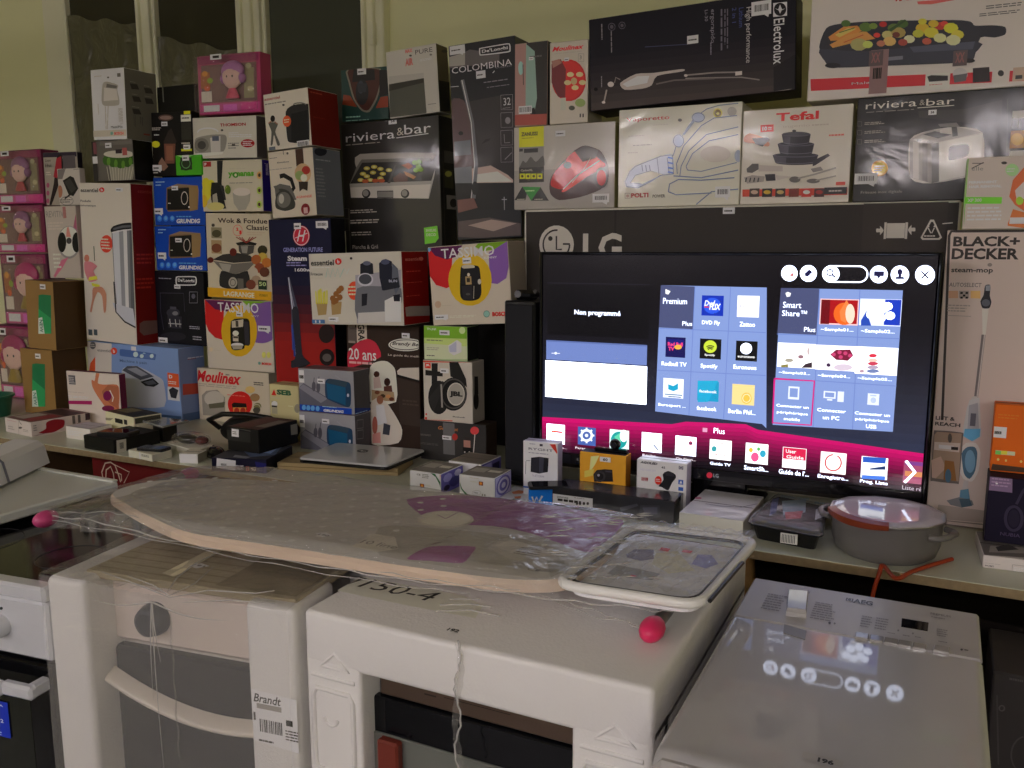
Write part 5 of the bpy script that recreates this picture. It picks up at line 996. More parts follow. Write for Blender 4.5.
f.E(448, 95, 82, 116, '#b07c1c'); f.P([(412, 50), (470, 38), (495, 50), (498, 155), (475, 160), (470, 175), (430, 182), (412, 165)], '#16140f'); f.P([(415, 50), (468, 42), (466, 76), (416, 80)], '#8a8578'); f.R(432, 48, 446, 76, '#3a372f'); f.E(433, 105, 14, 12, '#a09a8c'); f.R(420, 116, 446, 142, '#8c867a'); f.R(422, 118, 444, 128, '#3c3830'); f.E(440, 158, 28, 10, '#a8a294'); f.P([(415, 160), (466, 160), (462, 176), (422, 178)], '#76726a'); f.R(470, 52, 496, 158, '#2c2a30')
f.crop('c6'); f.T('TASSIMO', 375, 634, 570, 688, '#b8b2aa', .01); f.T('VIVY', 535, 696, 572, 706, '#b8b2aa'); f.crop('c7'); f.E(322, 178, 8, 10, '#9a8c78'); f.L(336, 178, 372, 186, 1, '#8a8478'); f.E(561, 203, 9, 14, '#b09858'); f.E(583, 203, 9, 14, '#b09858'); f.T('BOSCH', 552, 236, 594, 250, '#a83028', .05); f.E(541, 240, 6, 7, '#5a7a70')
c.lot('c7', 452, 20, 30, 20); c.price('c7', 535, 70, 592, 98, 0); c.done()
c = Carton('wok', 'fondue_box', 'white carton picturing a dark wok and fondue pot with orange foot band', 'box', '#8e8878'); f = c.F.crop('c6')
f.T('Wok & Fondue', 374, 230, 612, 258, '#33261e', .025); f.T('Classic', 510, 264, 614, 290, '#33261e', .025); f.L(515, 294, 610, 318, 2, '#8a8070'); f.R(342, 275, 394, 328, '#6a6450'); f.E(368, 305, 22, 18, '#3c3a26'); f.R(342, 336, 394, 402, '#7a6a50'); f.E(368, 375, 24, 22, '#5c3a28'); f.E(352, 265, 8, 8, '#3a3630'); f.E(470, 290, 22, 26, '#8f8878'); f.T('2', 462, 276, 474, 292, '#a03028', .05); f.T('1', 478, 290, 488, 308, '#a03028', .05); f.G(470, 290, 22, 26, 2, '#a03028')
f.P([(460, 350), (515, 340), (562, 352), (556, 362), (512, 360), (470, 362)], '#1c1a16'); f.P([(474, 362), (550, 362), (545, 398), (520, 408), (490, 405), (476, 390)], '#3e3c38'); f.P([(485, 365), (520, 365), (515, 400), (492, 398)], '#6d6a64')
for x in (462, 478, 490, 530, 545, 560): f.S([(512, 350), (x, 322)], 4, '#6a2c24')
f.P([(350, 430), (400, 405), (470, 398), (530, 410), (556, 438), (450, 446)], '#2c2a28'); f.P([(352, 436), (450, 450), (558, 440), (520, 480), (460, 500), (400, 486)], '#57544e'); f.P([(380, 446), (440, 454), (430, 490), (400, 482)], '#77746c'); f.E(449, 394, 17, 19, '#4c1c14'); f.E(340, 432, 15, 14, '#4c1c14'); f.E(572, 432, 14, 13, '#4c1c14'); f.P([(392, 485), (460, 500), (518, 484), (530, 540), (520, 565), (440, 572), (385, 555)], '#232322'); f.E(448, 540, 21, 26, '#7a776e'); f.G(448, 540, 12, 16, 3, '#2c2b29'); f.R(470, 520, 500, 570, '#4e4c47')
for x, y, cc in ((590, 385, '#2c2a18'), (590, 420, '#8a7a3a'), (560, 430, '#7a4a28'), (610, 445, '#8a5a2a'), (575, 470, '#6a3a24'), (600, 490, '#4a2c20'), (545, 490, '#8a8478'), (560, 530, '#7a6a5a'), (535, 550, '#5a3428')): f.E(x, y, 24, 24, cc, 11)
f.R(570, 528, 612, 575, '#1c2c1c'); f.T('50', 574, 536, 608, 558, '#8a9a6c', .02); f.P([(322, 562), (634, 584), (634, 640), (322, 628)], '#b0761c'); f.T('LAGRANGE', 405, 580, 552, 614, '#c8b48c', .03); c.price('c6', 566, 586, 622, 618); c.done()
c = Carton('yonanas', 'fruit_dessert_maker_box', 'white carton with green lettering, black dessert maker and violet edge', 'box', '#8f8b7c', side='#2a1f66'); f = c.F.crop('c5')
f.R(112, 585, 150, 608, '#7a2420'); f.T('P', 118, 590, 128, 604, '#c8b8a0', .04); f.P([(178, 580), (206, 578), (200, 690), (215, 768), (150, 768), (180, 690)], '#1a1a18'); f.P([(150, 720), (175, 690), (210, 700), (222, 768), (150, 768)], '#2b2b29'); f.S([(176, 690), (152, 725), (160, 768)], 5, '#77746a')
for x, y in ((125, 690), (140, 720), (120, 750), (150, 700)): f.E(x, y, 20, 30, '#a8902a', 10)
f.T('yonanas', 232, 632, 356, 664, '#4a7a28', .05); f.E(268, 648, 14, 14, '#3a6a24'); f.E(268, 648, 6, 7, '#a0b080'); f.L(240, 612, 340, 622, 1, '#8a8678'); f.L(238, 682, 350, 690, 1, '#55524a'); f.E(230, 718, 14, 22, '#4a5a20'); f.E(228, 718, 8, 14, '#8a9a50'); f.E(298, 740, 42, 30, '#a08078'); f.E(285, 725, 16, 14, '#b89a90'); f.E(312, 725, 16, 14, '#a88a80')
f.crop('c6'); f.P([(446, 110), (532, 100), (528, 150), (510, 190), (475, 195), (452, 160)], '#7a786e'); f.E(490, 105, 42, 20, '#b09088'); f.P([(345, 60), (380, 60), (400, 120), (415, 185), (350, 190), (340, 110)], '#1c1c1a'); f.P([(350, 120), (370, 110), (380, 180), (352, 185)], '#7a776c'); f.E(320, 110, 22, 40, '#a89030'); f.E(308, 150, 18, 30, '#9a8428'); f.E(365, 175, 42, 20, '#8f8a5c'); f.E(425, 98, 12, 18, '#4a5a20')
for y in (25, 98, 165): f.E(575, y, 18, 28, '#8e8a78'); f.E(575, y, 12, 18, '#7a8a40' if y != 25 else '#a07a4a'); f.E(575, y, 6, 9, '#3a2c1c')
r = c.R.crop('c5'); r.T('yonanas', 405, 590, 425, 650, '#8a80b8', .03, rot=1); c.done()
c = Carton('thomson', 'cd_radio_box', 'white carton picturing a round white radio player, under the highest doll', 'box', '#8f8d84', side='#4a4844'); f = c.F.crop('c5')
f.T('THOMSON', 192, 396, 316, 416, '#7a221c', .03); f.E(202, 433, 6, 5, '#3a3834'); f.P([(70, 500), (80, 470), (150, 455), (215, 455), (225, 480), (210, 535), (140, 550), (75, 545)], '#6d6b64'); f.E(105, 505, 34, 34, '#5a5852'); f.E(105, 505, 20, 20, '#3a3936'); f.P([(145, 470), (195, 460), (195, 535), (150, 540)], '#8d8b86'); f.R(155, 462, 188, 484, '#4c505a'); f.G(135, 445, 50, 22, 6, '#a5a298', 16, 180, 350); f.P([(72, 545), (210, 535), (205, 548), (100, 560)], '#9a988f'); f.E(326, 496, 33, 20, '#7a1c1a'); f.L(302, 482, 350, 510, 3, '#c0a8a0'); f.L(235, 440, 300, 470, 3, '#a8a59c'); f.L(232, 490, 285, 525, 3, '#6a6862'); f.R(250, 500, 266, 508, '#33312d'); f.L(290, 450, 355, 470, 2, '#aaa79e'); c.done()
c = Carton('hoover', 'steam_mop_box', 'tall carton fading from navy to red, picturing a steam mop', 'box', '#0c0d24', side='#08080c'); f = c.F
for i in range(14):
    t = i/13; v0, v1 = .0+i*.60/14, (i+1)*.60/14+.002; u = max(0, min(1, (t-.45)/.5)); cc = [int(a+(b-a)*u) for a, b in zip((14, 15, 44), (110, 24, 22))]; f.n = 0; f.UV(0, v0, 1, v1, '#%02x%02x%02x' % tuple(cc))
f.n = 0; f.UV(0, .6, 1, 1, '#6e1816'); f.n = 1
f.crop('d1'); f.E(187, 252, 38, 46, '#a83a4a'); f.E(187, 252, 32, 40, '#8a2434'); f.G(187, 252, 34, 42, 3, '#b8a8ac'); f.T('H', 166, 226, 208, 278, '#b8aab0', .01, .4); f.S([(160, 262), (215, 240)], 3, '#b8aab0'); f.T('GENERATION FUTURE', 106, 304, 284, 326, '#6a6c90', .02); f.T('Steam', 125, 342, 212, 366, '#a8a8bc', .04); f.L(120, 368, 212, 392, 2, '#6d6c8c'); f.T('1600w', 158, 398, 232, 414, '#b0b0c0', .03)
f.P([(126, 440), (134, 438), (175, 590), (188, 768), (146, 768), (142, 590)], '#3a3c48'); f.S([(130, 440), (150, 600), (160, 690)], 6, '#8a8c94'); f.S([(140, 500), (178, 680)], 4, '#6d707c'); f.P([(142, 655), (180, 655), (190, 768), (148, 768)], '#2a3a6c')
f.E(300, 695, 34, 42, '#1c1213'); f.P([(280, 700), (318, 672), (322, 690), (285, 715)], '#5a4a48')
f.crop('d5'); f.P([(12, 60), (45, 60), (55, 210), (18, 210)], '#223060'); f.S([(20, 60), (30, 210)], 7, '#7d8290'); f.P([(5, 230), (60, 210), (95, 240), (60, 262), (10, 255)], '#16161a'); f.E(168, 213, 34, 38, '#1a1112'); f.E(168, 215, 20, 18, '#4a4644'); f.E(168, 105, 34, 40, '#1c1213')
f.crop('c7'); f.P([(688, 0), (718, 0), (735, 200), (765, 240), (690, 262), (685, 240), (705, 200)], '#23242c')
c.sticker('d1', 155, 195, 188, 222, 'lot_sticker'); c.price('d1', 254, 186, 310, 216); c.done()
c = Carton('kettle', 'kettle_box', 'white carton picturing a round steel kettle with black handle', 'box', '#928c80', side='#565a62'); f = c.F.crop('c5')
f.R(553, 520, 596, 602, '#3a2a22'); f.E(590, 640, 40, 48, '#8d7a60'); f.E(605, 625, 20, 20, '#7a3028'); f.E(575, 650, 22, 22, '#6d7a50'); f.E(595, 662, 16, 18, '#a89a8a'); f.P([(570, 680), (615, 680), (612, 725), (592, 712), (575, 728)], '#2c241e'); f.T('Emotions', 468, 580, 524, 592, '#4a4640', .02); f.L(430, 562, 470, 572, 1, '#4a4640'); f.L(430, 612, 540, 625, 1, '#77726a'); f.T('LAGRANGE', 552, 742, 634, 762, '#9a4a3c', .01); f.E(517, 544, 5, 6, '#4a4640'); f.S([(496, 530), (498, 550)], 3, '#4a4640')
f.S([(480, 655), (500, 650), (535, 670), (548, 710), (530, 735)], 20, '#191816'); f.P([(455, 705), (480, 690), (530, 700), (550, 740), (560, 768), (462, 768)], '#4e4d4a'); f.crop('d1'); f.P([(85, 40), (130, 50), (160, 100), (155, 128), (115, 140), (75, 128), (70, 95)], '#33332f'); f.E(108, 90, 32, 36, '#55544f'); f.E(98, 85, 12, 22, '#86847c'); f.P([(62, 28), (80, 24), (90, 50), (80, 62)], '#4a4944'); f.P([(178, 20), (212, 20), (215, 48), (195, 40), (182, 50)], '#2c241e'); f.E(207, 132, 20, 26, '#5c1c20'); f.R(198, 125, 218, 150, '#8d7a78')
r = c.R.crop('c5'); r.E(675, 535, 30, 22, '#20232c'); r.L(650, 568, 740, 590, 1, '#7a7e86'); r.L(655, 610, 700, 760, 9, '#6a6e76'); c.done()
c = Carton('speaker', 'loudspeaker_box', 'white carton with dancing figure and black loudspeaker, red side, above the kettle', 'box', '#949086', side='#561a12'); f = c.F.crop('c5')
f.T('essentiel', 405, 268, 480, 292, '#7a3a30', .02); f.L(408, 292, 510, 312, 1, '#6a665e'); f.E(497, 312, 6, 5, '#3c3a36'); f.P([(508, 345), (545, 312), (612, 306), (618, 325), (622, 480), (600, 495), (530, 492), (515, 470)], '#232323'); f.P([(535, 355), (612, 335), (618, 480), (600, 492), (535, 488)], '#161616'); f.G(575, 312, 30, 10, 5, '#55544f', 14, 180, 360); f.E(514, 390, 20, 27, '#a8482a'); f.L(500, 375, 528, 402, 2, '#c89a80'); f.E(446, 378, 11, 16, '#211d1a'); f.P([(425, 400), (445, 395), (472, 402), (458, 440), (478, 490), (480, 505), (468, 505), (452, 455), (446, 500), (436, 505), (440, 440)], '#4c4c46'); f.S([(425, 400), (440, 390)], 5, '#7a5a48'); f.S([(470, 405), (455, 392)], 5, '#7a5a48'); f.bars(562, 486, 622, 512); f.R(428, 515, 460, 532, '#4a5058')
r = c.R.crop('c5'); r.L(625, 245, 690, 268, 1, '#7d3a2e'); r.L(640, 370, 700, 380, 1, '#6d2a20'); c.done()
# ------------------------------------------------------------------ cartons, middle and right
c = Carton('graco', 'food_warmer_box', 'wide dark brown carton with white picture of a family meal, behind the laptop', 'box', '#2b211b', side='#211914'); f = c.F.crop('d5')
f.R(262, 62, 296, 150, '#6d665e'); f.R(300, 62, 350, 190, '#8a857c'); f.T('GRACO', 306, 62, 340, 192, '#22201d', .03, rot=1); f.R(262, 75, 300, 140, '#4a4440'); f.P([(262, 260), (262, 190), (300, 150), (350, 130), (390, 150), (412, 210), (340, 240)], '#8a2838'); f.T('20 ans', 266, 170, 390, 230, '#a89a94', .01); f.L(268, 225, 400, 256, 1, '#a87a78')
f.E(525, 157, 82, 29, '#9a968e'); f.E(525, 157, 76, 24, '#2a2522'); f.E(525, 157, 72, 21, '#9c988f'); f.T('Brandy Best', 462, 142, 604, 170, '#2a2623', .02, .3); f.T('Le guide du meilleur', 444, 198, 610, 218, '#8d857c', .01)
f.P([(362, 260), (400, 232), (440, 232), (472, 260), (480, 300), (480, 415), (362, 415)], '#9a958c'); f.E(392, 290, 13, 14, '#3a241c'); f.P([(378, 305), (405, 300), (415, 350), (380, 355)], '#8d8078'); f.E(440, 325, 14, 18, '#2c1a14'); f.P([(425, 345), (460, 340), (465, 380), (425, 380)], '#4a3028'); f.P([(370, 360), (470, 370), (475, 412), (370, 408)], '#7a6a54')
for x, y, cc in ((395, 372, '#5a3a28'), (420, 388, '#3a2c20'), (445, 390, '#8d6a48'), (460, 402, '#4a2c1c')): f.E(x, y, 12, 9, cc, 9)
f.P([(362, 430), (400, 395), (440, 420), (480, 480), (508, 540), (490, 600), (362, 602)], '#938e86'); f.E(408, 405, 15, 20, '#6d4c3a'); f.P([(390, 430), (425, 428), (440, 510), (395, 520)], '#a39e96'); f.P([(425, 510), (455, 520), (450, 565), (420, 560)], '#34363c'); f.E(385, 520, 12, 40, '#7a4a40'); f.P([(375, 560), (410, 550), (412, 600), (375, 600)], '#8f6a64')
f.P([(485, 275), (500, 262), (620, 262), (620, 320), (490, 300)], '#8d8880'); f.P([(485, 290), (620, 320), (620, 330), (485, 302)], '#141211'); f.P([(485, 305), (620, 335), (620, 530), (500, 515)], '#322a25'); f.L(510, 400, 600, 440, 2, '#3e3630'); c.lot('d5', 525, 115, 36, 24); c.done()
c = Carton('riviera', 'plancha_box', 'big glossy black carton picturing a silver griddle with steaks and courgettes', 'box', '#22201e', side='#1b1a18', film=1); f = c.F.crop('d2')
f.T('riviera', 64, 282, 262, 334, '#a8a49c', .0); f.T('bar', 300, 252, 408, 302, '#a8a49c', .0); f.T('&', 270, 272, 298, 306, '#8a867e', 0); f.S([(268, 315), (398, 297)], 3, '#a8a49c'); f.L(64, 330, 260, 342, 1, '#77736c')
f.P([(105, 430), (122, 380), (412, 375), (414, 405), (400, 415), (400, 395), (135, 405), (120, 440)], '#77746e'); f.P([(108, 432), (128, 402), (405, 395), (405, 425), (80, 500)], '#54524c'); f.P([(82, 500), (130, 415), (405, 408), (425, 430), (405, 485), (100, 510)], '#242220'); f.P([(80, 500), (410, 488), (425, 440), (422, 470), (400, 560), (85, 556)], '#7c7a74'); f.P([(82, 515), (408, 502), (398, 560), (86, 556)], '#93908a'); f.P([(232, 498), (262, 425), (268, 425), (244, 498)], '#3c3a36')
f.R(192, 530, 256, 556, '#6a6862'); f.S([(192, 530), (256, 530), (256, 556), (192, 556), (192, 530)], 3, '#3a3834')
for x in (147, 304): f.E(x, 540, 17, 18, '#1c1b19'); f.E(x-2, 538, 12, 13, '#6d6b66')
for x, y in ((125, 485), (150, 470), (175, 455), (205, 440), (150, 438), (180, 432), (215, 460), (205, 478), (135, 460), (240, 445), (165, 485)): f.E(x, y, 13, 8, '#8d8440', 10); f.E(x, y, 7, 4, '#b0a870', 8)
for x, y in ((145, 490), (185, 488), (210, 488)): f.E(x, y, 14, 8, '#8a4a2c', 9)
f.P([(256, 478), (285, 455), (318, 468), (315, 490), (262, 494)], '#4a2c20'); f.P([(290, 425), (320, 415), (338, 430), (320, 442)], '#7a4a34'); f.P([(300, 450), (330, 460), (350, 472), (340, 482), (308, 466)], '#8a6a48')
for x, y in ((345, 415), (360, 430), (350, 445), (368, 442), (362, 412)): f.E(x, y, 12, 10, '#5c7a1c', 8)
f.L(85, 600, 200, 622, 2, '#8a8680'); f.L(85, 640, 205, 664, 2, '#8a8680'); f.L(90, 690, 195, 712, 2, '#8a8680'); f.T('Plancha & Gril', 94, 746, 196, 764, '#8f8b84'); f.S([(50, 600), (78, 600), (80, 690), (50, 690)], 2, '#4a4844'); f.S([(50, 642), (78, 642)], 2, '#4a4844'); f.S([(80, 600), (85, 768)], 2, '#4a4844')
f.P([(382, 678), (436, 670), (442, 720), (428, 738), (386, 744)], '#5a9a28'); f.T('SAVEURS', 390, 682, 432, 694, '#a8c888', .02); f.T('DECO', 392, 700, 430, 712, '#a8c888', .02)
r = c.R.crop('d2'); r.R(460, 365, 500, 420, '#4a4844'); r.R(460, 440, 498, 520, '#3a3a28'); r.E(478, 460, 14, 12, '#8a8a4a'); r.R(470, 545, 515, 605, '#77746e'); r.E(498, 578, 14, 18, '#2c2a28'); r.S([(455, 370), (465, 768)], 2, '#4a4844')
c.lot('d2', 255, 247, 34, 22, '54'); c.price('d2', 200, 215, 238, 240); c.done()
c = Carton('mouse', 'computer_mouse_box', 'small teal and orange carton with a black mouse, beside the white and grey carton', 'box', '#12332e', side='#0c0c0a', film=1); f = c.F.crop('d2')
f.P([(70, 35), (205, 35), (206, 100), (190, 160), (160, 210), (128, 205), (95, 160), (75, 90)], '#5d5a50'); f.P([(76, 38), (198, 38), (200, 100), (184, 155), (156, 202), (130, 198), (100, 155), (82, 90)], '#3a1c10'); f.P([(96, 38), (180, 38), (182, 80), (90, 90)], '#14110e'); f.P([(55, 140), (82, 145), (110, 190), (50, 180)], '#6a3018'); f.P([(205, 150), (236, 145), (238, 190), (185, 195)], '#6a3018'); f.P([(200, 40), (232, 40), (236, 140), (200, 150)], '#14120f'); f.E(130, 130, 26, 52, '#191a1c'); f.E(125, 110, 12, 26, '#2c3038'); f.P([(110, 95), (150, 95), (146, 130), (114, 130)], '#24262c'); f.L(65, 222, 130, 238, 1, '#6d8a80'); f.L(65, 238, 175, 248, 1, '#6d8a80')
c.lot('d2', 130, 47, 36, 22); c.done()
c = Carton('pure', 'white_oven_box', 'white and grey carton with pink lettering on top of the black griddle carton', 'box', '#8d8b84', side='#4e4836', film=0); f = c.F.crop('d3')
f.P([(122, 412), (345, 372), (362, 590), (360, 600), (122, 625)], '#4a4b44'); f.P([(122, 412), (345, 372), (346, 400), (122, 456)], '#3a3a34'); f.P([(118, 362), (345, 338), (345, 372), (122, 412)], '#85837d'); f.T('MAX', 226, 182, 272, 214, '#b0605a', .05); f.T('AIR', 226, 240, 276, 296, '#b0605a', .05); f.E(260, 228, 9, 6, '#4a4844'); f.T('PURE', 290, 174, 400, 222, '#4a4844', 0); f.E(390, 222, 8, 6, '#5d5a54'); f.L(320, 238, 402, 266, 2, '#a09c94'); f.L(372, 530, 426, 545, 1, '#5d5a54'); f.L(372, 552, 430, 562, 1, '#8a867e')
r = c.R.crop('d3'); r.P([(440, 385), (510, 400), (512, 585), (446, 590)], '#1c1b18'); r.E(475, 200, 20, 10, '#3a3830'); c.done()
c = Carton('colombina', 'stick_vacuum_box', 'tall dark film-wrapped carton with pale room photo print, left of the red vacuum carton', 'box', '#14171c', side='#0f0f12', film=1); f = c.F.crop('d6')
f.P([(60, 120), (130, 120), (165, 130), (432, 110), (432, 560), (432, 610), (90, 610), (66, 420)], '#2e2b2c'); f.P([(62, 130), (140, 120), (190, 240), (200, 380), (215, 520), (90, 560), (70, 420)], '#4a3b3c'); f.P([(90, 540), (300, 505), (400, 560), (432, 590), (432, 606), (95, 610)], '#8d7f78'); f.P([(200, 560), (340, 540), (430, 600), (220, 606)], '#a89a90'); f.R(84, 365, 185, 440, '#55585c'); f.R(84, 520, 192, 608, '#5a5d60'); f.P([(90, 610), (432, 606), (436, 768), (100, 768)], '#0e0f12')
f.S([(132, 0), (190, 250), (215, 500), (200, 700)], 24, '#55565a'); f.S([(130, 0), (185, 250), (205, 500), (185, 700)], 5, '#9a9a9c'); f.E(124, 315, 14, 12, '#15130f'); f.P([(245, 380), (270, 350), (300, 345), (290, 360), (262, 372)], '#14110f'); f.E(208, 640, 20, 40, '#1a1a1e'); f.S([(380, 690), (382, 768)], 5, '#77767a'); f.S([(366, 706), (396, 706)], 5, '#77767a')
for i, y in enumerate((90, 195, 300, 400)): f.S([(360, y), (430, y-4), (430, y+84), (362, y+86), (360, y)], 2, '#7a777a')
f.T('32', 376, 102, 418, 152, '#a09c9c', 0); f.E(402, 240, 16, 20, '#6d6a6c'); f.S([(380, 320), (384, 372), (415, 370)], 4, '#6d6a6c'); f.S([(385, 470), (425, 430)], 5, '#6d6a6c'); f.L(372, 160, 425, 170, 1, '#7a777a')
f.crop('d3'); f.P([(510, 255), (640, 190), (830, 215), (830, 270), (600, 300), (505, 310)], '#4e4a4a'); f.P([(495, 240), (610, 210), (610, 290), (500, 300)], '#7a7872'); f.P([(700, 186), (715, 178), (880, 150), (900, 160), (902, 190), (888, 208), (720, 228), (702, 222)], '#a09d9a'); f.P([(708, 190), (720, 184), (878, 157), (892, 166), (893, 188), (882, 201), (722, 221), (709, 216)], '#17171c'); f.T("De'Longhi", 718, 168, 884, 216, '#a8a5a2', .03); f.T('COLOMBINA', 526, 262, 910, 332, '#97949a', .0); f.T('CORDLESS', 808, 292, 908, 308, '#6d6a70'); f.L(730, 378, 908, 400, 1, '#6d6a70'); f.L(750, 415, 908, 430, 1, '#6d6a70'); f.S([(510, 430), (570, 425)], 4, '#9ab0a8'); f.S([(788, 340), (800, 326)], 5, '#a8a8a4')
f.crop('d4'); f.P([(295, 0), (380, -10), (400, 40), (300, 66)], '#5d4440'); f.P([(300, 110), (460, 90), (620, 120), (620, 180), (420, 195), (300, 190)], '#4a4140'); f.P([(350, 130), (470, 100), (600, 120), (480, 160)], '#7d706a')
c.lot('d3', 712, 350, 62, 40); c.price('d3', 512, 170, 612, 212, 0)
c.done()
# hidden support behind: plain carton seen in the gap right of the coffee carton
POSE['colbase'] = [POSE['colombina'][0], 3.06, .75, 0, 0, .25, .2, POSE['colombina'][2]-.752]
c = Carton('colbase', 'dark_carton', 'plain dark carton in the gap under the stick vacuum carton', 'box', '#151412'); c.F.UV(.03, .06, .97, .1, '#1d1b18'); c.done()
c = Carton('fryer_m', 'deep_fryer_box', 'white carton with red side picturing a double deep fryer and paper cones of fries', 'box', '#8e8b83', side='#6a1613'); f = c.F.crop('d1')
f.T('essentiel', 230, 360, 334, 388, '#2c2a26', .03); f.E(354, 368, 15, 15, '#a02c22'); f.T('b', 349, 360, 360, 377, '#d0c0b4', .04); f.E(412, 354, 6, 6, '#33302c'); f.L(230, 392, 330, 400, 1, '#a09c94'); f.T('Friteuse', 230, 418, 284, 432, '#3a3834', .01); f.T('double', 232, 436, 284, 448, '#8a867e', .0); f.S([(298, 440), (306, 400), (318, 440), (330, 398), (340, 438), (352, 400), (362, 440), (380, 400)], 3, '#6d8a84'); f.S([(386, 405), (392, 425), (404, 400)], 2, '#8aa09a')
f.P([(255, 555), (305, 555), (300, 608), (264, 612)], '#7a6a48'); f.P([(322, 555), (370, 550), (366, 605), (326, 610)], '#7a6848')
for x in range(256, 306, 8): f.S([(x, 560), (x-4+(x % 5), 490+(x*7 % 20))], 7, '#a8923c')
for x, y in ((330, 535), (345, 515), (358, 500), (362, 530), (345, 545), (335, 550), (368, 490)): f.E(x, y, 13, 14, '#6a4a28', 9)
f.E(428, 500, 30, 42, '#a03c22'); f.L(402, 475, 455, 525, 3, '#c89a80')
f.P([(432, 430), (640, 405), (640, 640), (440, 648)], '#77757a'); f.P([(440, 490), (545, 480), (640, 490), (640, 560), (565, 570), (565, 630), (440, 625)], '#55565a'); f.P([(445, 600), (640, 590), (640, 642), (445, 646)], '#8d8b88'); f.P([(565, 545), (605, 525), (640, 530), (640, 640), (568, 640)], '#9a9894'); f.P([(455, 380), (485, 366), (512, 378), (515, 425), (455, 425)], '#191a22'); f.E(485, 376, 18, 10, '#4a4c58'); f.P([(540, 375), (570, 356), (598, 368), (602, 450), (555, 500), (542, 440)], '#191b28'); f.E(568, 370, 20, 12, '#3c4050'); f.P([(600, 375), (625, 400), (635, 480), (615, 520), (598, 460)], '#4a4d55'); f.E(478, 450, 36, 30, '#8a8a8e'); f.E(478, 448, 29, 23, '#3a3c42'); f.P([(552, 455), (625, 440), (635, 485), (560, 500)], '#1e2028'); f.P([(462, 515), (488, 512), (485, 565), (462, 570)], '#1c1d24'); f.P([(605, 520), (635, 515), (635, 548), (608, 548)], '#1c1d24'); f.T('BLIN', 585, 450, 622, 462, '#7a7c88', .02)
f.R(238, 630, 296, 648, '#3c5a78'); f.R(252, 634, 258, 645, '#9aa8b0'); f.R(270, 634, 276, 645, '#9aa8b0')
r = c.R.crop('d1'); r.T('essentiel', 655, 348, 720, 366, '#a06058', .02); r.E(728, 356, 9, 9, '#a06058')
for y in (405, 455, 515): r.L(660, y, 740, y+14, 1, '#8a3a34')
r.P([(655, 575), (680, 570), (768, 568), (768, 612), (660, 616)], '#77706c'); c.price('d1', 312, 618, 358, 638, 0); c.done()
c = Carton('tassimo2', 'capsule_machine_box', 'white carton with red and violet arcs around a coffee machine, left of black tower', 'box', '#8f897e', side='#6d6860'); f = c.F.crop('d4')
f.P([(142, 262), (150, 390), (185, 435), (240, 452), (260, 440), (270, 250)], '#8f1f22'); f.P([(148, 245), (180, 285), (240, 305), (290, 290), (320, 232)], '#45153c'); f.P([(142, 245), (160, 248), (152, 268), (142, 262)], '#5a7a98'); f.P([(400, 215), (552, 200), (545, 225), (500, 250), (430, 262), (385, 240)], '#5d7a1e'); f.P([(556, 205), (570, 340), (545, 400), (500, 430), (460, 425), (455, 270)], '#63487a'); f.E(358, 410, 113, 132, '#b4801c')
f.P([(312, 345), (340, 335), (385, 335), (408, 350), (418, 470), (405, 505), (370, 516), (325, 512), (308, 480)], '#131215'); f.E(350, 342, 34, 12, '#8a8478'); f.P([(314, 352), (405, 346), (408, 430), (316, 432)], '#1c1b1e'); f.E(352, 382, 7, 9, '#8d887c'); f.R(335, 392, 368, 432, '#77684c'); f.R(342, 400, 360, 420, '#2c2620'); f.E(408, 418, 9, 14, '#8a867c'); f.S([(380, 440), (378, 505)], 4, '#77746c'); f.P([(316, 440), (370, 436), (372, 512), (325, 508)], '#222126'); f.E(350, 482, 12, 6, '#3c3b3c')
f.T('TASSIMO', 212, 230, 484, 302, '#b0aaa2', .008); f.T('SUNNY', 430, 286, 498, 302, '#a8a2a8', .02); f.E(196, 535, 16, 18, '#8a7a68'); f.L(215, 534, 268, 546, 1, '#8a8478'); f.L(255, 585, 420, 605, 2, '#9a958a'); f.E(445, 583, 15, 16, '#6d8a80'); f.G(445, 583, 15, 16, 3, '#4a6a60'); f.T('BOSCH', 474, 570, 552, 596, '#a82c26', .05)
c.lot('d4', 345, 310, 46, 28); c.price('d4', 180, 588, 250, 610, 0); c.done()
c = Carton('tplink', 'wifi_plug_box', 'small green and white carton on top of the headphone carton', 'box', '#7d8a6a', side='#17181a'); f = c.F.crop('d5')
f.P([(605, 72), (805, 75), (803, 130), (605, 125)], '#5c7f28'); f.P([(605, 125), (803, 130), (800, 165), (605, 150)], '#8a9a60'); f.P([(605, 150), (800, 165), (800, 222), (605, 220)], '#8f947e'); f.T('TP-LINK', 618, 80, 662, 92, '#a8b890', .02); f.E(778, 92, 14, 16, '#8a9a70'); f.P([(715, 160), (755, 135), (775, 150), (775, 190), (740, 205), (718, 190)], '#9a9ca4'); f.P([(718, 165), (752, 142), (752, 190), (722, 190)], '#83858f'); f.L(618, 130, 700, 145, 1, '#5d6a4a'); f.L(618, 165, 690, 185, 2, '#7a7a6a'); f.L(618, 200, 665, 212, 1, '#4a4a44')
c.lot('d5', 700, 102, 46, 24); c.done()
c = Carton('jbl', 'headphone_box', 'white carton picturing big black headphones, red strip along its top', 'box', '#8c8880', side='#7a766e'); f = c.F.crop('d5')
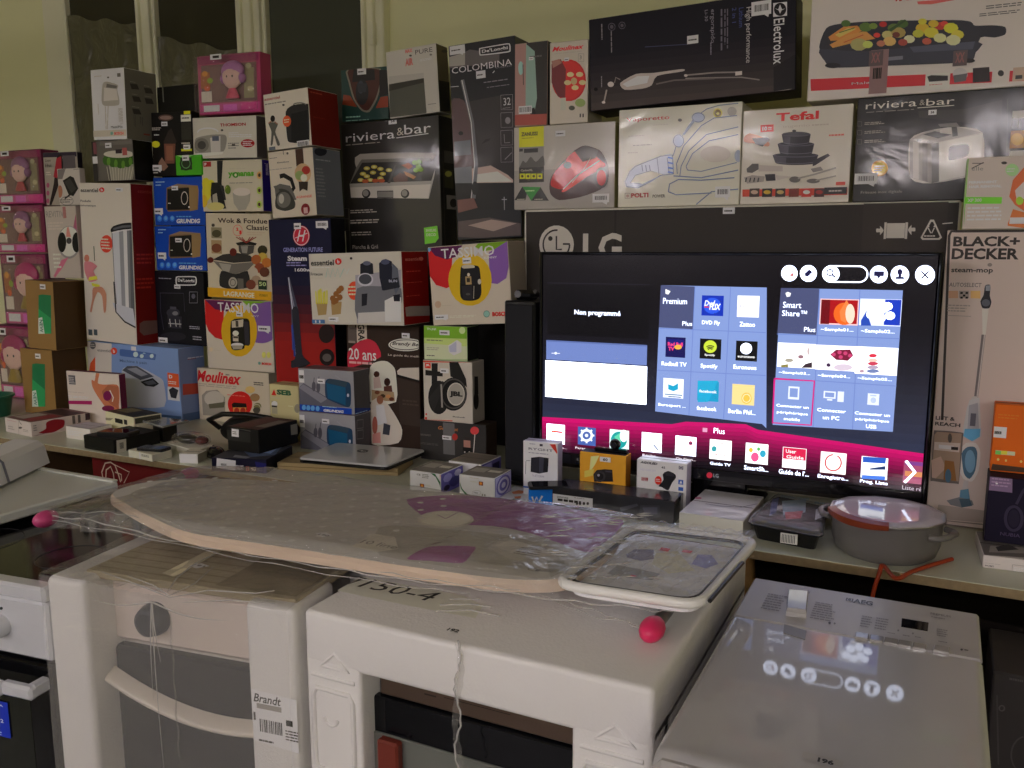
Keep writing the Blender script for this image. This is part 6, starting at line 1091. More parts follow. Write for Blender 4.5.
f.P([(600, 228), (822, 230), (822, 238), (600, 236)], '#8a3a28'); f.R(610, 238, 636, 264, '#9a3020'); f.T('JBL', 614, 244, 632, 256, '#d0b8b0', .05); f.P([(612, 270), (690, 280), (690, 300), (612, 295)], '#1c1a18'); f.P([(640, 240), (668, 240), (665, 330), (640, 340)], '#1b1a19'); f.P([(720, 235), (760, 235), (795, 310), (800, 350), (770, 320), (725, 300)], '#1b1a19'); f.E(672, 395, 48, 76, '#1e1d1c'); f.P([(625, 400), (690, 320), (700, 330), (650, 460)], '#262524'); f.E(738, 380, 62, 75, '#141313'); f.G(740, 378, 55, 66, 7, '#3c3a38'); f.E(750, 380, 40, 52, '#8a8780'); f.E(750, 380, 36, 47, '#77746e'); f.T('JBL', 722, 365, 780, 398, '#22211f', .06); f.S([(684, 335), (688, 440)], 9, '#6d6b66'); f.T('Bluetooth', 736, 478, 790, 488, '#33312e', .02); f.E(616, 470, 4, 5, '#a03828'); f.R(610, 482, 620, 494, '#a03828'); f.P([(602, 494), (735, 498), (735, 503), (602, 500)], '#8a3a28')
r = c.R.crop('d5'); r.E(840, 410, 12, 40, '#1c1a18'); r.P([(832, 300), (848, 300), (850, 380), (832, 380)], '#22201e'); c.lot('d5', 700, 274, 38, 24); c.done()
c = Carton('garden', 'chocolate_fountain_box', 'low dark grey carton with red lollipop picture, carrying the headphone carton', 'box', '#2c2b2a', side='#2a1f18', film=0); f = c.F.crop('f4')
f.T('Gourmet', 245, 38, 372, 72, '#8a5a34', .01, .2); f.R(275, 15, 352, 225, '#4e4e4e'); f.E(478, 68, 28, 26, '#a03c3c'); f.S([(480, 92), (470, 225)], 6, '#8d8a86'); f.E(352, 108, 18, 22, '#7a2c28'); f.R(408, 128, 452, 178, '#7a5d54'); f.R(402, 172, 462, 215, '#131312'); f.R(414, 108, 446, 130, '#2c2826'); f.E(415, 205, 5, 5, '#8a8680'); f.E(445, 205, 5, 5, '#8a8680'); f.L(120, 85, 200, 105, 2, '#55534f'); f.L(110, 140, 260, 165, 2, '#444240'); c.lot('f4', 303, 112, 58, 32); c.done()
for key, lab, crop, dx, dy in (('grundig_hi', 'grey and blue carton picturing a teal radio, upper of the pair behind the laptop', 'd5', 0, 0), ('grundig_lo', 'grey and blue carton picturing a teal radio, lower of the pair behind the laptop', 'd5', 8, 208)):
    c = Carton(key, 'radio_carton', lab, 'box', '#6d6d70', side='#3c3b3e', top='#5d4a4c', group='teal radio cartons'); f = c.F.crop(crop)
    def m(x, y): return (x+dx, y+dy)
    f.P([m(40, 350), m(62, 330), m(200, 415), m(280, 440), m(42, 430)], '#4c4c54'); f.P([m(42, 352), m(60, 335), m(170, 400), m(140, 420)], '#626268'); f.E(*m(108, 345), 9, 22, '#45444a'); f.E(*m(128, 348), 9, 26, '#45444a'); f.S([m(108, 325), m(110, 305)], 4, '#45444a'); f.S([m(128, 325), m(132, 300)], 4, '#45444a')
    f.P([m(160, 325), m(180, 310), m(262, 325), m(275, 345), m(275, 425), m(255, 438), m(175, 405), m(160, 385)], '#1d3448'); f.P([m(165, 330), m(252, 350), m(252, 430), m(172, 398)], '#16445c'); f.P([m(180, 310), m(262, 325), m(252, 348), m(165, 328)], '#2c3a44'); f.S([m(235, 318), m(205, 295)], 2, '#77777c'); f.E(*m(263, 385), 5, 8, '#8a8c92')
    if dy == 0:
        f.P([(40, 425), (280, 445), (280, 482), (42, 462)], '#14387c'); f.T('GRUNDIG', 152, 446, 244, 466, '#b0b6c4', .05, .15)
        for x in (64, 84, 104, 126): f.E(x, 440+(x-64)*.08, 9, 12, '#4a74a8')
        f.L(148, 432, 215, 444, 1, '#7a90b8')
    r = c.R.crop(crop); 
    if dy == 0: r.P([(282, 445), (372, 440), (372, 470), (282, 480)], '#152c60'); r.L(295, 452, 365, 466, 1, '#6d80a8')
    else:
        for y in (498, 545): r.S([(302, y), (330, y-4), (330, y+34), (302, y+38), (302, y)], 5, '#5a595c')
    c.sticker(crop, 42+dx*.3, 270+dy*.97, 68+dx*.3, 328+dy*.97, 'price_label'); c.lot(crop, 143+dx*2.6, 321+dy*.87, 34, 24); c.done()

# ---------------- right-hand wall of cartons
c = Carton('tvbox', 'television_carton', 'very wide dark grey carton behind the television, with white round emblem', 'box', '#2d2a27', side='#22201e', top='#8a8880', edge='#8d8b84', bevel=.006, tape=False); f = c.F.crop('e4')
f.P([(55, 45), (1024, 18), (1024, 22), (58, 49)], '#8d8b84'); f.P([(52, 45), (58, 45), (60, 260), (54, 260)], '#8d8b84'); f.R(255, 46, 258, 140, '#24211f'); f.R(810, 26, 990, 140, '#322e2b')
f.cr = CR['px']; f.E(556.5, 244.5, 17.5, 19, '#8d8a84'); f.G(556.5, 244.5, 13.2, 14.4, 1.7, '#2d2a27', 24, 0, 275); f.S([(556.5, 236), (556.5, 249.5), (562, 249.5)], 1.7, '#2d2a27'); f.S([(563, 244), (570, 244)], 1.7, '#2d2a27'); f.E(550.5, 238.5, 2.2, 2.4, '#2d2a27')
f.T('LG', 583, 233, 622, 262, '#8d8a84', .03); f.crop('e4')
f.R(862, 74, 900, 107, '#8d8a84'); f.R(856, 72, 859, 109, '#8d8a84'); f.R(903, 72, 906, 109, '#8d8a84'); f.P([(838, 86), (846, 86), (846, 80), (854, 90), (846, 100), (846, 94), (838, 94)], '#8d8a84'); f.P([(924, 84), (916, 84), (916, 78), (908, 89), (916, 100), (916, 92), (924, 92)], '#8d8a84')
f.P([(958, 66), (966, 66), (984, 106), (978, 111), (940, 111), (936, 106)], '#8d8a84'); f.P([(960, 71), (964, 71), (979, 104), (976, 107), (943, 107), (941, 104)], '#2d2a27'); f.S([(953, 84), (959, 96)], 2, '#8d8a84'); f.S([(967, 84), (961, 96)], 2, '#8d8a84'); f.E(954, 81, 2, 2, '#8d8a84'); f.E(967, 81, 2, 2, '#8d8a84'); f.L(944, 99, 976, 106, 1, '#8d8a84'); f.S([(985, 75), (1008, 73)], 2, '#8d8a84')
c.lot('e4', 510, 46, 26, 14); c.done()
c = Carton('zanussi', 'canister_vacuum_box', 'grey carton picturing a red canister vacuum, with yellow logo block', 'box', '#83807a', side='#6a6844', film=1); f = c.F.crop('d7')
f.R(12, 580, 410, 730, '#77746f'); f.R(35, 412, 130, 492, '#aa9c16'); f.T('ZANUSSI', 44, 428, 106, 447, '#22201a', .04); f.L(46, 450, 108, 456, 1, '#4a461a'); f.R(35, 490, 130, 570, '#6d6c68'); f.P([(40, 560), (50, 540), (62, 548), (80, 525), (100, 545), (128, 520), (128, 570), (40, 570)], '#45443f'); f.R(36, 495, 50, 505, '#2c2b28'); f.R(54, 495, 108, 508, '#2c2b28'); f.R(35, 568, 131, 622, '#262520'); f.T('CyclonXL', 42, 572, 88, 584, '#8a867a', .02)
for x in (38, 60, 82, 105): f.R(x, 590, x+20, 610, '#a89c20'); f.E(x+10, 600, 5, 5, '#3c3818')
f.P([(18, 692), (48, 640), (72, 640), (60, 692)], '#232420'); f.P([(48, 640), (120, 642), (82, 694)], '#2a6a2c'); f.P([(118, 642), (150, 694), (82, 694)], '#232420'); f.L(28, 685, 62, 692, 1, '#8a887c'); f.L(95, 685, 132, 692, 1, '#8a887c'); f.L(60, 650, 105, 662, 1, '#7a9a6c')
f.P([(152, 640), (160, 600), (205, 545), (250, 500), (290, 482), (345, 500), (370, 540), (380, 600), (350, 650), (270, 680), (190, 692), (158, 670)], '#3a2a28'); f.P([(158, 620), (175, 580), (215, 545), (262, 540), (255, 600), (205, 650), (162, 640)], '#8c1f1a'); f.P([(215, 540), (250, 505), (300, 500), (345, 535), (368, 560), (300, 600), (215, 658), (200, 655), (255, 600)], '#a02c24'); f.P([(250, 505), (290, 482), (340, 500), (330, 530), (280, 545)], '#4a4644'); f.E(222, 558, 15, 13, '#2c1a18'); f.E(352, 606, 26, 40, '#241c1a'); f.E(352, 606, 18, 30, '#8f2620'); f.S([(205, 650), (255, 600), (345, 540)], 4, '#b8908a'); f.S([(240, 625), (290, 565), (310, 530)], 3, '#b8847c')
c.sticker('d7', 176, 426, 214, 446, 'lot_sticker'); c.price('d7', 318, 668, 382, 700); c.done()
c = Carton('philips', 'trimmer_box', 'narrow carton, pale pink left and black right, on the red vacuum carton', 'box', '#7a6a62', side='#1c1a18', film=1); f = c.F.crop('d7')
f.P([(20, 95), (62, 92), (62, 340), (18, 405)], '#7d6560'); f.P([(64, 82), (150, 78), (142, 402), (90, 402), (70, 330)], '#252321'); f.P([(62, 92), (95, 120), (104, 300), (95, 350), (60, 345)], '#6d8078'); f.P([(18, 365), (142, 360), (140, 402), (18, 405)], '#7a4038'); f.E(42, 185, 10, 26, '#77908a'); f.S([(50, 170), (52, 250)], 3, '#2c2a28'); f.bars(34, 332, 84, 358); f.P([(84, 340), (94, 335), (100, 362), (86, 360)], '#131210'); f.L(76, 130, 128, 150, 1, '#4a4846'); c.sticker('d7', 74, 144, 92, 154, 'lot_sticker'); c.done()
c = Carton('moul_s', 'food_chopper_box', 'white carton with big red disc, between the pink-black carton and the long black one', 'box', '#8f8a80', side='#8a857c', film=1); f = c.F.crop('d7')
f.T('Moulinex', 162, 92, 284, 122, '#9a2028', .03, .35); f.L(168, 118, 280, 132, 1, '#8a847a'); f.E(226, 232, 66, 80, '#8f1c1a'); f.E(226, 232, 60, 74, '#9a2420'); f.P([(160, 170), (195, 150), (215, 190), (212, 300), (185, 295), (160, 240)], '#5a2426'); f.P([(160, 158), (190, 150), (200, 165), (165, 185)], '#7a5a50')
for a in range(5): f.E(226+24+30*math.cos(a*1.26+.3), 232+28*math.sin(a*1.26+.3), 14, 10, '#a08a68', 9)
f.E(246, 235, 12, 14, '#8d7a5a'); f.E(270, 318, 20, 16, '#6d7a4c'); f.E(238, 338, 12, 9, '#3a3c30'); f.R(195, 300, 215, 345, '#8a8a80'); f.S([(263, 130), (284, 130), (284, 160), (263, 160), (263, 130)], 2, '#7a766e'); f.T('3', 268, 136, 276, 152, '#6a665e', .02); f.T('1', 268, 360, 273, 374, '#33302c', .03); f.T('1', 279, 360, 284, 374, '#33302c', .03); c.sticker('d7', 210, 146, 228, 158, 'lot_sticker'); c.done()
c = Carton('vapor', 'steam_cleaner_box', 'white carton with a blue line drawing of a steam cleaner nozzle', 'box', '#9a948a', film=1); f = c.F.crop('e1'); BL = '#5a6478'
f.T('Vaporetto', 104, 138, 274, 170, '#8a3a30', .01); f.E(315, 158, 8, 6, '#4a4844'); f.L(210, 172, 270, 180, 1, '#8a867e'); f.L(112, 215, 180, 225, 1, '#8a867e'); f.L(130, 250, 220, 262, 1, '#7a766e'); f.L(110, 280, 160, 292, 1, '#8a867e'); f.E(464, 130, 18, 19, '#a89048'); f.E(464, 130, 13, 14, '#5a4c1c'); f.E(464, 132, 6, 5, '#a89048'); f.E(520, 124, 18, 18, '#77756f')
f.P([(105, 420), (100, 400), (118, 360), (140, 340), (240, 300), (285, 295), (290, 370), (240, 375), (200, 400), (150, 425)], '#828894'); f.P([(120, 405), (140, 375), (200, 358), (250, 372), (170, 410)], '#9a948a')
f.S([(105, 420), (100, 400), (118, 360), (140, 340), (240, 300), (285, 295), (290, 370), (240, 375), (200, 400), (150, 425), (105, 420)], 4, BL); f.S([(120, 405), (140, 375), (200, 358), (250, 372), (170, 410), (120, 405)], 3, BL)
for x in (165, 180, 195): f.S([(x, 335), (x+4, 360)], 4, BL)
for x in (225, 265): f.S([(x, 305), (x+8, 372)], 3, BL)
for y in (305, 325, 345, 362): f.S([(268, y), (288, y+4)], 6, '#4a6090')
f.S([(288, 300), (300, 262), (340, 195), (372, 150), (420, 115), (470, 100), (545, 92)], 3, BL); f.S([(305, 370), (302, 330), (330, 260), (400, 180), (450, 150), (540, 140)], 3, BL); f.S([(315, 380), (320, 340), (350, 280), (420, 215), (545, 185)], 3, BL); f.S([(340, 340), (365, 290), (430, 240), (545, 215)], 3, BL); f.S([(345, 355), (400, 360), (540, 325)], 3, BL); f.S([(290, 378), (400, 385), (545, 355)], 4, BL); f.S([(340, 340), (345, 355)], 3, BL)
f.E(310, 240, 20, 24, '#7d8490'); f.G(310, 240, 20, 24, 3, BL); f.E(388, 148, 22, 17, '#828894'); f.G(388, 148, 24, 18, 3, BL); f.S([(330, 215), (372, 160)], 8, '#6d7584'); f.E(455, 292, 60, 32, '#8d8880'); f.E(545, 300, 14, 24, '#6d7480')
f.S([(270, 440), (275, 410), (310, 392), (400, 395), (530, 385)], 4, BL); f.S([(270, 440), (300, 452), (440, 445)], 4, BL); f.S([(380, 490), (440, 440), (545, 430)], 4, BL)
f.S([(100, 446), (120, 446), (120, 466), (100, 466), (100, 446)], 2, '#6a5a54'); f.E(110, 457, 6, 6, '#7d6a60'); f.T('POLTI', 124, 444, 192, 464, '#7a2c28', .04); f.T('POWER', 208, 450, 258, 464, '#55524c', .03); c.price('e1', 455, 420, 512, 462); c.done()
c = Carton('tefal', 'pan_set_box', 'white carton picturing a stack of black pans with red logo', 'box', '#9a928a', film=1); f = c.F.crop('e1')
f.T('Tefal', 694, 120, 862, 164, '#a8201e', .03); f.T('ingenio', 722, 172, 828, 192, '#8a847c', .0); f.L(835, 168, 910, 184, 1, '#8a847c'); f.P([(632, 178), (684, 175), (684, 203), (632, 206)], '#a83028'); f.T('10', 640, 183, 658, 200, '#d8c0b8', .03); f.L(662, 184, 680, 198, 2, '#d8c0b8')
f.P([(568, 225), (590, 210), (640, 225), (668, 250), (660, 262), (610, 250), (570, 245)], '#96705a'); f.P([(600, 230), (660, 226), (670, 236), (640, 262), (612, 252)], '#2c2a2a')
for x0, x1, y0, y1 in ((680, 860, 296, 326), (700, 844, 252, 288), (716, 830, 214, 250)):
    xm, hw = (x0+x1)/2, (x1-x0)/2
    f.E(xm, y1, hw*.88, 9, '#1e1c22'); f.P([(x0, y0), (x1, y0), (x1-hw*.12, y1), (x0+hw*.12, y1)], '#232127'); f.P([(x0+4, y0+4), (xm-hw*.4, y0+10), (xm-hw*.42, y1+6), (x0+hw*.14, y1)], '#3c3a42'); f.E(xm, y0, hw, 9, '#4a4850'); f.E(xm, y0-1, hw*.94, 7, '#26242a'); f.G(xm, y1-6, hw*.9, 9, 2, '#55535a', 16, 20, 160)
f.E(775, 212, 50, 8, '#3a3a40'); f.P([(838, 318), (898, 290), (906, 298), (850, 335), (838, 340)], '#2a282c'); f.E(765, 201, 8, 5, '#2c2a28'); f.L(902, 208, 972, 226, 1, '#a05a50'); f.L(896, 228, 972, 234, 1, '#a8a298')
f.P([(578, 350), (600, 330), (625, 330), (625, 352), (600, 366), (580, 364)], '#4a4745'); f.P([(625, 335), (720, 340), (720, 360), (625, 360)], '#8a847e'); f.P([(568, 385), (600, 375), (650, 380), (645, 400), (580, 408)], '#77726d'); 
for x in (578, 594, 610, 626): f.S([(x, 385), (x-4, 402)], 5, '#2c2a2a')
f.P([(650, 372), (690, 370), (692, 396), (655, 398)], '#1e1c1e'); f.P([(690, 375), (760, 380), (700, 395)], '#8d8882'); f.E(768, 392, 22, 12, '#55524f'); f.S([(780, 388), (845, 372), (930, 346)], 6, '#77736e'); f.E(840, 398, 26, 9, '#55524f'); f.S([(850, 396), (930, 378)], 5, '#77736e'); f.P([(830, 350), (870, 342), (880, 356), (840, 364)], '#6a6662')
f.P([(562, 432), (975, 424), (974, 452), (562, 460)], '#8f3a28')
for i, (x, cc) in enumerate(((590, '#3a3028'), (640, '#1c1816'), (692, '#2c2420'), (745, '#5a2c20'), (795, '#8a3028'), (845, '#3a2220'))): f.R(x, 428, x+38, 460, cc); f.E(x+19, 442, 14, 8, ('#8a7a6a', '#a8802c', '#8a7a50', '#5a2420', '#a89a90', '#7a2c28')[i])
f.R(884, 424, 972, 448, '#1e1c1c'); f.L(902, 430, 960, 444, 1, '#8a847e'); f.R(930, 402, 966, 414, '#a04a40'); c.done()
c = Carton('fryer_r', 'deep_fryer_box', 'black film-wrapped carton picturing a steel deep fryer, right of the pan set', 'box', '#181715', side='#131211', film=1); f = c.F.crop('e3')
f.T('riviera', 124, 92, 368, 142, '#97938c', .0); f.T('bar', 414, 82, 550, 124, '#97938c', .0); f.T('&', 382, 94, 408, 122, '#77736c'); f.S([(372, 134), (548, 122)], 3, '#97938c'); f.L(126, 142, 370, 154, 1, '#6a6660')
for y in (200, 242, 286): f.S([(84, y), (104, y), (104, y+22), (84, y+22), (84, y)], 2, '#55524c'); f.L(118, y-4, 225, y+18, 2, '#7a766e')
f.E(190, 424, 40, 38, '#a8761c'); f.E(190, 424, 32, 30, '#b88628'); f.L(165, 408, 215, 440, 3, '#d8c090'); f.T('Friteuse inox digitale', 100, 528, 298, 550, '#7a766e')
f.P([(335, 288), (420, 245), (560, 225), (685, 252), (672, 440), (440, 496), (335, 468)], '#8d8a84'); f.P([(335, 288), (440, 305), (440, 496), (335, 468)], '#6d6a66'); f.P([(350, 295), (378, 300), (378, 478), (350, 470)], '#8a8782'); f.P([(395, 300), (420, 304), (420, 490), (395, 482)], '#55524f'); f.P([(440, 305), (475, 300), (475, 488), (440, 496)], '#45433f'); f.P([(475, 300), (685, 258), (672, 440), (475, 488)], '#97948e'); f.P([(335, 288), (420, 245), (560, 225), (685, 252), (440, 305)], '#77746f'); f.P([(398, 262), (455, 246), (540, 262), (470, 280)], '#26241f'); f.P([(478, 240), (520, 228), (545, 232), (540, 262), (480, 255)], '#8d8a84'); f.P([(535, 225), (560, 215), (566, 268), (540, 272)], '#1c1a18'); f.P([(470, 212), (560, 205), (575, 225), (480, 225)], '#55524d'); f.E(380, 290, 10, 8, '#33312d'); f.E(430, 298, 12, 7, '#33312d')
f.P([(522, 335), (535, 318), (605, 308), (620, 320), (618, 350), (605, 368), (530, 385), (520, 372)], '#1c1b1a'); f.P([(375, 150), (600, 140), (780, 95), (775, 190), (640, 210), (380, 180)], '#2a2724'); f.S([(805, 90), (800, 380)], 2, '#3a3834'); f.R(828, 150, 880, 230, '#77756f'); f.R(828, 185, 850, 230, '#22201e'); f.R(860, 185, 882, 230, '#22201e'); f.R(820, 245, 884, 326, '#7a5a20'); f.E(850, 285, 30, 30, '#a07c34'); f.R(814, 340, 884, 375, '#8a8882')
f.S([(68, 520), (66, 570)], 2, '#3a3834'); c.lot('e3', 444, 156, 38, 22, '58'); c.price('e3', 72, 450, 178, 498); c.done()
c = Carton('electrolux', 'cordless_vacuum_box', 'long black carton lying at the top, vertical white lettering, cordless vacuum printed in grey', 'box', '#17161c', side='#0f0e10'); f = c.F.crop('d8')
for i in range(8):
    k = f.n; t = i/7; cc = [int(a+(b-a)*t) for a, b in zip((24, 22, 28), (62, 56, 54))]; f.P([(40, 230+i*33), (960, 120+i*36), (960, 156+i*36), (40, 263+i*33)], '#%02x%02x%02x' % tuple(cc)); f.n = k
f.n += 1; f.P([(862, 300), (972, 240), (980, 420), (862, 425)], '#201e20'); f.P([(715, 440), (860, 410), (945, 395), (930, 415), (760, 440)], '#77726d')
f.P([(860, 14), (922, 8), (922, 70), (860, 76)], '#a8a4a0'); f.E(891, 42, 25, 27, '#201e20'); f.G(891, 42, 25, 27, 4, '#201e20'); f.P([(891, 20), (900, 42), (891, 62), (882, 42)], '#a8a4a0'); f.P([(868, 38), (891, 50), (914, 38), (891, 44)], '#a8a4a0')
f.T('Electrolux', 862, 86, 908, 282, '#a09c98', .01, rot=1); f.T('High performance', 734, 34, 762, 278, '#8d8a88', .0, rot=1); f.T('2 in 1', 678, 36, 696, 100, '#3c4468', .0, rot=1); f.T('Lithium', 708, 36, 728, 120, '#3c4468', 0, rot=1); f.L(640, 42, 662, 240, 2, '#55525a', rot=1); f.L(622, 42, 638, 270, 1, '#55525a', rot=1); f.T('ergorapido', 578, 44, 602, 190, '#6d6a70', 0, rot=1); f.T('Li-30', 556, 46, 570, 94, '#6d6a70', 0, rot=1); f.L(578, 190, 588, 250, 1, '#6d6a70', rot=1)
f.L(92, 108, 104, 188, 1, '#6d6a6c', rot=1); f.L(135, 140, 146, 245, 1, '#6d6a6c', rot=1); f.G(142, 120, 15, 16, 2, '#55525a'); f.G(188, 114, 14, 15, 2, '#55525a'); f.E(142, 120, 8, 9, '#4a474c'); f.E(188, 114, 7, 8, '#4a474c'); f.L(92, 340, 102, 392, 1, '#6d6a6c', rot=1)
f.P([(180, 370), (250, 330), (330, 325), (455, 308), (460, 318), (345, 338), (320, 380), (280, 395), (200, 400)], '#8a8480'); f.P([(190, 375), (255, 340), (310, 338), (300, 370), (210, 388)], '#a09a96'); f.E(138, 376, 14, 12, '#97918c'); f.S([(180, 355), (160, 345), (155, 370)], 4, '#6a6460'); f.S([(120, 400), (108, 455)], 7, '#77716c'); f.E(106, 456, 8, 6, '#97918c'); f.S([(466, 336), (600, 324), (700, 322)], 6, '#6d6864'); f.S([(470, 350), (640, 346), (720, 345), (800, 356)], 5, '#6d6864'); f.R(692, 320, 722, 334, '#97918c'); f.S([(340, 375), (420, 358), (600, 350)], 6, '#57524f'); f.E(472, 337, 8, 6, '#97918c'); f.S([(290, 210), (480, 198)], 3, '#3a3c50'); f.E(72, 398, 9, 8, '#0e0d0c')
r = c.R.crop('d8'); r.R(965, 240, 978, 380, '#33312f'); c.price('d8', 764, 12, 852, 62); c.sticker('d8', 478, 162, 528, 192, 'lot_sticker'); c.done()
c = Carton('malaga', 'grill_box', 'white carton at the top right corner picturing a black grill tray heaped with food', 'box', '#97918c', film=1); f = c.F.crop('e2')
f.P([(48, 362), (1060, 320), (1060, 368), (50, 416)], '#8f1e28'); f.R(575, 340, 682, 405, '#9a948e'); f.P([(582, 350), (600, 344), (676, 346), (676, 368), (590, 374)], '#1e1c1c'); f.L(590, 380, 665, 392, 1, '#8a5a54'); f.E(732, 340, 34, 30, '#8d8a88'); f.P([(700, 345), (765, 335), (758, 370), (705, 378)], '#4a484a'); f.P([(790, 312), (865, 306), (868, 372), (790, 378)], '#221a1a'); f.R(880, 318, 955, 375, '#97918c'); f.E(918, 335, 14, 14, '#2a2828'); f.R(975, 310, 1030, 368, '#8a7a6c'); f.R(985, 345, 1015, 360, '#2a2828'); f.T('Malaga', 236, 368, 362, 392, '#b8a09c', .0)
f.T('Te', 430, -34, 470, 8, '#a02028', .05); f.T('Tefal', 440, -40, 560, 8, '#a02028', .04); f.P([(535, 8), (680, -4), (710, 0), (600, 20), (540, 20)], '#97504c'); f.L(850, 8, 1030, 42, 2, '#55524e'); f.L(820, 44, 1030, 74, 2, '#55524e')
f.P([(88, 215), (120, 130), (180, 110), (330, 98), (700, 92), (780, 100), (800, 118), (880, 116), (938, 124), (938, 158), (890, 172), (825, 172), (800, 250), (760, 285), (420, 300), (170, 310), (120, 290)], '#1e2028'); f.P([(90, 225), (300, 235), (810, 190), (798, 245), (760, 282), (420, 296), (170, 306), (122, 288)], '#2a2c36'); f.P([(500, 215), (800, 190), (790, 225), (520, 240)], '#3c404c'); f.R(400, 262, 470, 272, '#5a5c64'); f.E(150, 300, 36, 12, '#14141a'); f.E(770, 278, 30, 10, '#14141a')
f.P([(130, 170), (200, 122), (262, 118), (290, 140), (180, 185), (140, 188)], '#a06a34'); f.P([(136, 205), (220, 160), (300, 142), (345, 178), (250, 195), (150, 220)], '#a8703c'); f.P([(160, 160), (220, 128), (260, 132), (180, 172)], '#b8884c'); f.S([(180, 150), (250, 128)], 4, '#4a5a24'); f.S([(200, 195), (290, 160)], 4, '#8a4a28')
for x, y, rr_, cc in ((210, 108, 22, '#3c5420'), (300, 125, 30, '#465c26'), (335, 120, 20, '#5a6a2c'), (380, 112, 18, '#8a2420'), (352, 162, 16, '#9a3028'), (430, 130, 30, '#4a5c2a'), (470, 110, 26, '#3a5020'), (400, 160, 26, '#8a8458'), (450, 150, 34, '#7d7040'), (440, 160, 18, '#5a3020'), (500, 180, 26, '#a89a7c'), (410, 190, 30, '#a08050'), (370, 200, 20, '#8a5c48'), (470, 195, 22, '#7a3a30'), (560, 130, 32, '#a08428'), (600, 150, 34, '#b09030'), (640, 120, 26, '#8a2c24'), (660, 110, 18, '#a03a2c'), (690, 130, 34, '#b0942c'), (720, 160, 30, '#a89038'), (540, 155, 26, '#8a8a30'), (640, 175, 30, '#b0a070'), (580, 190, 22, '#8a4a38'), (700, 185, 34, '#b8a878'), (560, 100, 20, '#a89030'), (610, 110, 24, '#9a8428'), (270, 205, 40, '#7d7a50'), (310, 205, 24, '#8a9050')): f.E(x, y, rr_, rr_*.72, cc, 10)
f.P([(400, 140), (480, 90), (486, 96), (420, 145)], '#2c401c')
for x in (318, 702): f.n += 1; f.R(x, 235, x+60, 300, '#4a4040'); f.T('XX', x+8, 240, x+50, 290, '#6d4a4a', .03)
c.sticker('e2', 325, 232, 395, 425, 'tape_strip', col='#6d5a5a'); c.done()
c = Carton('bd', 'steam_mop_box', 'tall white carton right of the television picturing a blue-grey upright steam mop', 'box', '#8f8680', side='#857d77', top='#8f8680', edge='#8a827c', film=0); f = c.F.crop('e5'); G1 = '#35312f'
f.S([(85, 768), (100, 400), (112, 60), (120, 42), (140, 36), (420, 34)], 8, G1)
f.T('BLACK+', 128, 62, 384, 102, G1, .035); f.T('DECKER', 122, 108, 380, 152, G1, .035); f.E(268, 172, 9, 7, '#6d6661'); f.T('steam-mop', 120, 184, 280, 208, G1, .02); f.T('AUTOSELECT', 112, 240, 236, 258, '#5a5350', .01)
f.P([(110, 272), (146, 272), (146, 300), (110, 300)], '#8d7460'); f.P([(150, 272), (188, 272), (188, 300), (150, 300)], '#77706a'); f.P([(194, 272), (232, 272), (232, 302), (194, 300)], '#a08058')
for x, y in ((155, 276), (175, 276), (165, 286), (155, 294), (175, 294)): f.R(x, y, x+9, y+8, '#1c1a1a')
f.L(105, 322, 196, 356, 3, '#77706b'); f.S([(105, 366), (196, 370)], 2, '#77706b')
f.P([(250, 252), (270, 250), (268, 290), (274, 315), (266, 338), (240, 338), (232, 312), (244, 288)], '#2c2c30'); f.E(253, 318, 16, 14, '#4a4c52'); f.P([(252, 252), (270, 250), (268, 272), (252, 272)], '#6d7074'); f.P([(238, 340), (264, 340), (252, 440), (240, 440)], '#9a938d'); f.S([(244, 440), (214, 690)], 12, '#5a5553'); f.S([(248, 440), (218, 690)], 4, '#8a8480'); f.E(210, 690, 14, 14, '#8a8884')
f.crop('e6'); f.P([(190, 0), (228, -10), (236, 140), (205, 160), (160, 140), (180, 30)], '#8a8a88'); f.P([(188, 20), (222, 10), (228, 140), (180, 140)], '#77787a'); f.P([(172, 110), (232, 110), (230, 140), (200, 158), (166, 138)], '#4f7d92'); f.P([(150, 200), (175, 165), (215, 165), (232, 200), (225, 270), (200, 312), (165, 300), (146, 250)], '#97938f'); f.P([(160, 205), (182, 180), (210, 180), (220, 205), (212, 270), (190, 302), (168, 280)], '#3f5664'); f.E(192, 235, 20, 44, '#587484'); f.R(195, 50, 212, 100, '#4a4a50'); f.P([(168, 308), (186, 308), (184, 350), (160, 348)], '#8a8683'); f.P([(155, 345), (186, 340), (192, 385), (150, 385)], '#4c6876'); f.P([(102, 385), (150, 372), (200, 385), (206, 402), (160, 412), (118, 402)], '#5d5e5f'); f.P([(150, 378), (190, 378), (200, 405), (160, 412)], '#3c4a52')
f.T('LIFT &', 60, 60, 134, 80, G1, .03); f.T('REACH', 58, 82, 155, 104, G1, .03); f.P([(52, 130), (64, 116), (160, 124), (165, 145), (150, 310), (140, 320), (50, 310), (40, 296)], '#55504c'); f.P([(56, 132), (66, 121), (160, 128), (148, 312), (46, 298)], '#77695c'); f.P([(56, 160), (155, 165), (150, 200), (54, 190)], '#8d8680'); f.P([(72, 170), (130, 175), (128, 190), (72, 185)], '#a39e98'); f.P([(44, 230), (80, 215), (100, 260), (60, 300), (46, 296)], '#8a7a70'); f.P([(95, 230), (130, 235), (140, 310), (90, 305)], '#6d5030'); f.E(108, 290, 12, 26, '#3f5664'); f.E(115, 145, 8, 18, '#4a4642'); f.R(120, 178, 146, 192, '#2a2624')
f.P([(70, 400), (260, 425), (260, 470), (60, 455)], '#7a726c'); f.S([(60, 458), (260, 478)], 4, '#6a625c'); f.S([(60, 482), (260, 500)], 5, '#5a534e'); c.done()
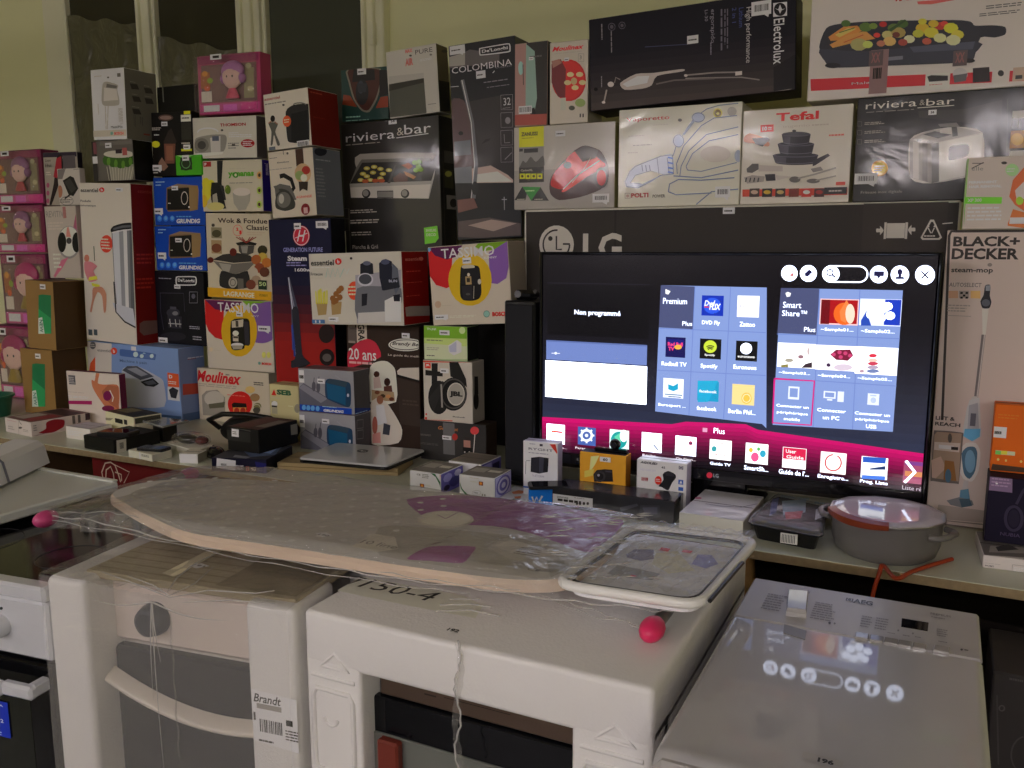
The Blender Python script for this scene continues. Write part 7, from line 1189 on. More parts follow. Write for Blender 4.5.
c = Carton('hair', 'hair_removal_box', 'white carton with green band, lying on the tall steam mop carton at the right edge', 'box', '#908a84', side='#5a8a3c', film=0); f = c.F.crop('e3')
f.P([(585, 600), (610, 378), (618, 378), (596, 700)], '#6d8a54'); f.S([(632, 425), (690, 395)], 4, '#4a4744'); f.S([(635, 400), (688, 400)], 3, '#4a4744'); f.T('elle', 632, 415, 688, 436, '#6d6a66'); f.E(788, 398, 14, 7, '#3a3835'); f.E(826, 432, 32, 30, '#7d9a70'); f.L(800, 420, 850, 445, 2, '#a8b8a0'); f.T('PERMANENT', 618, 482, 754, 498, '#d8d6d4', .06); f.T('HAIR REMOVAL', 618, 502, 776, 520, '#d8d6d4', .06); f.P([(590, 562), (778, 562), (775, 594), (588, 594)], '#5d9a34'); f.T('XP 300', 612, 568, 680, 586, '#a8c890', .03); f.L(610, 604, 780, 680, 4, '#aaa59e'); f.P([(812, 560), (830, 480), (900, 400), (900, 640), (840, 600)], '#a0583c'); f.P([(840, 530), (900, 470), (900, 560), (850, 590)], '#97908c'); f.E(862, 580, 18, 20, '#7d9a3c'); f.P([(805, 690), (830, 620), (900, 640), (900, 720), (805, 700)], '#a8603c'); f.R(815, 660, 900, 690, '#a8a49e'); c.done()
c = Carton('whiteR', 'white_gadget_box', 'low white carton with grey picture top under the dark headphone carton', 'box', '#8f8b88', top='#55524f', film=1); f = c.F.crop('e6'); f.T('HOMY', 250, 632, 285, 642, '#4a4846', .03); f.L(250, 626, 310, 632, 1, '#7a7774'); f.S([(355, 632), (420, 640), (420, 690), (352, 668), (355, 632)], 2, '#77746f'); f.L(360, 640, 410, 664, 3, '#aaa6a0')
t = c.Tp.crop('e6'); t.P([(270, 560), (400, 565), (400, 590), (265, 585)], '#77746f'); t.P([(290, 565), (340, 555), (380, 575), (300, 582)], '#33302e'); t.P([(250, 596), (400, 606), (400, 622), (250, 612)], '#8a8782'); c.done()
c = Carton('nubia', 'headphone_box', 'dark violet carton with faint headphone print at the right edge', 'box', '#120d20'); f = c.F.crop('e6')
f.P([(270, 282), (356, 290), (354, 356), (264, 346)], '#5d5064'); f.E(295, 318, 5, 6, '#a8a4b0'); f.L(275, 295, 350, 340, 3, '#77687c'); f.G(360, 455, 32, 46, 9, '#2c2838'); f.E(360, 455, 22, 34, '#1c1828'); f.S([(370, 400), (395, 350), (410, 330)], 8, '#2c2838'); f.T('NUBIA', 308, 506, 384, 528, '#3c3448', .01); c.done()
c = Carton('orange', 'orange_carton', 'flat orange carton with white sticker on top of the dark violet headphone carton', 'box', '#a04f16'); f = c.F.crop('e6')
f.P([(278, 245), (420, 262), (420, 280), (272, 268)], '#3a2c22'); f.R(290, 192, 364, 214, '#8a8a78'); f.R(290, 194, 310, 210, '#5a8a4a'); f.R(312, 194, 334, 210, '#b0903c'); f.L(300, 50, 400, 80, 2, '#a85c24'); f.E(300, 228, 5, 5, '#c08858'); f.E(330, 232, 4, 5, '#c08858'); f.E(388, 236, 5, 5, '#c08858'); c.sticker('e6', 280, 100, 330, 146, 'price_label'); c.done()
# ------------------------------------------------------------------ things lying on the table
KB = mat('#121214', 'gloss', 1)
# laptop on a flat kraft carton
c = Carton('cardflat', 'flat_kraft_carton', 'flat brown carton lying under the closed silver laptop', 'box', '#75694f', top='#665c46'); c.F.UV(0, .45, 1, .52, '#4a3c22'); c.done()
lt = .7805
P_ = [onz(*p, lt+.016)+Vector((.004, -.016, 0)) for p in ((300, 457), (388.5, 465), (427.3, 449), (338.7, 442))]
cc = sum(P_, Vector())/4
def round_poly(P, k=.02, n=4):
    out = []
    for i in range(len(P)):
        p, a, b = P[i], P[i-1], P[(i+1) % len(P)]; da, db = (a-p).normalized()*k, (b-p).normalized()*k
        for j in range(n+1): t = j/n; out.append(p+da*(1-t)**2+db*t**2)
    return out
rp = [(p.x-cc.x, p.y-cc.y) for p in round_poly(P_)]
lp = empty('laptop', 'closed silver laptop with round dark logo on the flat brown carton', 'laptop', (cc.x, cc.y, lt))
mb = MB(); mb.prism(rp, .0, .011, KB, None, .002); mb.build('base', lp)
mb = MB(); mb.prism(rp, .0115, .018, mat('#d4d6d4', 'gloss', .95), None, .003); lid_ = mb.build('lid', lp)
mb = MB(); f = Face(mb, Matrix.Translation((cc.x, cc.y, lt)), (-.25, .25, .018), (.5, 0, 0), (0, -.5, 0)).crop('d5'); f.E(328, 637, 26, 7, '#2c2d2d'); f.T('hp', 314, 632, 342, 642, '#8d8f8d', .0, .3); mb.build('logo', lid_)

# bulb cartons
for key, lab, grp in (('bulbL', 'small white and violet carton, left one of the trio before the fountain carton', None), ('bulbR', 'small white and violet carton, right one of the trio, with round rings on its side', None)):
    c = Carton(key, 'light_bulb_box', lab, 'box', '#a3a194', side='#55507c', top='#6d6a62', group='violet-sided bulb cartons', film=0); f = c.F.crop('f4')
    if key == 'bulbL':
        f.T('CE', 108, 342, 132, 356, '#4a4a44', .02); f.L(142, 342, 190, 378, 3, '#5a5a52'); f.R(128, 406, 156, 434, '#5a3018'); f.E(142, 420, 8, 9, '#a8682a'); f.L(162, 412, 205, 430, 2, '#8a887c'); f.P([(195, 335), (225, 345), (260, 400), (266, 440), (255, 415), (230, 365)], '#2a5030'); f.P([(255, 345), (275, 355), (270, 385), (258, 365)], '#8a3c34')
    else:
        f.L(445, 365, 515, 380, 1, '#8a887c'); f.L(450, 388, 500, 402, 2, '#8a887c'); f.R(505, 392, 532, 420, '#5a3018'); f.E(518, 406, 8, 9, '#a8682a'); f.E(490, 465, 28, 14, '#bab8ac'); f.G(490, 465, 28, 14, 2, '#77756a'); f.L(472, 458, 508, 474, 2, '#55534a'); f.R(525, 472, 532, 486, '#55534a'); f.R(540, 474, 548, 488, '#55534a'); f.P([(384, 395), (400, 440), (440, 480), (462, 492), (400, 488), (420, 478), (392, 440)], '#2a5030'); f.P([(380, 470), (400, 480), (410, 488), (380, 484)], '#a8603a')
    r = c.R
    if key == 'bulbR':
        r.UV(.04, .05, .96, .95, '#8583a0')
        for k in (.42, .34, .24, .12): r.n += 1; r.poly([(.5+k*math.cos(a*math.pi/10), .5+k*1.05*math.sin(a*math.pi/10)) for a in range(20)][::-1], '#55507c' if k in (.42, .24) else '#8d8ba6')
    else:
        for u, v, k, cl in ((.3, .3, .2, '#7d7aa0'), (.6, .6, .25, '#3c3860'), (.75, .25, .16, '#8d8aae'), (.25, .75, .14, '#2a2438')): r.poly([(u+k*math.cos(a), v+k*math.sin(a)) for a in [x*.8 for x in range(8)]][::-1], cl)
    t = c.Tp; t.UV(.03, .03, .97, .97, '#5d5a54'); t.UV(.1, .2, .5, .6, '#77746c'); t.UV(.55, .3, .9, .5, '#8d8a80'); c.done()
POSE['bulbB'] = list(POSE['bulbL']); POSE['bulbB'][0] += .055; POSE['bulbB'][1] += .165; POSE['bulbB'][5] = .13
c = Carton('bulbB', 'light_bulb_box', 'small white and violet carton at the back of the trio, behind the left one', 'box', '#a3a194', side='#55507c', top='#6d6a62', group='violet-sided bulb cartons'); c.R.UV(.1, .1, .5, .9, '#7d7aa0'); c.R.UV(.55, .2, .9, .8, '#2e2a44'); c.Tp.UV(.05, .1, .95, .9, '#5d5a54'); c.done()

# leaflet
mb = MB(); q = [onz(*p, T+.0012) for p in ((497, 497), (515, 486), (537, 492), (528, 506))]; cc = sum(q, Vector())/4
mb.prism([(p.x-cc.x, p.y-cc.y) for p in q], -.0006, .0006, mat('#a9a9a4', 'card')); f = Face(mb, Matrix.Translation(cc), (-.2, .2, .0006), (.4, 0, 0), (0, -.4, 0)).crop('f4')
f.P([(715, 462), (760, 450), (810, 458), (780, 472), (725, 474)], '#9a6a50'); f.P([(700, 515), (740, 498), (775, 500), (740, 520)], '#6d7a78'); f.P([(730, 492), (775, 488), (772, 502), (740, 506)], '#8a5a40')
tag(mb.build('leaflet', None, cc), 'white leaflet with small pictures lying beside the blue gadget cube', 'leaflet')

# boxes before the television
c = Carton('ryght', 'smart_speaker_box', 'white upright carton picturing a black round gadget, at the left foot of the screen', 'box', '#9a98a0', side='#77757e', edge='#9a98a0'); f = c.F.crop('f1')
f.T('RYGHT', 40, 222, 155, 240, '#4a4852', .01); f.L(40, 244, 160, 256, 1, '#6d6b75'); f.L(45, 200, 80, 210, 1, '#6d6b75'); f.R(92, 204, 106, 216, '#33313a'); f.P([(138, 206), (165, 206), (178, 245), (172, 250)], '#8a3028'); f.P([(52, 268), (90, 264), (134, 270), (130, 335), (90, 342), (50, 334)], '#16161a'); f.P([(55, 272), (88, 268), (86, 338), (54, 332)], '#222228'); f.P([(90, 268), (112, 270), (108, 338), (88, 339)], '#33333c'); f.S([(30, 282), (48, 282)], 2, '#4a4852'); f.S([(28, 285), (26, 345)], 2, '#4a4852'); f.T('Y-STORM', 58, 346, 112, 362, '#6d6b75'); f.R(5, 398, 178, 425, '#2c4a7a'); c.done()
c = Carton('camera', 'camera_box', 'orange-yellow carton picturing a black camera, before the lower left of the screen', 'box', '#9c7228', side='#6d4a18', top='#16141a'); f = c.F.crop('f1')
f.P([(330, 262), (370, 258), (350, 300), (322, 340)], '#a8966a'); f.P([(300, 330), (345, 320), (340, 352), (300, 360)], '#b08a48'); f.P([(342, 345), (358, 326), (395, 322), (430, 325), (434, 380), (345, 380)], '#1c1a1c'); f.E(372, 356, 26, 26, '#2c2a2c'); f.E(372, 356, 17, 17, '#0e0d10'); f.E(366, 350, 6, 6, '#77767a'); f.R(398, 328, 428, 338, '#33313a'); c.sticker('f1', 374, 262, 424, 290, 'lot_sticker', '60'); o = c.done()
mb = MB(); p = ony(610, 446, 2.50); zc = POSE['camera'][2]+POSE['camera'][7]
mb.cbox(-.055, .055, -.012, .012, 0, .012, mat('#101014', 'gloss', 1), .004); mb.ball((.012, 0, .026), (.018, .014, .017), mat('#0c0c0e', 'gloss', 1)); mb.lathe([(.009, -.016), (.008, -.012)], mat('#3c3c44', 'metal', 1), (.012, 0, .026), 14, 'y')
tag(mb.build('webcam', None, (p.x, 2.515, zc+.0005)), 'small black webcam with round eye lying on the orange camera carton', 'webcam')
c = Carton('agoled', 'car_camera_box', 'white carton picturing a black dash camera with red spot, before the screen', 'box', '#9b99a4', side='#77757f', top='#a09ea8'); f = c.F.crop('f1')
f.T('AGOLED', 560, 284, 640, 302, '#2a2832', .05, .2); f.T('45', 658, 308, 676, 320, '#33313a', .03); f.T('HD CAR DV', 562, 318, 632, 334, '#8a8894'); f.R(565, 358, 596, 378, '#6d2a2c'); f.L(565, 358, 596, 378, 3, '#a08a8c'); f.E(644, 374, 16, 20, '#a83024'); f.L(632, 364, 656, 384, 2, '#d0a8a0'); f.P([(665, 345), (690, 330), (722, 345), (726, 362), (708, 385), (690, 420), (660, 405), (645, 400), (668, 372)], '#17171b'); f.P([(672, 335), (715, 338), (720, 356), (680, 352)], '#26262c'); f.R(740, 306, 760, 324, '#4a4858'); f.G(750, 315, 6, 6, 2, '#9b99a4'); f.R(738, 370, 760, 394, '#2c4a80'); f.R(738, 404, 760, 424, '#2c4a80'); f.P([(742, 388), (750, 374), (756, 388)], '#a8b0c0'); c.done()
c = Carton('printer', 'long_black_box', 'long low black carton with white barcode label, lying before the screen', 'box', '#131317', side='#0e0e11', top='#141419', film=2); f = c.F.crop('f1')
f.P([(465, 500), (545, 482), (552, 492), (470, 520)], '#33333a'); f.P([(560, 490), (650, 490), (655, 545), (575, 560), (555, 530)], '#26262c'); f.P([(570, 500), (640, 498), (640, 530), (585, 535)], '#3a3a44'); f.L(500, 530, 600, 552, 2, '#33333a')
c.sticker('f1', 155, 434, 340, 502, 'barcode_label', code=0, col='#a5a29a'); g = c.face(c.kids[-1][1], 'F'); g.crop('f1'); g.n = 50
g.L(175, 446, 240, 460, 2, '#33312c')
for x in (268, 282, 300, 318): g.E(x, 480, 6, 7, '#33312c')
g.L(255, 452, 325, 462, 1, '#77746c'); t = c.Tp; t.UV(.02, .05, .98, .95, '#1a1a20'); c.done()
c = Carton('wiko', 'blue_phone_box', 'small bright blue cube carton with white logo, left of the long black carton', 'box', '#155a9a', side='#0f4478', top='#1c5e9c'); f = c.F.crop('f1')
f.S([(56, 450), (66, 476), (78, 452), (88, 476), (104, 446)], 9, '#b8c8d8'); f.T('WIKO', 94, 470, 130, 482, '#8aa8c8'); c.done()
px, py = onz(547, 484, .82).x, onz(547, 484, .82).y
ph = empty('smartphone', 'dark smartphone lying on the small blue cube carton', 'phone', (-1.055, 2.385, POSE['wiko'][2]+POSE['wiko'][7]+.0012), math.radians(-60))
mb = MB(); mb.prism([(x, y) for x, y in [(p.x, p.y) for p in round_poly([Vector((-.034, -.066)), Vector((.034, -.066)), Vector((.034, .066)), Vector((-.034, .066))], .012)]], 0, .009, mat('#1c1d22', 'plastic', 1), None, .002); mb.build('body', ph)
mb = MB(); mb.cbox(-.031, .031, -.055, .055, .009, .0097, mat('#08080c', 'glass_black', 1), .0004); mb.build('screen', ph)
c = Carton('tablet', 'flat_white_box', 'flat white film-wrapped carton between the long black carton and the clamshell pack', 'box', '#9a968e', side='#8d8980', top='#a3a0a8', film=2); t = c.Tp.crop('f3'); t.S([(125, 120), (180, 128), (250, 132), (310, 120)], 4, '#55515e'); t.L(300, 92, 325, 104, 1, '#77737c'); t.E(100, 100, 12, 4, '#8a5a6a'); c.done()
# clamshell pack
q = [onz(*p, .800) for p in ((744, 523), (827, 539), (832, 508), (776, 495))]; cc = sum(q, Vector())/4
cl = empty('clamshell_pack', 'black and clear clamshell pack with printed card, between the flat white carton and the casserole', 'pack', (cc.x, cc.y, T))
R2 = [Vector((p.x-cc.x, p.y-cc.y)) for p in round_poly(q, .03)]
def scl(k): return [(p.x*k*.93-.004, p.y*k*.94) for p in R2]
mb = MB()
def loft(rings, m, cap=True):
    n = len(rings[0]); vs = [p for r_ in rings for p in r_]; fs = [[i*n+k, i*n+(k+1) % n, (i+1)*n+(k+1) % n, (i+1)*n+k] for i in range(len(rings)-1) for k in range(n)]
    if cap: fs += [list(range(n))[::-1], [(len(rings)-1)*n+k for k in range(n)]]
    mb.add(vs, fs, m)
loft([[(x, y, z) for x, y in scl(k)] for k, z in ((.80, .0005), (.86, .022), (.9, .04), (1.0, .046), (1.0, .049))], mat('#131316', 'gloss', 1)); mb.build('tray', cl)
mb = MB(); loft([[(x, y, z) for x, y in scl(k)] for k, z in ((.94, .0505), (.90, .056), (.86, .058))], mat('#15161c', 'shrink', 1)); M0 = Matrix.Translation((cc.x, cc.y, T))
f = Face(mb, M0, (-.2, .25, .058), (.4, 0, 0), (0, -.5, 0), 'shrink').crop('f3'); f.cr = CR['f3']
f.T('DIGITAL VIDEO', 392, 92, 490, 106, '#6d86c8', .02); f.P([(370, 128), (480, 118), (478, 132), (372, 142)], '#a8a8b0'); f.T('Alta', 415, 120, 448, 134, '#4a4a58', .03); f.P([(395, 110), (480, 105), (478, 150), (400, 160)], '#7a8ac8'); f.P([(405, 150), (470, 145), (460, 172), (410, 175)], '#8a2c34'); f.T('DUAL', 512, 112, 550, 124, '#6d86c8', .04); f.P([(515, 140), (550, 132), (545, 165), (512, 178)], '#8d92b0'); f.P([(360, 105), (385, 98), (375, 150), (350, 165)], '#3c466c'); mb.build('printed_card', cl)
mb = MB(); loft([[(x, y, z) for x, y in scl(k)] for k, z in ((1.0, .0495), (1.0, .051), (.95, .062), (.86, .066))], FILM); mb.build('clear_lid', cl)
mb = MB(); a_, b2 = q[0]+(q[1]-q[0])*.45, q[0]+(q[1]-q[0])*.65
for i in range(1): mb.cbox(a_.x-cc.x, b2.x-cc.x, (a_.y+b2.y)/2-cc.y+.012, (a_.y+b2.y)/2-cc.y+.016, .012, .04, mat('#9a9890', 'card'), .0005)
for i in range(9): x = a_.x-cc.x+.004+i*(b2.x-a_.x-.008)/9; mb.cbox(x, x+.0015, (a_.y+b2.y)/2-cc.y+.0114, (a_.y+b2.y)/2-cc.y+.0122, .015, .037, mat('#1a1a1a', 'card'), .0001)
mb.build('barcode_label', cl)
# casserole with faceted lid
pc = Vector((-.096, 2.405, T)); R = .135
pn = empty('casserole', 'round grey casserole with shiny faceted lid and orange label strip, at the right end', 'casserole', pc); L0 = pn.location; M0 = Matrix.Translation(L0)
GR = mat('#85827e', 'plastic', .75); mb = MB(); mb.lathe([(R*.80, .0005), (R*.92, .012), (R*.985, .04), (R, .098), (R+.003, .104)], GR, (0, 0, 0), 48); mb.build('pot', pn)
mb = MB(); n = 12; rg = []
for k, z in ((R+.006, .1045), (R+.006, .111), (R*.98, .1135), (R*.86, .116), (R*.80, .1165)): rg.append([(k*math.cos(2*math.pi*(i+.5)/n), k*math.sin(2*math.pi*(i+.5)/n), z) for i in range(n)])
vs = [p for r_ in rg for p in r_]; LIDM = mat('#dcd8e0', 'gloss', .85); mb.add(vs, [[i*n+k, i*n+(k+1) % n, (i+1)*n+(k+1) % n, (i+1)*n+k] for i in range(len(rg)-1) for k in range(n)]+[list(range(n))[::-1], [(len(rg)-1)*n+k for k in range(n)]], LIDM); ld = mb.build('lid', pn)
mb = MB(); mb.tube([((R+.0075)*math.cos(2*math.pi*(i+.5)/n), (R+.0075)*math.sin(2*math.pi*(i+.5)/n), .108) for i in range(n)], .0028, mat('#b8b8b8', 'metal', 1), 6, True); mb.build('lid_rim', ld)
a0, a1 = math.radians(195), math.radians(275)
mb = MB(); N = 16; vs = []
for i in range(N+1):
    a = a0+(a1-a0)*i/N; vs += [((R+.0125)*math.cos(a), (R+.0125)*math.sin(a), .103-.006*math.sin(i/N*3)), ((R+.0125)*math.cos(a), (R+.0125)*math.sin(a), .114), ((R*.95)*math.cos(a), (R*.95)*math.sin(a), .1185)]
mb.add(vs, [[i*3+k, i*3+k+1, i*3+4+k, i*3+3+k] for i in range(N) for k in (0, 1)], mat('#8d3a18', 'plastic', .9)); mb.build('orange_strip', ld)
for a in (math.radians(165), math.radians(-22)):
    mb = MB(); d_ = Vector((math.cos(a), math.sin(a), 0)); t_ = Vector((-d_.y, d_.x, 0)); base = d_*(R-.004)+Vector((0, 0, .082))
    mb.tube([base+t_*.05, base+t_*.042+d_*.022, base+t_*.02+d_*.036+Vector((0, 0, .004)), base-t_*.02+d_*.036+Vector((0, 0, .004)), base-t_*.042+d_*.022, base-t_*.05], .0085, GR, 8); mb.build('handle', pn)
# orange cable hanging over the table edge
pts = [onz(952, 559, .757), onz(930, 565.5, .757), onz(911, 572, .757), onz(896, 578.5, .757)]
q_ = onz(880, 581, .757); pts += [Vector((q_.x, 2.272, .757)), Vector((q_.x-.006, 2.250, .745)), Vector((q_.x-.02, 2.245, .66)), Vector((q_.x-.03, 2.25, .4)), Vector((q_.x-.03, 2.26, .1)), Vector((q_.x-.02, 2.30, .008)), Vector((q_.x+.2, 2.45, .008))]
sm = []
for i in range(len(pts)-1):
    p0, p1, p2, p3 = pts[max(i-1, 0)], pts[i], pts[i+1], pts[min(i+2, len(pts)-1)]
    for j in range(5):
        t = j/5; sm.append(.5*((2*p1)+(p2-p0)*t+(2*p0-5*p1+4*p2-p3)*t*t+(3*p1-p0-3*p2+p3)*t**3))
mb = MB(); mb.tube(sm, .0055, mat('#b8441c', 'plastic', .9), 8); tag(mb.build('orange_cable'), 'orange cable running over the table edge beneath the casserole', 'cable')
# black tower speaker left of the screen
x, y, z, _, _, w, d, h = POSE['tower']
tw = empty('tower_speaker', 'tall plain black tower standing left of the television', 'speaker', (x, y, z)); KD = mat('#15161a', 'plastic', 1)
mb = MB(); mb.cbox(-w/2, w/2, 0, d, .012, h, KD, .005); mb.cbox(-w/2-.01, w/2+.01, -.01, d+.01, 0, .013, KD, .003); mb.build('cabinet', tw)
mb = MB(); mb.cbox(-w/2+.006, w/2-.006, -.006, .001, .03, h-.012, mat('#1d1e23', 'card', 1), .002); mb.build('front_cloth', tw)
kn = empty('black_puck', 'small black rounded gadget lying on top of the black tower', 'gadget', (x-.002, y+.06, z+h)); mb = MB(); mb.cbox(-.038, .038, -.03, .03, .0005, .034, KB, .012); mb.build('body', kn)
mb = MB(); mb.lathe([(.012, -.033), (.011, -.029)], mat('#77767a', 'metal', 1), (-.018, 0, .02), 14, 'y'); mb.build('round_eye', kn)

# left end: small packs
c = Carton('longwhite', 'long_white_box', 'long white carton with dark red heart print, lying at the left end of the table', 'box', '#8f8a86', side='#8a8480', top='#5a4444'); f = c.F.crop('c8')
f.S([(92, 285), (96, 300), (104, 310)], 3, '#33302d'); f.L(35, 285, 80, 300, 1, '#8a7a78'); f.L(40, 312, 72, 340, 2, '#77726e'); f.E(98, 325, 9, 5, '#4a4642'); f.S([(90, 290), (92, 365)], 2, '#6d6864'); f.L(112, 330, 140, 350, 2, '#77726e')
r = c.R.crop('c8'); r.P([(185, 350), (220, 330), (222, 300), (260, 285), (308, 288), (305, 320), (260, 345), (215, 352)], '#6a1c24'); r.P([(155, 365), (215, 352), (230, 345), (180, 362)], '#4a2026'); r.R(345, 268, 362, 305, '#4a4644'); r.R(372, 264, 388, 300, '#4a4644'); r.P([(408, 255), (432, 250), (434, 285), (410, 290)], '#33242a'); r.L(160, 308, 178, 345, 3, '#5d5a58')
t = c.Tp; t.UV(.05, .1, .95, .4, '#33262a'); t.UV(.1, .5, .5, .9, '#77706d'); t.UV(.55, .45, .9, .95, '#6a2c34'); c.done()
c = Carton('whiteb', 'small_white_box', 'small white carton behind the long black one with barcode, left part of the table', 'box', '#97938e', top='#77747a'); f = c.F.crop('c8'); f.L(325, 335, 400, 370, 3, '#a8a49e'); c.Tp.UV(.1, .1, .9, .9, '#85828a'); c.done()
c = Carton('blackbox', 'black_gadget_box', 'long black carton with white barcode label on its side, under a black phone', 'box', '#131312', side='#171716', top='#1c1c1b', film=0); f = c.F.crop('c8'); c.sticker('c8', 558, 382, 606, 448, 'barcode_label'); r = c.R.crop('c8'); 
mb2 = MB(); g = c.face(mb2, 'R'); g.crop('c8'); g.n = 10; g.P([(558, 386), (604, 378), (606, 440), (560, 450)], '#8a8880'); g.bars(570, 392, 595, 432, bg=None); c.kids = [('barcode_label', mb2)]; c.done()
p = onz(114, 434, .812)
ph = empty('smartphone', 'black smartphone lying on the long black carton with the barcode', 'phone', (p.x, p.y+.02, POSE['blackbox'][7]+.7512), math.radians(-75))
mb = MB(); mb.prism([(v.x, v.y) for v in round_poly([Vector((-.04, -.075)), Vector((.04, -.075)), Vector((.04, .075)), Vector((-.04, .075))], .014)], 0, .016, mat('#101012', 'plastic', 1), None, .004); mb.build('body', ph)
mb = MB(); mb.cbox(-.034, .034, -.06, .06, .0155, .0167, mat('#08080a', 'glass_black', 1), .0004); mb.build('screen', ph)
c = Carton('deco', 'tv_decoder_box', 'cream and black carton with a dark picture top, before the plum nail carton', 'box', '#97947e', side='#8a8778', top='#2c2b26'); f = c.F.crop('c8'); f.R(552, 278, 590, 308, '#1c1c18'); f.R(595, 285, 612, 312, '#22221e'); f.P([(500, 275), (545, 280), (530, 290), (495, 285)], '#6d6a58')
r = c.R; r.UV(.05, .05, .95, .3, '#3a3a30'); t = c.Tp; t.UV(.1, .15, .5, .7, '#55533c'); t.UV(.5, .3, .92, .85, '#14140f'); c.done()
# glass tablet screen leaning flat on blister packs
q = [onz(*p, .83)+Vector((-.03, .075, 0)) for p in ((132, 424), (152, 430.5), (181, 424), (150, 420.5))]; cc = sum(q, Vector())/4
gp = empty('framed_glass_panel', 'pale grey glass panel with white rim resting on the dark stack before the bread maker', 'panel', (cc.x, cc.y, T)); 
mb = MB(); mb.prism([((p.x-cc.x), (p.y-cc.y)) for p in round_poly(q, .01)], .072, .080, mat('#9a9c98', 'gloss', .8), mat('#6d7472', 'gloss', .8), .003); mb.build('glass', gp)
mb = MB(); mb.prism([((p.x-cc.x)*.5, (p.y-cc.y)*.5) for p in q], .0005, .072, mat('#161512', 'plastic', 1), None, .004); mb.build('case', gp)
c = Carton('smallphone', 'small_phone_box', 'small cream carton with a black phone on it, at the table edge', 'box', '#98968a', side='#86847a', top='#8d8b80'); f = c.F.crop('c8'); f.L(680, 452, 720, 470, 2, '#55534a'); f.R(668, 440, 676, 478, '#b0aea2'); c.done()
p = POSE['smallphone']; ph = empty('smartphone', 'black phone lying on the small cream carton at the table edge', 'phone', (p[0]+.02, p[1]+.05, p[2]+p[7]+.001), math.radians(-80))
mb = MB(); mb.prism([(v.x, v.y) for v in round_poly([Vector((-.03, -.06)), Vector((.03, -.06)), Vector((.03, .06)), Vector((-.03, .06))], .012)], 0, .01, mat('#15161a', 'plastic', 1), None, .003); mb.build('body', ph)
mb = MB(); mb.cbox(-.026, .026, -.045, .045, .0098, .0106, mat('#08080a', 'glass_black', 1), .0003); mb.build('screen', ph)
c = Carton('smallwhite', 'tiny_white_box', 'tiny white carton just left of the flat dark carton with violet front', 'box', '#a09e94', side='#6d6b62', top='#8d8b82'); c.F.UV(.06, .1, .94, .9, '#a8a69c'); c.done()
# blister pack with mouse-like gadgets
q = [onz(*p, .79) for p in ((166, 441), (196, 449), (214, 443), (190, 436))]; cc = sum(q, Vector())/4
bp = empty('blister_pack', 'clear blister pack with a black and red gadget on a white card', 'pack', (cc.x, cc.y, T))
mb = MB(); mb.prism([(v.x-cc.x, v.y-cc.y) for v in round_poly(q, .012)], .030, .033, mat('#97958c', 'card')); mb.prism([((v.x-cc.x)*.6, (v.y-cc.y)*.6) for v in q], .0005, .030, mat('#8d8b82', 'card'), None, .002); mb.build('backing_card', bp)
mb = MB(); mb.ball((-.02, 0, .052), (.05, .03, .02), KB); mb.build('black_gadget', bp); mb = MB(); mb.ball((.045, .01, .05), (.028, .026, .017), mat('#5a1c1a', 'gloss', 1)); mb.build('red_gadget', bp)
mb = MB(); mb.ball((0, 0, .052), (.095, .05, .03), FILM_THIN, 18); mb.build('clear_blister', bp)
p = onz(212, 451, .775); gm = empty('computer_mouse', 'black computer mouse on the table beside the tiny white carton', 'mouse', (p.x, p.y+.02, T), math.radians(60))
mb = MB()
def mouse(u, v):
    a = 2*math.pi*u; b = math.pi/2*v; return (.034*math.cos(a)*math.cos(b)**.6 if v < 1 else 0, .06*math.sin(a)*math.cos(b)**.6 if v < 1 else 0, .0008+.036*math.sin(b))
mb.grid(mouse, 28, 10, KB); mb.poly([mouse(i/28, 0) for i in range(28)][::-1], KB); mb.build('shell', gm)
mb = MB(); mb.lathe([(.008, -.003), (.008, .003)], mat('#3c3c40', 'plastic', 1), (0, .036, .029), 14, 'x'); mb.build('wheel', gm)
c = Carton('samsung', 'flat_dark_box', 'flat black and violet carton with white label at the front table edge', 'box', '#131224', side='#101018', top='#33343a', film=0); f = c.F.crop('c7')
f.P([(520, 685), (610, 695), (612, 745), (530, 740)], '#1a1a4c'); f.T('GALAXY', 432, 700, 468, 722, '#a09ca8', .03); f.T('S5', 478, 706, 494, 726, '#a05a50', .03); f.T('4G', 500, 708, 524, 726, '#a08a80', .03)
mb2 = MB(); g = c.face(mb2, 'F'); g.crop('c7'); g.n = 20; g.P([(348, 668), (434, 680), (432, 724), (346, 712)], '#a3a19a'); g.bars(365, 690, 395, 706, bg=None); c.kids.append(('price_label', mb2))
t = c.Tp.crop('c7'); t.P([(470, 640), (560, 605), (640, 620), (610, 655), (500, 665)], '#4a5468'); t.P([(520, 640), (580, 618), (620, 628), (590, 650)], '#6d7c94'); t.P([(430, 655), (500, 665), (480, 672), (420, 665)], '#6a6c70'); c.done()
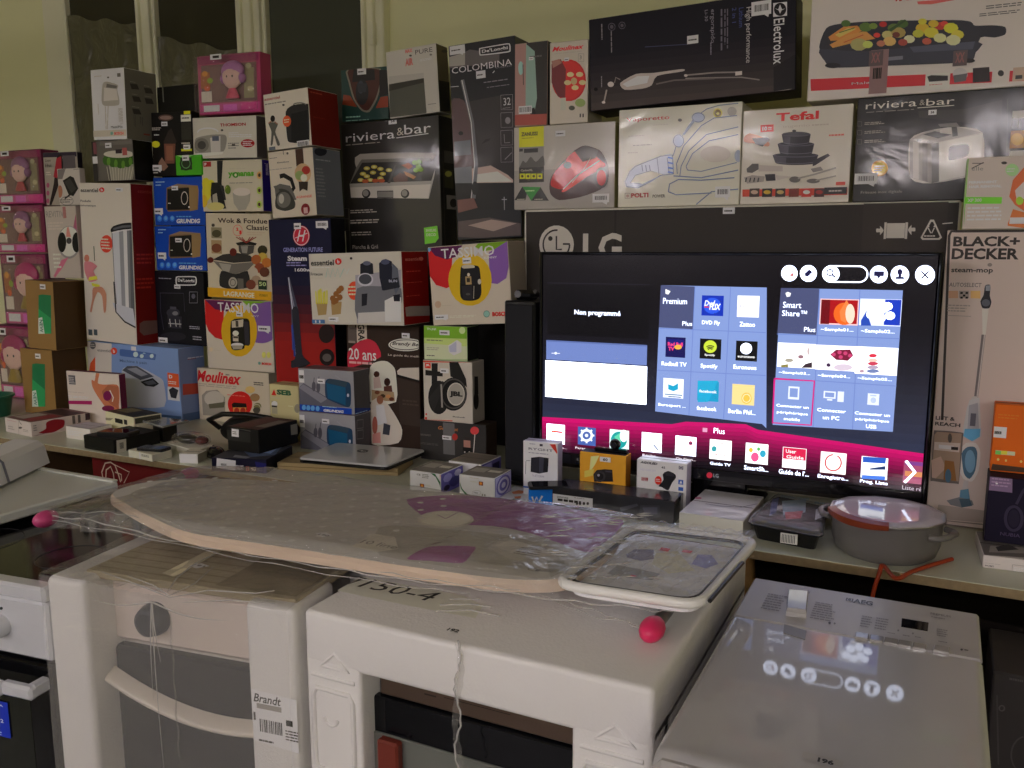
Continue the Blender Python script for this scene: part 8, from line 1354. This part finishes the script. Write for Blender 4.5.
c = Carton('blackred', 'black_gadget_box', 'black carton with dark red top and white square sticker, on the flat violet carton', 'box', '#141312', side='#121212', top='#2c1418', film=0); f = c.F.crop('c7'); f.R(390, 540, 500, 600, '#232321'); f.P([(385, 505), (500, 545), (500, 550), (385, 512)], '#3c3a36')
mb2 = MB(); g = c.face(mb2, 'F'); g.crop('c7'); g.n = 20; g.P([(416, 535), (448, 540), (448, 574), (416, 570)], '#a3a19a'); g.L(420, 545, 444, 565, 2, '#55534c'); c.kids.append(('square_sticker', mb2))
r = c.R.crop('c7'); r.P([(680, 520), (712, 512), (712, 560), (682, 565)], '#5d5c58'); t = c.Tp; t.UV(.1, .1, .6, .9, '#3c161c'); t.UV(.65, .2, .95, .8, '#55504c'); c.done()
# black folded case behind
p = onz(222, 428, .86); cs = empty('black_case', 'soft black case with strap lying behind the red-topped black carton', 'case', (p.x-.02, 2.66, T), math.radians(8))
mb = MB()
def case(u, v):
    a = 2*math.pi*u; b = math.pi*(v-.5); k = abs(math.cos(b))**.6
    return (.18*math.copysign(abs(math.cos(a))**.7, math.cos(a))*k, .06*math.copysign(abs(math.sin(a))**.7, math.sin(a))*k, .055+.054*math.sin(b)+.008*math.sin(5*a)*k)
mb.grid(case, 36, 14, mat('#141413', 'card', 1)); mb.build('body', cs)
mb = MB(); mb.tube([(-.17, -.03, .06), (-.2, -.06, .10), (-.12, -.075, .13), (.0, -.075, .135), (.1, -.07, .125), (.17, -.03, .07)], .011, mat('#0e0e0e', 'plastic', 1), 8); mb.build('strap', cs)
# teal bin at the far left
p = onz(4, 408, .80); tb_ = empty('teal_tub', 'teal plastic tub at the left edge of the photo, on the table by the dolls', 'tub', (p.x-.13, p.y+.01, T))
mb = MB(); TE = mat('#1f4a3c', 'plastic'); vs = []; n = 24
for k, z in ((.8, .0005), (.95, .09), (1.04, .092), (1.04, .10), (.93, .10), (.78, .012)): vs.append((k, z))
mb.lathe([(k*.11, z) for k, z in vs], TE, (0, 0, 0), 28); mb.build('tub_body', tb_)
